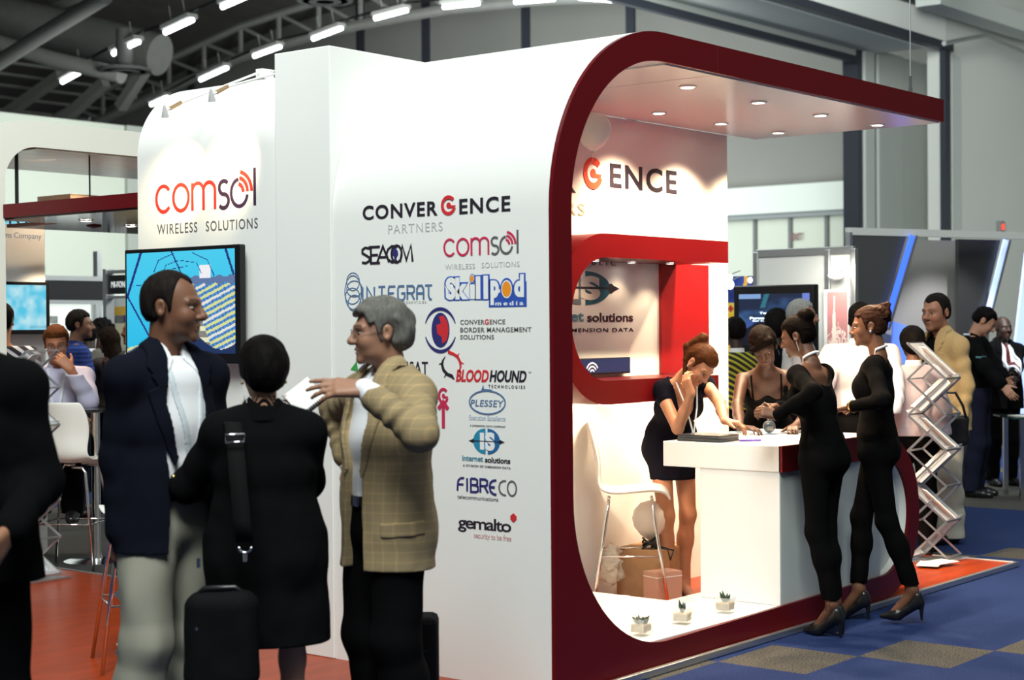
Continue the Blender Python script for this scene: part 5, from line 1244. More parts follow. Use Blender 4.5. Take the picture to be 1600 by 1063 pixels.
def man_greysuit():
    P = Person('person', 139, 15.2, 195, 1.66, skin=DARK, vox=.009)
    P.root['label'] = 'man with cropped black hair and grey-brown jacket, right of the blue striped polo'
    P.body(); P.hair(BLK, t=.007); P.shirt(WSHIRT, e=.006, es=-.004); P.collar(WSHIRT); P.jacket(mat('grey_brown_wool', (.085, .075, .062), rough=.9), V=None); P.trousers(BLKTR); P.shoes(LEATHER); return P
def person_afro():
    P = Person('person', 159, 16.2, 70, 1.66, fem=True, skin=DARK, vox=.009)
    P.root['label'] = 'person with spiky black afro hair and white T-shirt, near the far exhibit walls'
    P.body(); P.hair(BLK, t=.045, line=.06, noise=.022, sc=(45, 45, 45), ear=False, taper=.2, nape=-.04, sideburn=.0, top=.02); P.shirt(WSHIRT, e=.02, upto=.4, name='t_shirt'); P.trousers(DENIM); P.shoes(LEATHER); return P
def woman_longhair():
    P = Person('person', 172, 14.4, 235, 1.62, fem=True, skin=BROWN, vox=.009, head=(0, 12, 0), handL=at(166, 580, 14.2), poleL=at(190, 620, 14.3))
    P.root['label'] = 'woman with long dark hair and brown top in front of the afro-haired person'
    P.body(); P.hair(DKB, t=.018, nape=-.30, sideburn=-.06, ear=False, back=.02, extra=lambda v, H, S, R: (v.cone(H((0, .05, -.02)), H((.01, .10, -.28)), .085*S, .07*S, .03), v.cone(H((.05, .02, 0)), H((.06, .03, -.20)), .035*S, .03*S, .02), v.cone(H((-.05, .02, 0)), H((-.06, .03, -.20)), .035*S, .03*S, .02)))
    P.shirt(mat('brown_knit', (.05, .035, .028), rough=.95), e=.015, name='top'); P.trousers(BLKTR, e=.008); P.shoes(LEATHER); return P
def man_smiling():
    P = Person('person', 213, 13.4, -48, 1.70, skin=(.30, .11, .06), head=(0, 0, 0), vox=.008)
    P.root['label'] = 'smiling man with cropped hair, half hidden behind the large wall television'
    P.body(lips=(.45, .25, .2)); P.hair((.03, .025, .022), t=.006, line=.07, temple=.02); P.shirt(mat('brown_shirt', (.06, .045, .035), rough=.9), e=.016); P.collar(WSHIRT); P.trousers(BLKTR); P.shoes(LEATHER)
    lanyard(P, P.shirtvol, [[(.06, 1.46), (.03, 1.26), (0, 1.12)], [(-.06, 1.46), (-.03, 1.26), (0, 1.12)]], None, w=.012); return P
def man_stripes():
    P = Person('person', 2, 11.25, 190, 1.78, skin=TANNED, vox=.009, w=1.06)
    P.root['label'] = 'person in a dark shirt with diagonal white stripes, mostly behind the cream portal leg'
    P.body(); P.hair(BLK, t=.010); P.shirt(striped('navy_white_stripes', (.012, .012, .02), (.55, .55, .6), 7, 'Z', .6), e=.018, upto=.45); P.trousers(DENIM); P.shoes(LEATHER); return P
def woman_brunette():
    P = Person('person', 1062, 9.42, 26, 1.68, fem=True, skin=(.40, .185, .105), lean=46, twist=-4, side=-8, head=(10, 50, 12), heel=.05, vox=.005, hip=(0, .10),
               handR=at(1080, 615, 8.98), poleR=at(1100, 760, 8.9), handL=at(1139, 671, 8.75), poleL=at(1150, 600, 9.4), feet={'R': (-.07, .02), 'L': (.06, .05)}, hd=48,
               curl={'R': dict(f=CU*.9-CR*.35+CF*.1, p=CR*.7+CF*.5, c=(.6, .8, .5)), 'L': dict(f=CR*.9-CU*.15-CF*.3, p=(0, 0, -1.), c=(.5, .6, .5))})
    P.root['label'] = 'brunette with ponytail in short black dress, leaning on the counter, cheek on hand'
    P.body(lips=(.42, .03, .03), brow=(.05, .025, .012), makeup=.35, eye=.55)
    P.hair((.042, .015, .006), t=.012, line=.060, nape=-.07, noise=.003, sc=(60, 14, 60), rough=.4, extra=lambda v, H, S, R: (v.cone(H((0, .085, .09)), H((0, .122, .105)), .028*S, .033*S, .01), v.cone(H((0, .122, .105)), H((-.03, .15, .07))+np.array([-.02, .03, -.05]), .036*S, .032*S, .01), v.cone(H((-.03, .15, .07))+np.array([-.02, .03, -.05]), H((-.06, .11, .02))+np.array([-.03, 0, -.15]), .030*S, .012*S, .01)))
    v = Vol(); P.torso(v, .006); P.sleeves(v, .006, .046, .040, .03, .12); P.crotch(v, .008)
    hm = (P.leg['L'][1]+P.leg['R'][1])/2; v.ecap(P.pel+np.array([0, 0, -.04]), np.array([hm[0], (hm[1]+P.pel[1])/2, .62]), (.168*P.k, .118*P.k), (.140*P.k, .105*P.k), (1, 0, 0), .03)
    g = v.grid(.006); g.noise(.003, (12, 12, 8), 4); zl = .715
    nb = P.neck
    def cut(Q):
        q = (Q-nb)@P.Rc; d = np.maximum(zl-Q[:, 2], q[:, 2]+.03); d = np.maximum(d, .085-np.hypot(q[:, 0], q[:, 1]*.9)-.2*np.maximum(-q[:, 2]-.05, 0)); return np.maximum(d, np.where(q[:, 1] < -.02, .085+.25*np.minimum(q[:, 2], 0)-np.abs(q[:, 0])*1.0, -1.))
    g.cut(cut); P.put(g, 'dress', DRESS); P.dressvol = v; P.shoes(LEATHER)
    c = P.chest; mb = MB(); a1 = P.neck+P.Rc@np.array([.062, -.02, -.02]); b1 = P.neck+P.Rc@np.array([-.062, -.02, -.02]); z = np.array([a1[0]*.3+b1[0]*.7, a1[1]-.10, a1[2]-.30])
    for q in (a1, b1): mb.tube([q, (q+z)/2+np.array([0, -.02, 0]), z], .0045, 6)
    mb.build('lanyard', RIBBON, P.root, smooth=True)
    for q in (1, -1): MB().ball(P.H((q*.083, .006, -.036)), .008, 8).build('earring', SILVER, P.root, smooth='all')
    return P
def woman_straps():
    P = Person('person', 1200, 9.98, 2, 1.69, fem=True, skin=(.055, .024, .014), lean=40, side=-4, twist=-6, head=(-14, 28, -12), heel=.05, vox=.006, hip=(0, .05), handR=at(1156, 671, 9.4), poleR=at(1110, 640, 9.8), handL=at(1240, 668, 9.5), poleL=at(1275, 640, 9.8), hd=22,
               curl={'R': dict(f=CR*.7-CF*.6, p=(0, 0, -1.), c=(.3, .5, .4)), 'L': dict(f=-CF*.9-CR*.2, p=(0, 0, -1.), c=(.3, .5, .4))})
    P.root['label'] = 'woman with swept-up black fringe and strappy black top, leaning over the back of the counter'
    P.body(lips=(.22, .07, .06), makeup=.3, eye=.7); P.hair((.004, .0025, .002), t=.020, line=.052, noise=.004, sc=(60, 20, 60), rough=.6, top=.012, extra=lambda v, H, S, R: (v.cone(H((.055, -.06, .075)), H((-.06, -.085, .045)), .030*S, .018*S, .01), v.cone(H((-.06, -.08, .045)), H((-.078, -.05, -.01)), .018*S, .008*S, .01)))
    v = Vol(); P.torso(v, .006); P.crotch(v, .006); g = v.grid(.007); nb = P.neck
    def cut(Q):
        q = (Q-nb)@P.Rc; return np.maximum(P.pel[2]-.1-Q[:, 2], q[:, 2]+.165-.008*np.cos(q[:, 0]*45)*(q[:, 1] < 0))
    g.cut(cut); P.put(g, 'camisole', JERSEY); P.trousers(BLKTR, e=.006); P.shoes(LEATHER)
    for q in (1, -1):
        f = lambda x, y, z: P.neck+P.Rc@np.array([q*x, y, z]); pts = []
        for (x, z) in ((.082, -.175), (.086, -.12), (.088, -.06), (.088, -.045)):
            ys = np.linspace(-.25, .02, 80); D = P.bodyvol.ev(np.array([f(x, y, z) for y in ys])); y = ys[np.argmax(D < .004)] if (D < .004).any() else -.02; pts.append(f(x, y-.004, z))
        MB().tube(pts, .0055, 6).build('strap', JERSEY, P.root, smooth=True)
    MB().tube([P.H((.083, .01, -.04)), P.H((.084, .008, -.075))], .003, 6).build('earring', SILVER, P.root)
    return P
def woman_bun():
    P = Person('person', 1284, 8.42, -132, 1.665, fem=True, skin=(.11, .048, .027), lean=13, head=(12, 18, 2), heel=.10, vox=.005, w=1.0, hip=(0, -.03), base=(2.06, -.19), handL=at(1213, 650, 8.28), poleL=at(1262, 690, 7.9), handR=at(1216, 636, 8.36), poleR=at(1330, 680, 8.6), feet={'L': (.035, .02), 'R': (-.055, -.02)},
               curl={'L': dict(f=-CR*.85+CU*.25, p=CF*.7-CU*.4, c=(.8, .9, .5)), 'R': dict(f=-CR*.9+CU*.1, p=-CU*.8, c=(.6, .9, .5))})
    P.root['label'] = 'woman with a high bun and scoop-backed black catsuit, standing at the counter front'
    P.body(lips=(.25, .07, .06), makeup=.4, eye=.6)
    P.hair((.0042, .0026, .002), t=.012, line=.060, nape=-.06, noise=.0025, sc=(60, 16, 60), rough=.6, extra=lambda v, H, S, R: v.ell(H((0, .090, .100)), np.array([.058, .052, .050])*S, .008, R))
    def scoop(q): return np.where(q[:, 1] > -.02, np.maximum(-.10-.0*q[:, 0]-q[:, 2], 0)*0+(.125-np.hypot(q[:, 0]*.95, (q[:, 2]+.01)*.85)), .075-np.abs(q[:, 0])+.5*np.minimum(q[:, 2], 0))
    P.shirt(JERSEY, e=.006, hem=-.12, scoop=scoop, name='catsuit_top', ra=.050, rb=.042, rc=.032, upto=.98, wr=(.002, 12)); P.trousers(JERSEY, e=.006, ra=.080, rb=.056, rc=.042, name='catsuit_legs', fold=.002, hemz=.10, fw=.002); P.shoes(LEATHER)
    ribbon_neck(P); MB().tube([P.H((.083, .012, -.035)), P.H((.085, .012, -.095))], .0035, 6).build('earring', SILVER, P.root)
    return P
def ribbon_neck(P):
    mb = MB(); pts = [P.neck+P.Rc@np.array([.056*math.cos(a), .012+.050*math.sin(a), .000+.018*math.sin(a)-(.05 if math.sin(a) < -.3 else 0)]) for a in np.linspace(-.6, math.pi+.6, 22)]
    vs = []; fs = []
    for p in pts: vs += [p, p+P.Rc@np.array([0, -.003, .013])]
    for i in range(len(pts)-1): fs.append((2*i, 2*i+2, 2*i+3, 2*i+1))
    o = mb.add(vs, fs).build('lanyard', RIBBON, P.root, smooth=True); m = o.modifiers.new('thick', 'SOLIDIFY'); m.thickness = .0025
def woman_braids():
    P = Person('person', 1360, 8.86, -108, 1.70, fem=True, skin=(.15, .064, .034), lean=2, head=(4, 6, 0), heel=.10, vox=.005, w=1.0, base=(2.55, -.225), handL=at(1330, 636, 8.7), poleL=at(1400, 680, 8.3), handR=at(1327, 640, 8.95), poleR=at(1400, 690, 9.3), feet={'L': (.02, .16), 'R': (-.03, -.13)},
               curl={'L': dict(f=-CR*.8-CU*.2+CF*.5, p=-CU, c=(.5, .6, .5)), 'R': dict(f=-CR*.8-CF*.4, p=-CU, c=(.5, .6, .5))})
    P.root['label'] = 'woman with braided brown updo and black catsuit, in profile, nearest the rounded counter end'
    P.body(lips=(.05, .010, .015), makeup=.75, eye=.8)
    def ex(v, H, S, R):
        rnd = random.Random(5)
        v.ell(H((0, .085, .065)), np.array([.060, .060, .062])*S, .01, R)
        for i in range(16):
            a = rnd.uniform(0, 6.28); r = .055; c = (r*math.cos(a), .095+.035*rnd.uniform(-1, 1), .070+r*math.sin(a)); b = (r*.8*math.cos(a+1.3), .105+.03*rnd.uniform(-1, 1), .075+r*.8*math.sin(a+1.3)); v.cone(H(c), H(b), .015*S, .015*S, .004)
        for x in (-.05, -.03, -.01, .01, .03, .05): v.cone(H((x, -.055, .095-abs(x)*.5)), H((x*.8, .05, .118-abs(x)*.4)), .013*S, .014*S, .004)
    P.hair((.030, .013, .008), t=.008, line=.064, nape=-.06, noise=.003, sc=(90, 20, 90), rough=.5, extra=ex, vox=.004)
    P.shirt(JERSEY, e=.006, hem=-.12, name='catsuit_top', ra=.050, rb=.042, rc=.032, upto=.98, wr=(.002, 12), neckz=.20, scoop=lambda q: np.where(q[:, 1] > -.02, .085-np.hypot(q[:, 0], q[:, 2]), .062-np.abs(q[:, 0])+.4*np.minimum(q[:, 2], 0)))
    P.trousers(JERSEY, e=.006, ra=.080, rb=.056, rc=.042, name='catsuit_legs', fold=.002, hemz=.10, fw=.002); P.shoes(LEATHER); ribbon_neck(P)
    MB().ball(P.H((.084, .010, -.034)), .0085, 10).build('earring', SILVER, P.root, smooth='all')
    a, e, c = P.arm['L']; R = np.stack([nrm(np.cross(c-e, (0, 0, 1))), nrm(np.cross(np.cross(c-e, (0, 0, 1)), c-e)), nrm(c-e)], 1); MB().lathe([(.031, -.006), (.034, -.006), (.034, .006), (.031, .006)], c-nrm(c-e)*.012, 18, R).build('bracelet', GOLD, P.root, smooth=True)
    return P
def man_silver():
    P = Person('person', 1250, 12.5, 88, 1.78, skin=(.42, .20, .13), vox=.007)
    P.root['label'] = 'silver-haired man with glasses facing right, only his head clear above the women'
    P.body(lips=(.28, .11, .09)); P.hair((.30, .30, .29), t=.011, line=.066, noise=.004); P.glasses(CHROME); P.shirt(WSHIRT, e=.02); P.collar(WSHIRT); P.trousers(BLKTR); P.shoes(LEATHER); return P
def man_whiteshirt():
    P = Person('person', 1342, 11.3, 160, 1.745, skin=DARK, lean=6, vox=.008, w=1.12, handL=at(1275, 640, 10.9), poleL=at(1250, 620, 11.3), handR=at(1392, 650, 10.9), poleR=at(1440, 620, 11.3))
    P.root['label'] = 'man in billowing white shirt, seen from behind, between the braided woman and the silver-haired man'
    P.body(); P.hair(BLK, t=.007); P.shirt(mat('soft_white_cotton', (.55, .55, .60), rough=.9), e=.035, upto=.9, fold=.012, wr=(.008, 13)); P.collar(WSHIRT); P.trousers(BLKTR); P.shoes(LEATHER); return P
def woman_bighair():
    P = Person('person', 1214, 13.3, 165, 1.71, fem=True, skin=DARK, vox=.009)
    P.root['label'] = 'person with a large dark head of hair, left of the silver-haired man'
    P.body(); P.hair(BLK, t=.034, nape=-.12, ear=False, sideburn=-.05, back=.02); P.shirt(BLACKJ, e=.012); P.trousers(BLKTR); P.shoes(LEATHER); return P
def woman_yellow():
    P = Person('person', 1149, 12.6, 200, 1.66, fem=True, skin=DARK, vox=.008, w=1.15)
    P.root['label'] = 'person in a yellow and black striped top, beside the end of the white back wall'
    P.body(); P.hair(BLK, t=.012); P.shirt(striped('yellow_black_stripes', (.012, .02, .014), (.42, .40, .03), 8, 'Z', .5), e=.03, upto=.5, name='top'); P.collar(WSHIRT); P.trousers(BLKTR); P.shoes(LEATHER); return P
def woman_pink():
    P = Person('person', 1426, 11.25, 172, 1.575, fem=True, skin=BROWN, vox=.007, w=1.1, head=(10, 4, 0))
    P.root['label'] = 'woman with black bobbed hair and pale pink blouse, seen from behind the literature rack'
    P.body(); P.hair(BLK, t=.024, nape=-.125, ear=False, sideburn=-.06, back=.014, noise=.003); P.shirt(PINKW, e=.03, fold=.008, name='blouse', hem=-.02, wr=(.006, 12)); P.collar(WSHIRT); P.trousers(BLKTR, e=.014); P.shoes(LEATHER); return P
def man_corduroy():
    P = Person('person', 1474, 12.05, -62, 1.80, skin=(.40, .18, .11), head=(12, 6, 0), vox=.006, w=1.05, feet={'L': (.09, -.05), 'R': (-.09, .04)}, headscale=1.08, lean=5)
    P.root['label'] = 'man with short dark hair and tan corduroy jacket behind the literature rack, looking left'
    P.body(stubble=.4, lips=(.26, .10, .08)); P.hair((.012, .010, .009), t=.007, line=.064, temple=.012, noise=.003); P.shirt(BLACKJ, e=.012, es=-.003); P.collar(BLACKJ)
    K = P.k; P.jacket(CORD, hem=.80, V=S1(K, [(-.05, 1.56), (.05, 1.56), (.08, 1.30), (.04, 1.08), (.07, .6), (-.07, .6), (-.04, 1.08), (-.08, 1.30)]), fold=.006, wr=(.006, 15)); P.patch(P.jv, [S1(K, q) for q in (LAP, mir(LAP), COLL, mir(COLL))], CORD, 'lapel', t=.009)
    P.trousers(BEIGE, e=.022, ra=.088, rb=.074, rc=.072, fold=.008, fw=.008, hemz=.04); P.shoes(LEATHER); return P
def man_blackshirt():
    P = Person('person', 1525, 15.2, 62, 1.76, skin=(.40, .20, .13), head=(14, 36, 0), vox=.008, w=1.08, hd=14, handL=at(1576, 600, 14.9), poleL=at(1560, 640, 15.2), handR=at(1568, 605, 14.7), poleR=at(1530, 640, 14.6))
    P.root['label'] = 'man in black shirt with pale blue sleeve emblem, head bowed, beside the grey exhibit'
    P.body(); P.hair(BLK, t=.014, noise=.006); P.shirt(BLACKJ, e=.025, fold=.008, upto=.93, wr=(.005, 12)); P.collar(BLACKJ); P.trousers(DENIM, e=.02); P.shoes(LEATHER)
    mb = MB(); pts = [P.neck+P.Rc@np.array([.088*math.cos(a), .01+.082*math.sin(a), .0]) for a in np.linspace(.2, math.pi-.2, 12)]; mb.tube(pts, .012, 6); mb.build('lanyard', RIBBON, P.root, smooth=True)
    a, e, c = P.arm['R']; o = a+(e-a)*.55; out = nrm(P.R0.T@(-CF)); rt = nrm(np.cross((0, 0, 1), out)); fr = Fr(o+out*(.055*P.k+.026), rt, (0, 0, 1)); mb = MB()
    text(mb, 'mycia', fr, -.05, -.012, .045, .016, t=.003); mb.build('sleeve_emblem', mat('pale_cyan_print', (.25, .55, .62)), P.root)
    return P
def man_suit():
    P = Person('person', 1566, 16.2, 12, 1.66, skin=DARK, vox=.008, w=1.1, head=(4, 0, 0), handL=at(1583, 592, 15.8), poleL=at(1640, 640, 16.2), handR=at(1571, 592, 15.8), poleR=at(1520, 640, 16.2))
    P.root['label'] = 'bald man in dark suit, dark red tie and badge lanyard, at the right edge'
    P.body(); P.shirt(WSHIRT, e=.014, es=-.003); P.collar(WSHIRT); K = P.k
    P.jacket(BLACKJ, V=S1(K, [(-.05, 1.56), (.05, 1.56), (.085, 1.32), (.02, 1.06), (.04, .6), (-.04, .6), (-.02, 1.06), (-.085, 1.32)])); P.patch(P.jv, [S1(K, q) for q in (LAP, mir(LAP), COLL, mir(COLL))], BLACKJ, 'lapel', t=.009); P.patch(P.shirtvol, [S1(K, [(-.022, 1.47), (.022, 1.47), (.016, 1.43), (.034, 1.10), (0, 1.06), (-.034, 1.10), (-.016, 1.43)])], mat('maroon_silk', (.08, .008, .012), rough=.4), 'necktie', t=.010)
    P.trousers(BLKTR); P.shoes(LEATHER); lanyard(P, P.jv, [[(.07, 1.49), (.07, 1.32), (.02, 1.14)], [(-.07, 1.49), (-.07, 1.32), (.02, 1.14)]], (.02, 1.09, .08, .09), w=.014); return P
PEOPLE = [man_navy, woman_coat, man_tan, man_dark, man_seated, man_polo, man_greysuit, person_afro, woman_longhair, man_smiling, man_stripes, woman_brunette, woman_straps, woman_bun, woman_braids, man_silver, man_whiteshirt, woman_bighair, woman_yellow, woman_pink, man_corduroy, man_blackshirt, man_suit]
WHO = {f.__name__: f() for f in PEOPLE}
# ------------------------------------------------------------------ loose objects and furniture
def stool(label, px, d, theta, z0, seat=.66, group='white shell bar stools'):
    g = at(px, 531, d); th = math.radians(theta); h = -CF*math.cos(th)+CR*math.sin(th)
    t = thing('bar_stool', label, 'bar stool', (g[0], g[1], z0), math.atan2(h[0], -h[1]), group); s = seat
    # moulded shell: seat sweeping up into the back
    prof = [(-.215, s-.045), (-.20, s-.005), (-.13, s+.012), (0, s-.004), (.12, s-.012), (.175, s+.02), (.195, s+.09), (.192, s+.18), (.215, s+.29), (.245, s+.40)]
    wid = [.15, .185, .20, .20, .195, .175, .165, .185, .19, .15]; vs = []; fs = []; n = 11
    for (y, z), w in zip(prof, wid):
        for k in range(n):
            u = -1+2*k/(n-1); vs.append((w*u, y-(.018*u*u if z > s+.05 else 0), z+(.022*u*u if z <= s+.05 else 0)))
    for i in range(len(prof)-1):
        for k in range(n-1): fs.append((i*n+k, i*n+k+1, (i+1)*n+k+1, (i+1)*n+k))
    o = MB().add(vs, fs).build('seat_shell', mat('white_plastic', (.85, .84, .80), rough=.25), t, smooth='all')
    m = o.modifiers.new('thick', 'SOLIDIFY'); m.thickness = .014; m = o.modifiers.new('sub', 'SUBSURF'); m.levels = 2; m.render_levels = 2
    top = [(sx*.13, sy*.12, s-.035) for sx, sy in ((1, -1), (1, 1), (-1, 1), (-1, -1))]; ft = [(sx*.22, sy*.21, 0) for sx, sy in ((1, -1), (1, 1), (-1, 1), (-1, -1))]
    for a, b in zip(top, ft): MB().tube([(a[0]*.3, a[1], a[2]), (a[0]*.85, a[1], a[2]), (a[0]*1.02, a[1]*1.02, a[2]-.03), b], .0095, 10).build('leg', CHROME, t, smooth='all')
    q = .30; ring = [tuple(np.array(f)*(1-q/(s-.035))+np.array(a)*(q/(s-.035))) for a, f in zip(top, ft)]
    for i in range(4): MB().tube([ring[i], ring[(i+1) % 4]], .006, 8).build('footrest', CHROME, t, smooth='all')
    return t
stool('white bar stool behind the counter, beside the brunette', 983, 9.22, 86, .03, .635)
stool('white bar stool seen from behind, in front of the man with chin in hand', 113, 10.9, 172, .03, .70)
stool('bar stool mostly hidden behind the man in the navy blazer', 222, 7.75, 200, .03, .70)
g = at(148, 531, 11.25); t = thing('high_table', 'round black high table the auburn-haired man leans on', 'table', (g[0], g[1], 0))
MB().lathe([(.001, 1.045), (.29, 1.045), (.30, 1.055), (.30, 1.065), (.001, 1.07)], seg=32).build('table_top', mat('black_gloss', (.01, .01, .012), rough=.1), t, smooth=True)
MB().lathe([(.22, .012), (.22, .024), (.04, .04), (.03, .08), (.03, 1.045)], seg=24).build('pedestal', CHROME, t, smooth=True)

CLEAR = mat('clear_acrylic', (.85, .9, .95), rough=.08, spec=.5, alpha=.28)
PAPER = mat('white_paper', (.80, .79, .76), rough=.7)
def rack(label, px, d, z0, s_, w_, n=6, sp=.235, hw=.125, width=.24, content=True, who=''):
    g = at(px, 531, d); t = thing('literature_rack', label, 'rack', (g[0], g[1], z0), 0, 'folding zigzag literature racks')
    s_ = nrm(s_*np.array([1, 1, 0])); w_ = nrm(w_*np.array([1, 1, 0])); P = lambda s, w, z: s_*s+w_*w+np.array([0, 0, z])
    lev = [.03+sp*i for i in range(n+1)]
    for wv in (-width/2, width/2):
        for i in range(n):
            a = 1 if i % 2 == 0 else -1
            for sg in (a, -a):
                if i == n-1 and sg != a: MB().bar(P(sg*hw, wv, lev[i]), P(0, wv, (lev[i]+lev[i+1])/2), .013, .013).build('bar', ALU, t); continue
                MB().bar(P(sg*hw, wv, lev[i]), P(-sg*hw, wv, lev[i+1]), .013, .013).build('bar', ALU, t)
    for i in range(n+1):
        for sg in (-1, 1):
            if i == n and sg == (1 if (n-1) % 2 == 0 else -1): continue
            MB().bar(P(sg*hw, -width/2, lev[i]), P(sg*hw, width/2, lev[i]), .011, .011).build('cross_rod', ALU, t)
    MB().obox(P(0, 0, .008), (hw+.05, width/2+.02, .006), np.stack([s_, w_, np.array([0, 0, 1.])], 1)).build('base_tray', ALU, t)
    out = []
    for i in range(n):
        a = 1 if i % 2 == 0 else -1; lo = P(a*hw, 0, lev[i]); hi = P(-a*hw, 0, lev[i+1]); dr = nrm(hi-lo); nn = np.cross(w_, dr); nn = nn if nn[2] > 0 else -nn; R = np.stack([dr, w_, nn], 1)
        MB().obox((lo+hi)/2+nn*.006, (np.linalg.norm(hi-lo)/2-.008, width/2-.01, .002), R).build('tray', CLEAR, t)
        MB().obox(lo+dr*.012+nn*.020, (.002, width/2-.01, .018), R).build('tray_lip', CLEAR, t)
        if content and i in content:
            k, lab, th = content[i]; c = (lo+hi)/2+nn*(.010+th/2)+g*np.array([1, 1, 0])+np.array([0, 0, z0])-dr*.01
            b = thing('booklet_stack', lab, 'booklets', c, 0); b.rotation_euler = Matrix(R.tolist()).to_euler()
            MB().obox((0, 0, 0), (.135, .098, th/2)).build('pages', PAPER, b, bevel=.002)
            if k == 'mark': MB().bar((-.06, -.03, th/2+.001), (.05, .02, th/2+.001), .006, .001).build('cover_print', INK, b)
            if k == 'pic': MB().obox((0, 0, th/2+.0006), (.134, .097, .0006)).build('cover', mat('blue_grey_cover', (.06, .13, .19), rough=.3, noise=.6, nscale=14), b)
    return t
rack('folding zigzag rack at the right end of the stand', 1459, 10.9, .03, -CR, CF*.72+CR*.55, content={
    5: ('pic', 'dark brochures in the top tray of the right-hand rack', .006), 4: ('mark', 'thick white booklets in the second tray from the top of the right-hand rack', .034), 3: ('pic', 'dark brochures in the middle of the right-hand rack', .008),
    2: ('plain', 'white booklets in the fourth tray of the right-hand rack', .026), 1: ('pic', 'dark brochures in the lowest sloping tray but one of the right-hand rack', .008)})
rack('folding zigzag rack at the far left, behind the person in black', 36, 10.3, .03, CR, CF*.72+CR*.55, content={5: ('plain', 'pale leaflets in the top tray of the far left rack', .006), 0: ('plain', 'pale leaflets in the bottom tray of the far left rack', .01)})
rack('folding zigzag rack behind the legs of the man in navy', 262, 6.75, .03, CR, CF*.72+CR*.55, content={1: ('plain', 'white leaflets in the rack behind the man in navy', .012), 0: ('plain', 'white leaflets low in the rack behind the man in navy', .02)})
for k, (px, py, a, lab) in enumerate(((1452, 882, .3, 'white leaflet fanned out left on the foot of the right-hand rack'), (1470, 880, -.2, 'white leaflet fanned out right on the foot of the right-hand rack'))):
    p = on(px, py, 'Z', .046); b = MB(); b.obox((0, 0, .003+.004*k), (.10, .07, .003)); o = b.build('leaflet', PAPER); o.location = p; o.rotation_euler = (0, 0, a); tag(o, lab, 'leaflet')

# things on the counter
ZC = .972
c0, c1 = on(1053, 690, 'Z', ZC), on(1125, 692.5, 'Z', ZC)
t = thing('magazine_stack', 'stack of dark glossy magazines on the left end of the counter', 'magazines', (c1[0], c1[1], ZC))
L = c0[1]-c1[1]
for i in range(5): MB().box((.004*(i % 2), .005*(i % 3), .0075*i+.0005), (.20+.004*(i % 3), L-.004*(i % 2), .0075*i+.0072)).build('magazine', [mat('dark_glossy_cover', (.03, .035, .04), rough=.2), mat('slate_cover', (.09, .10, .11), rough=.25)][i % 2], t, bevel=.001)
def sheet(px, py, w, h, rot, lab, m=PAPER, z=0., name='paper_sheet', cat='paper'):
    p = on(px, py, 'Z', ZC); mb = MB(); mb.box((-w/2, -h/2, .0005), (w/2, h/2, .0025)); o = mb.build(name, m); o.location = (p[0], p[1], ZC+z); o.rotation_euler = (0, 0, rot); return tag(o, lab, cat)
sheet(1150, 679, .20, .28, .2, 'white sheet under the brunette\'s left hand'); sheet(1182, 677, .21, .29, -.35, 'pale blue sheet at the middle of the counter', mat('pale_blue_paper', (.45, .6, .75)), .003); sheet(1216, 675, .21, .30, .1, 'printed white sheet beside the hanging glass ornament', z=.006)
sheet(1190, 685, .16, .22, .5, 'small pale card near the counter corner', z=.0005); sheet(1296, 679, .20, .28, .15, 'violet leaflet between the two women in catsuits', mat('violet_paper', (.25, .22, .6)))
p = on(1172, 690, 'Z', ZC); o = MB().tube([(-.045, .04, .006), (.045, -.04, .006)], .0055, 8).build('pen', mat('violet_plastic', (.12, .06, .5), rough=.3), smooth=True); o.location = (p[0], p[1], ZC); tag(o, 'violet pen lying near the front edge of the counter', 'pen')
p = on(1202, 679, 'Z', ZC); t = thing('glass_ornament', 'round dark glass ornament with silver neck hanging from the bun-haired woman\'s hand', 'ornament', (p[0], p[1], ZC+.007))
MB().ball((0, 0, .038), (.038, .030, .038), 20, rotz(-.5)).build('glass_body', mat('dark_glass', (.03, .04, .05), rough=.05, spec=.8), t, smooth='all'); MB().lathe([(.014, .068), (.010, .085), (.014, .095), (.006, .11), (.006, .12)], seg=16).build('silver_neck', SILVER, t, smooth=True)
MB().tube([(.012*math.cos(a), 0, .13+.012*math.sin(a)) for a in np.linspace(0, 6.28, 16)[:-1]], .002, 6, True).build('ring', SILVER, t, smooth='all')
a3 = np.array([p[0]-CR[0]*0, p[1], ZC]); mb = MB(); fr = Fr((0, 0, .038)-CF*np.array([1, 1, 0])*.0375, CR*np.array([1, 1, 0]), (0, 0, 1)); stroke(mb, [(-.014, 0), (.014, 0)], .006, fr, .001); mb.build('emblem', SILVER, t)
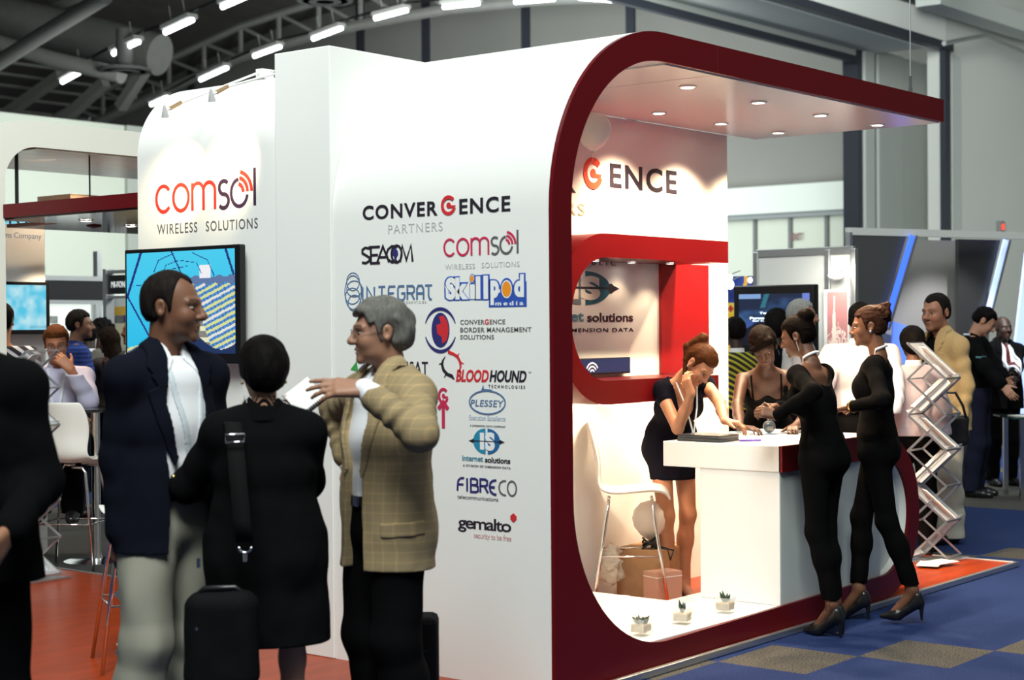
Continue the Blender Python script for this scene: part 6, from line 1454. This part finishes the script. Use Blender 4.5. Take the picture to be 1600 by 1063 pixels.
# jars with sand and succulents on the plinth
GLASS = mat('jar_glass', (.95, .97, .96), rough=.02, trans=.0, spec=.6, alpha=.20)
SAND = mat('pale_sand', (.42, .32, .18), rough=.95, noise=.3, nscale=300); LEAF = mat('succulent_leaf', (.018, .040, .026), rough=.55, noise=.3, nscale=60)
for k, (px, py, kind, rz_) in enumerate(((1010, 994, 'rosette', .0), (1074, 976, 'pair', .2), (1141, 959, 'trio', .1))):
    p = on(px, py, 'Z', .145); t = thing('glass_jar', ['square glass jar of sand with a rosette succulent, at the rounded corner', 'square glass jar of sand with two upright leaves, middle of the three', 'square glass jar of sand with a small leafy sprig, nearest the counter'][k], 'jar', (p[0], p[1]+.03, .1455), rz_, 'succulent jars along the plinth edge')
    h = .042; mb = MB(); mb.box((-h, -h, 0), (h, h, .016))
    for a, b in (((-h, -h, .016), (-h+.004, h, .08)), ((h-.004, -h, .016), (h, h, .08)), ((-h+.004, -h, .016), (h-.004, -h+.004, .08)), ((-h+.004, h-.004, .016), (h-.004, h, .08))): mb.box(a, b)
    mb.build('glass', GLASS, t, bevel=.0015)
    v = Vol(); v.box((0, 0, .035), (h-.006, h-.006, .019), rnd=.006); g_ = v.grid(.003); g_.noise(.003, (60, 60, 60), k); me, _ = g_.mesh('sand'); mkobj('sand', me, t, SAND)
    mb = MB(); n = {'rosette': 11, 'pair': 3, 'trio': 5}[kind]
    for i in range(n):
        a = i*2.4; sp = {'rosette': .044, 'pair': .016, 'trio': .028}[kind]*(1 if i < 7 else .6); up = {'rosette': .040, 'pair': .068, 'trio': .058}[kind]
        b = np.array([0, 0, .05]); e = b+np.array([math.cos(a)*sp, math.sin(a)*sp, up*(1 if i % 2 else .8)]); mb.tube([b, b*.45+e*.55+np.array([0, 0, -.003]), e], [.005, .011, .001], 6)
    mb.build('succulent', LEAF, t, smooth='all')
# balloons
BAL = mat('white_balloon', (.93, .90, .84), rough=.2, spec=.5)
for k, (p, r) in enumerate(((on(927, 204, 'Y', 1.02), .100), (at(1017, 812, 9.45), .108))):
    t = thing('balloon', ['white balloon floating in the top left corner under the canopy', 'white balloon resting under the bar stool'][k], 'balloon', p)
    MB().lathe([(.001, -r*1.12), (r*.12, -r*1.1), (r*.55, -r*.82), (r*.88, -r*.40), (r, .05*r), (r*.9, r*.5), (r*.55, r*.88), (.001, r*1.04)], seg=32).build('skin', BAL, t, smooth='all'); MB().lathe([(.001, -r*1.10), (.010, -r*1.2), (.014, -r*1.24)], seg=12).build('knot', BAL, t, smooth='all')
    MB().tube([(0, 0, -r*1.2), (.02, .02, -r*1.6), (.05, .10 if k == 0 else .04, -r*2.2)], .0015, 4).build('string', PAPER, t)
# boxes and clutter behind the counter
CARD = mat('cardboard', (.38, .22, .11), rough=.85, noise=.15, nscale=20); ZF = .03
t = thing('cardboard_box', 'open cardboard box on the floor under the bar stool', 'box', (2.36, 1.09, ZF), .1)
mb = MB(); mb.box((-.19, -.14, 0), (.19, .14, .30)); mb.build('carton', CARD, t, bevel=.003); MB().box((-.19, -.02, .3005), (.19, .02, .3015)).build('tape', mat('brown_tape', (.30, .16, .06), rough=.3), t)
g = at(1033, 531, 9.2); t = thing('carton', 'pinkish carton standing in front of the cardboard box', 'box', (g[0], g[1], ZF), -.3); MB().box((-.09, -.06, 0), (.09, .06, .20)).build('carton_body', mat('pink_carton', (.50, .28, .20), rough=.7), t, bevel=.002); MB().box((-.091, -.061, .17), (.091, .061, .175)).build('lid_edge', PAPER, t)
zt = ZF+.302
t = thing('green_bottle', 'green bottle with clear foot on the cardboard box', 'bottle', (2.30, 1.02, zt)); MB().lathe([(.026, 0), (.026, .085), (.020, .10)], seg=18).build('bottle_body', mat('green_liquid', (.10, .30, .02), rough=.2), t, smooth=True); MB().lathe([(.012, .10), (.012, .125), (.001, .126)], seg=12).build('cap', PAPER, t, smooth=True)
t = thing('cable_coil', 'tangled coil of black cable on the cardboard box', 'cable', (2.215, 1.02, zt+.008))
for q in range(4):
    r = random.Random(q); MB().tube([((.038+.006*r.random())*math.cos(a), (.030+.01*r.random())*math.sin(a), .008+.011*q+.014*math.sin(a*2+q)) for a in np.linspace(0, 6.28, 22)[:-1]], .006, 6, True).build('loop', BLACK, t, smooth='all')
MB().tube([(-.03, -.03, .01), (-.02, -.135, .0), (.0, -.14, -.06), (.03, -.142, -.01), (.02, -.03, .01)], .005, 6).build('loose_end', BLACK, t, smooth='all')
g = at(972, 531, 9.05); t = thing('food_container', 'clear lidded food container on the floor by the stool legs', 'container', (g[0], g[1], ZF), .3)
MB().box((-.09, -.06, 0), (.09, .06, .055)).build('container_body', mat('cloudy_plastic', (.55, .48, .36), rough=.25), t, bevel=.008); MB().box((-.094, -.064, .055), (.094, .064, .065)).build('lid', mat('yellow_lid', (.62, .48, .22), rough=.4), t, bevel=.004); MB().box((-.04, -.03, .0655), (.02, .01, .085)).build('small_packet', PAPER, t)
for i, c_ in enumerate(((.05, .10, .03), (.4, .15, .03), (.1, .14, .05))): MB().ball((-.05+.05*i, -.058, .03), (.020, .008, .014), 8).build('food', mat('food_%d' % i, c_), t, smooth='all')
v = Vol(); v.ell((0, 0, .09), (.085, .06, .09)); v.ell((.03, .02, .16), (.05, .04, .05)); g_ = v.grid(.006); g_.noise(.03, (22, 22, 22), 8); g_.noise(.014, (50, 50, 50), 9); me, _ = g_.mesh('plastic_bag'); o = mkobj('plastic_bag', me, None, mat('crinkled_film', (.75, .68, .55), rough=.12, spec=.7, alpha=.45)); g = at(952, 531, 9.3); o.location = (g[0], g[1], ZF+.11); tag(o, 'crumpled clear plastic bag hanging by the stool legs', 'plastic bag')

# bags, notebook, case
def strip_path(mb, pts, wdir, w, t=.004):
    vs = []; fs = []
    for p in pts:
        p = np.asarray(p); vs += [p-wdir*w/2, p+wdir*w/2]
    for i in range(len(pts)-1): fs.append((2*i, 2*i+1, 2*i+3, 2*i+2))
    return mb.add(vs, fs)
bc = at(346, 985, 5.36); t = thing('shoulder_bag', 'black shoulder bag with silver clips hanging from the woman in the black coat', 'bag', bc)
fw = nrm(CF*np.array([1, 1, 0])); R_ = np.stack([nrm(CR*np.array([1, 1, 0])), fw, np.array([0, 0, 1.])], 1)
v = Vol(); v.box((0, 0, -.035), (.12, .065, .165), R_, .055); g_ = v.grid(.005); g_.noise(.006, (14, 14, 14), 3); me, _ = g_.mesh('bag_body'); mkobj('bag_body', me, t, mat('black_nylon', (.004, .004, .005), rough=.8, spec=.12, bump=.3, bscale=500))
v = Vol(); v.box(R_@np.array([0, -.035, -.055]), (.085, .025, .09), R_, .02); g_ = v.grid(.005); me, _ = g_.mesh('front_pocket'); mkobj('front_pocket', me, t, MATS['black_nylon'])
MB().tube([R_@np.array([x, -.02, z]) for x, z in ((-.07, .12), (-.05, .138), (.05, .142), (.075, .12))], .010, 8).build('carry_handle', LEATHER, t, smooth='all')
for k, (x, z) in enumerate(((.060, .06), (.076, .075))): MB().bar(R_@np.array([x-.012, -.055, z+.03]), R_@np.array([x+.004, -.055, z-.0]), .009, .005).build('zip_pull', SILVER, t)
MB().ball(R_@np.array([-.07, -.058, .015]), .008, 8).build('press_stud', SILVER, t)
o = strip_path(MB(), [at(x, y, d)-bc for x, y, d in ((352, 662, 5.72), (358, 655, 5.62), (364, 662, 5.50), (368, 700, 5.40), (373, 760, 5.36), (378, 815, 5.35), (382, 848, 5.35))], CR, .056).build('strap', mat('black_webbing', (.006, .006, .0065), rough=.9, spec=.12), t, smooth=True); m = o.modifiers.new('thick', 'SOLIDIFY'); m.thickness = .005
q = at(367, 686, 5.385)-bc; MB().tube([q+CR*x+CU*y for x, y in ((-.031, -.013), (-.031, .013), (.031, .016), (.031, -.010))], .0035, 6, True).build('strap_buckle', SILVER, t, smooth='all')
q = at(383, 856, 5.34)-bc; MB().tube([q+CR*.020*math.cos(a)+CU*.016*math.sin(a) for a in np.linspace(math.pi*.95, math.pi*2.05, 10)], .004, 6).build('clip_hook', SILVER, t, smooth='all'); MB().tube([q-CU*.014, q-CU*.045], .006, 8).build('swivel_clip', SILVER, t, smooth=True)
q = at(310, 873, 5.40)-bc; MB().tube([q, q-CU*.03], .006, 8).build('swivel_clip', SILVER, t, smooth=True)
nc = at(476, 620, 5.93); t = thing('notebook', 'open spiral notebook with white pages held by the woman in the black coat', 'notebook', nc)
a = nrm(CR*.78+CU*.62+CF*.15); n_ = nrm(-CF*.62+CU*.75-CR*.45); n_ = nrm(n_-a*(n_@a)); b = np.cross(n_, a); R2 = np.stack([a, b, n_], 1)
MB().obox((0, 0, 0), (.055, .085, .005), R2).build('pages', PAPER, t); MB().obox(-n_*.008, (.057, .088, .002), R2).build('cover', BLACK, t); 
for i in range(12): MB().tube([-b*.087+a*(-.050+.009*i)+n_*.009*math.cos(w_)+b*.007*math.sin(w_) for w_ in np.linspace(0, 6.28, 9)[:-1]], .0022, 5, True).build('spiral_ring', BLACK, t, smooth='all')
g = at(630, 531, 6.55); t = thing('wheeled_case', 'black soft travel case standing on the floor beside the man in tan', 'suitcase', (g[0], g[1], .036), math.atan2(CR[1], CR[0]))
MB().box((-.13, -.09, .03), (.13, .09, .42)).build('case_body', mat('black_nylon', (.006, .006, .008)), t, bevel=.025); MB().box((-.10, -.105, .06), (.10, -.088, .30)).build('front_pocket', MATS['black_nylon'], t, bevel=.01)
for x in (-.1, .1): MB().lathe([(.03, -.012), (.03, .012)], (x, .05, .031), 14, roty(math.pi/2)).build('wheel', BLACK, t, smooth=True)
MB().tube([(-.05, 0, .42), (-.05, 0, .45), (.05, 0, .45), (.05, 0, .42)], .008, 8).build('carry_handle', BLACK, t, smooth='all')
g = at(1484, 668, 11.35); t = thing('handbag', 'black leather handbag with silver ring hanging behind the right-hand rack', 'handbag', g)
v = Vol(); v.box((0, 0, -.02), (.13, .05, .11), R_, .04); g_ = v.grid(.008); g_.noise(.008, (14, 14, 14), 6); me, _ = g_.mesh('bag_body'); mkobj('bag_body', me, t, LEATHER)
MB().tube([R_@np.array([x, -.04, z]) for x, z in ((-.09, .08), (-.07, .17), (-.03, .24), (.03, .24), (.08, .15), (.10, .07))], .010, 8).build('carry_handle', LEATHER, t, smooth='all')
MB().tube([R_@np.array([-.05+.022*math.cos(w_), -.055, .17+.022*math.sin(w_)]) for w_ in np.linspace(0, 6.28, 16)[:-1]], .005, 6, True).build('ring', SILVER, t, smooth='all')

# ------------------------------------------------------------------ neighbouring exhibits, right
XR = 7.0; PANEL = mat('exhibit_white_panel', (.62, .63, .61), rough=.6)
y0, y1 = on(1182, 400, 'X', XR)[1], on(1334, 400, 'X', XR)[1]; zt = on(1182, 394, 'X', XR)[2]; ym = on(1294, 400, 'X', XR)[1]
t = thing('panel_wall', 'white modular exhibit wall with aluminium rails behind the women', 'exhibit wall')
MB().box((XR, y1, 0), (XR+.03, y0, zt)).build('panel', PANEL, t)
for y in (y0, ym, y1): MB().box((XR-.025, y-.025, 0), (XR+.035, y+.025, zt)).build('post', ALU, t, bevel=.008)
MB().box((XR-.015, y1, zt-.05), (XR+.035, y0, zt+.02)).build('rail', ALU, t, bevel=.006)
p = on(1306, 431, 'X', XR-.12); t = thing('clip_spotlight', 'small white spotlight clipped above the tower poster', 'spotlight', p); MB().ball((0, 0, 0), (.05, .075, .04), 14).build('lamp_head', WHITE, t, smooth='all'); MB().tube([(0, 0, .02), (.10, 0, .05)], .008, 6).build('arm', ALU, t)
area('poster_light', on(1305, 420, 'X', XR-.35), on(1300, 520, 'X', XR), .2, 5, (1, .93, .8))
fy = Fr((0, 0, 0), (0, -1, 0), (0, 0, 1))
def panelbox(name, label, cat, x, px0, py0, px1, py1, depth, m):
    a, b = on(px0, py1, 'X', x), on(px1, py0, 'X', x); t = thing(name, label, cat); MB().box((x, b[1], a[2]), (x+depth, a[1], b[2])).build('frame', m, t, bevel=.01); return t, a, b
t, a, b = panelbox('display_screen', 'large black display screen with a bluish picture and white caption, behind the women', 'television', 6.2, 1147, 444, 1272, 625, .08, MATS['gloss_black'])
def scr(s, t_):
    y = 1-t_; c = np.zeros((len(s), 3)); c[:] = (.004, .006, .02)
    P = np.stack([s*4, y*5, s*0], 1); n = vnoise(P, 2)+.5*vnoise(P*2.3, 3)
    up = y < .55; c[up] = np.stack([.01+.03*np.maximum(n, 0), .02+.09*np.maximum(n, 0), .06+.22*np.maximum(n, 0)], 1)[up]
    c[(s < .32) & (y < .10-.05*s)] = (.25, .42, .75); c[(s > .9) & (y < .30)] = (.18, .26, .72); c[(abs(s-.38+.25*(y-.1)) < .035) & (y < .28)] = (.03, .18, .25)
    c[(abs(y-.36+.3*(s-.6)) < .02) & (s > .55) & (s < .8)] = (.15, .25, .75); c[(abs(y-.62+.9*(s-.1)) < .06) & (s < .25) & (y > .5)] = (.05, .10, .35)
    return c
a2, b2 = on(1155, 540, 'X', 6.198), on(1265, 458, 'X', 6.198); o = pixgrid('screen', Fr((6.198, 0, 0), (0, -1, 0), (0, 0, 1)), -a2[1], a2[2], -b2[1], b2[2], 70, 55, scr, SCREEN, t, t=.001)
CAP = mat('caption_glow', (.85, .95, 1), emit=1.0); f6 = Fr((6.198, 0, 0), (0, -1, 0), (0, 0, 1)); u6 = lambda px, py: f6.uv(on(px, py, 'X', 6.198))
for s_, xa, xb, ya, yb in (('Text in your', 1187, 1233, 487, 492), ('Personalised Profiles', 1172, 1250, 494.5, 499.5), ('for Companies', 1176, 1228, 499.8, 503.5)):
    a_, b_ = u6(xa, yb), u6(xb, ya); mb = MB(); text(mb, s_, f6, a_[0], a_[1], b_[0], b_[1], t=.003, bold=.03, t0=.002); mb.build('caption', CAP, t)
MB().box((6.21, (a[1]+b[1])/2-.05, 0), (6.27, (a[1]+b[1])/2+.05, a[2])).build('stand_post', BLACK, t); MB().box((6.05, (a[1]+b[1])/2-.3, 0), (6.4, (a[1]+b[1])/2+.3, .02)).build('stand_foot', BLACK, t)
t, a, b = panelbox('poster_frame', 'white framed pink poster of a lit tower and city lights', 'poster', XR-.05, 1286.5, 452, 1326, 575, .04, WHITE)
def tower(s, t_):
    y = 1-t_; c = np.stack([.62-.15*y, .26-.05*y, .25-.02*y], 1); n = vnoise(np.stack([s*26, y*40, s*0], 1), 5); w = np.where(y < .25, .03, .05+.16*(y-.25))
    c[(abs(s-.34) < w) & (y > .06) & (y < .75)] = (.95, .75, .68); c[(y > .62-.12*np.sin(s*3)) & (n > .0)] = (.95, .78, .70); c[(y > .80) & (n < .1)] = (.35, .12, .12); c[(y > .42) & (abs(s-.55) < (y-.42)*.8) & (n > -.1)] = (.92, .72, .66); return c
PRINT = attr_mat('printed_picture', rough=.4); a2, b2 = on(1293, 568, 'X', XR-.051), on(1324, 456, 'X', XR-.051); pixgrid('print', Fr((XR-.051, 0, 0), (0, -1, 0), (0, 0, 1)), -a2[1], a2[2], -b2[1], b2[2], 34, 90, tower, PRINT, t, t=.001)
a, b = on(1126, 600, 'X', 7.6), on(1181, 431, 'X', 7.6); t = thing('blue_banner', 'blue and yellow banner behind the striped top', 'banner'); MB().box((7.6, b[1], 0), (7.63, a[1], b[2])).build('backing', mat('banner_blue', (.02, .04, .22), rough=.5), t)
def ban(s, t_):
    y = 1-t_; c = np.zeros((len(s), 3)); c[:] = (.03, .06, .32); c[y > .24] = (.85, .50, .04); c[(y > .24) & (s < .45) & (y < .34)] = (.85, .62, .10); d = np.hypot(s-.25, (y-.02)*1.6); c[(d > .42) & (d < .52) & (y < .24)] = (.85, .45, .05); c[np.hypot(s-.30, (y-.30)*2.2) < .07] = (.5, .04, .03); return c
pixgrid('print', Fr((7.6, 0, 0), (0, -1, 0), (0, 0, 1)), -a[1], a[2], -b[1], b[2], 40, 90, ban, PRINT, t, t=.001)
for k, (px, py, r) in enumerate(((1141, 433, .022), (1141, 445, .035), (1172, 438, .022))):
    p = on(px, py, 'X', 7.45); t = thing('globe_lamp', ['small round lamp at the top left of the blue banner', 'larger round lamp below the top left lamp of the blue banner', 'small round lamp at the top right of the blue banner'][k], 'lamp', p); MB().ball((0, 0, 0), (r, r, r*1.25), 14).build('bulb', mat('white_bulb', (1, 1, .95), emit=3.), t, smooth='all'); MB().tube([(0, 0, r), (.17, 0, r+.04)], .006, 6).build('bracket', ALU, t)
# grey angular exhibit with blue light strips
GREYP = mat('satin_grey_panel', (.30, .29, .275), rough=.35, spec=.5); BLUEGLOW = mat('blue_strip_light', (.05, .15, 1.0), emit=1.2); PALEGLOW = mat('pale_blue_lightbox', (.42, .55, 1.0), emit=1.15)
A = at(1325, 363, 15.5); B = at(1640, 379, 16.7); zt = float(A[2]); dr = nrm((B-A)*np.array([1, 1, 0])); nn = np.array([-dr[1], dr[0], 0])   # nn points away from the camera
if nn@CF < 0: nn = -nn
def uA(px, off=0.):
    r = ray(px, 480); q = (A+nn*off); k = ((q-CAM)@nn)/(r@nn); return float((CAM+r*k-A)@dr)
fA = lambda off: Fr(np.array([A[0], A[1], 0])+nn*off, dr, (0, 0, 1))
t = thing('grey_exhibit', 'dark grey angular exhibit stand with slanted blue light strips', 'exhibit stand')
zb = zt-.02; z48 = 1.6-(490-505)/FPX*15.8
MB().prism([(uA(1328, .55), 0), (uA(1545, .55), 0), (uA(1545, .55), zb), (uA(1328, .55), zb)], fA(.55), -.03, 0).build('back_panel', GREYP, t)
e0, e1 = uA(1417), uA(1372)
MB().prism([(uA(1326), 0), (uA(1335), 0), (e1-.12, 0), (e1, z48-.15), (e0, zb), (uA(1326), zb)], fA(0), -.06, 0).build('left_fin', mat('charcoal_panel', (.07, .07, .072), rough=.4), t)
q0, q1 = uA(1598), uA(1562)
MB().prism([(uA(1532), 0), (q1-.1, 0), (q1, z48-.2), (q0, zb), (uA(1532), zb)], fA(.30), -.05, 0).build('right_fin', mat('black_panel', (.03, .03, .03), rough=.4), t)
for off, f0, f1 in ((-.035, e0, e1), (.27, q0, q1)):
    mb = MB(); stroke(mb, [(f0+.03, zb), (f1+.03, z48-.15)], .05, fA(off), .02); mb.build('light_strip', BLUEGLOW if off < 0 else PALEGLOW, t); mb = MB(); stroke(mb, [(f0+.075, zb), (f1+.075, z48-.15)], .03, fA(off), .03); mb.build('strip_edge', ALU, t)
for a_, b_ in ((1326, 1417), (1417, 1535), (1535, 1605)): MB().box((0, 0, 0), (0, 0, 0)) ; mb = MB(); mb.bar(fA(.0).p(uA(a_), zb+.03, -.02), fA(.0).p(uA(b_), zb+.03, -.02), .05, .07); mb.build('top_rail', PANEL, t)
MB().bar(fA(0).p(uA(1327), 0, .0), fA(0).p(uA(1327), zt, .0), .05, .05).build('corner_post', ALU, t)
mb = MB(); mb.prism([(uA(1570, .6), .5), (uA(1660, .6), .5), (uA(1660, .6), zb-.1), (uA(1604, .6), zb-.1)], fA(.6), -.03, 0); mb.build('lightbox', PALEGLOW, t)
mb = MB(); mb.prism([(uA(1388, .4), .9), (uA(1428, .4), .9), (uA(1424, .4), 1.56), (uA(1396, .4), 1.62)], fA(.4), -.02, 0); mb.build('lightbox', mat('soft_blue_lightbox', (.10, .2, .75), emit=.5), t)
MB().bar(fA(.25).p(uA(1520, .25), zb+.06, 0), fA(.25).p(uA(1598, .25), zb+.06, 0), .03, .04).build('light_strip', BLUEGLOW, t)
spot('exhibit_beam', fA(-.9).p(uA(1475), zt+.2, 0)+np.array([0, 0, 0]), fA(.55).p(uA(1470, .55), .9, 0), 170, 60, .6, (.95, .95, 1))
g = at(1596, 531, 15.0); t = thing('glass_table', 'glass-topped table with chrome legs at the right edge', 'table', (g[0], g[1], 0), math.atan2(CR[1], CR[0]))
MB().box((-.16, -.25, .735), (.6, .35, .75)).build('table_top', mat('dark_green_glass', (.02, .05, .045), rough=.05), t)
for x, y in ((-.06, -.2), (.55, -.2), (-.06, .3), (.55, .3)): MB().box((x-.02, y-.02, 0), (x+.02, y+.02, .734)).build('leg', CHROME, t)
o = MB().box((-.1, -.2, .7512), (.12, .08, .757)).build('paper_sheet', PAPER); o.location = (g[0], g[1], 0); o.rotation_euler = (0, 0, math.atan2(CR[1], CR[0])+.2); tag(o, 'white papers on the glass table at the right edge', 'paper')

# ------------------------------------------------------------------ neighbouring exhibits, left
YP = 5.75; a = on(70, 400, 'Y', YP); zt = float(on(40, 330, 'Y', YP)[2]); fl = Fr((0, YP, 0), (1, 0, 0), (0, 0, 1)); ul = lambda px, py: fl.uv(on(px, py, 'Y', YP))
t = thing('white_partition', 'white partition with dark lettering behind the cream portal', 'exhibit wall'); MB().box((.622, YP, 0), (a[0], YP+.06, zt)).build('panel', mat('cool_white_panel', (.60, .63, .64), rough=.5), t)
tx('ns Company', 9, 362.5, 371.5, 64.5, STEELINK, t, fl, ul, ref='tlC'); tx('TOM', 8, 322, 354, 63.5, INK, t, fl, ul, bold=.01)
a_, b_ = ul(2, 351), ul(61, 330); mb = MB(); mb.prism([(a_[0], a_[1]), (b_[0], a_[1]), (b_[0], b_[1]), (a_[0], b_[1])], fl, .0002, .0009); mb.build('sky_print', mat('sky_blue_light', (.15, .55, .85), emit=.5), t)
t = thing('flat_television', 'flat television showing a pale cyan sky, on the white partition', 'television'); a_, b_ = ul(-4, 523), ul(68.5, 441.5)
MB().prism([(a_[0], a_[1]), (b_[0], a_[1]), (b_[0], b_[1]), (a_[0], b_[1])], fl, .001, .07).build('bezel', MATS['gloss_black'], t, bevel=.006)
a_, b_ = ul(1, 516), ul(62.5, 446.5)
def skyp(s, t_):
    n = vnoise(np.stack([s*5, t_*5, s*0], 1), 4)+.5*vnoise(np.stack([s*11, t_*11, s*0], 1), 6); k = np.clip(.35+.5*n, 0, 1)[:, None]; c = np.array([.08, .60, .85])*(1-k)+np.array([.62, .90, .95])*k; c[(t_ < .10) & (s > .55) & (np.sin(s*150) > .2) & (t_ > .04)] = (.10, .30, .45); return c
pixgrid('screen', fl, a_[0], a_[1], b_[0], b_[1], 70, 55, skyp, SCREEN, t, t=.0706)
YB2 = 9.95; f9 = Fr((0, YB2, 0), (1, 0, 0), (0, 0, 1)); u9 = lambda px, py: f9.uv(on(px, py, 'Y', YB2))
t = thing('exhibit_booth', 'white modular booth with a long black header board, far left', 'exhibit stand')
a_, b_ = u9(40, 470), u9(172, 438); MB().prism([(a_[0], a_[1]), (b_[0], a_[1]), (b_[0], b_[1]), (a_[0], b_[1])], f9, 0, .05).build('header_board', BLACK, t)
for y0_, y1_ in ((437.5, 433), (475, 470)): a_, b_ = u9(40, y0_), u9(172, y1_); MB().prism([(a_[0], a_[1]), (b_[0], a_[1]), (b_[0], b_[1]), (a_[0], b_[1])], f9, -.02, .06).build('rail', ALU, t)
f10 = Fr((0, YB2+1.6, 0), (1, 0, 0), (0, 0, 1)); u10 = lambda px, py: f10.uv(on(px, py, 'Y', YB2+1.6))
a_, b_ = u10(30, 474), u10(190, 440); MB().prism([(a_[0], 0), (b_[0], 0), (b_[0], b_[1]), (a_[0], b_[1])], f10, 0, .04).build('back_panel', mat('booth_white', (.50, .52, .50), rough=.6), t)
for px0, px1 in ((72, 86), (121, 135)): a_, b_ = u10(px0, 505), u10(px1, 494); MB().prism([(a_[0], a_[1]), (b_[0], a_[1]), (b_[0], b_[1]), (a_[0], b_[1])], f10, .041, .05).build('photo_print', mat('grey_photo', (.14, .15, .14), noise=.8, nscale=18), t)
a_, b_ = u10(70, 520), u10(136, 480); MB().prism([(a_[0], a_[1]), (b_[0], a_[1]), (b_[0], b_[1]), (a_[0], b_[1])], f10, .0405, .0408).build('pale_board', mat('pale_board', (.60, .62, .60)), t)
a_ = u10(146, 470); MB().prism([(a_[0]-.03, 0), (a_[0]+.03, 0), (a_[0]+.03, 2.5), (a_[0]-.03, 2.5)], f10, .04, .12).build('post', ALU, t)
XS = 4.65; f4 = Fr((XS, 0, 0), (0, -1, 0), (0, 0, 1)); u4 = lambda px, py: f4.uv(on(px, py, 'X', XS))
t = thing('sign_booth', 'booth with black name board lettered in white, left of the wall television', 'exhibit stand')
def q4(px0, py1, px1, py0, t0, t1, name, m):
    a_, b_ = u4(px0, py1), u4(px1, py0); return MB().prism([(a_[0], a_[1]), (b_[0], a_[1]), (b_[0], b_[1]), (a_[0], b_[1])], f4, t0, t1).build(name, m, t)
q4(175, 460, 245, 428, 0, .05, 'name_board', BLACK); q4(172, 428, 245, 420, -.02, .06, 'rail', ALU); q4(172, 467, 245, 461, -.02, .06, 'rail', ALU); a_ = u4(173, 500); MB().prism([(a_[0]-.03, 0), (a_[0]+.02, 0), (a_[0]+.02, u4(173, 421)[1]), (a_[0]-.03, u4(173, 421)[1])], f4, -.03, .07).build('post', ALU, t)
a_, b_ = u4(180.5, 450), u4(205.5, 439.5); mb = MB(); text(mb, 'MI-FONE', f4, a_[0], a_[1], b_[0], b_[1], t=.004, bold=.03, t0=.05); mb.build('lettering', WHITEINK, t)
f5 = Fr((XS+.9, 0, 0), (0, -1, 0), (0, 0, 1)); u5 = lambda px, py: f5.uv(on(px, py, 'X', XS+.9))
a_, b_ = u5(165, 480), u5(250, 462); MB().prism([(a_[0], 0), (b_[0], 0), (b_[0], b_[1]), (a_[0], b_[1])], f5, -.03, 0).build('back_panel', MATS['booth_white'], t)
for p0, p1, y1_, y0_, m in ((177, 240, 493, 478, mat('amber_print', (.55, .34, .05), noise=.3, nscale=6)), (177, 240, 505, 493, mat('grey_photo', (.14, .15, .14))), (177, 240, 545, 505, mat('cream_print', (.62, .58, .40)))):
    a_, b_ = u5(p0, y1_), u5(p1, y0_); MB().prism([(a_[0], a_[1]), (b_[0], a_[1]), (b_[0], b_[1]), (a_[0], b_[1])], f5, 0, .004).build('poster_print', m, t)
a_, b_ = u5(194, 503), u5(224, 492.5); mb = MB(); text(mb, 'EDGY', f5, a_[0], a_[1], b_[0], b_[1], t=.003, bold=.02, t0=.004); mb.build('lettering', NAVYINK, t)
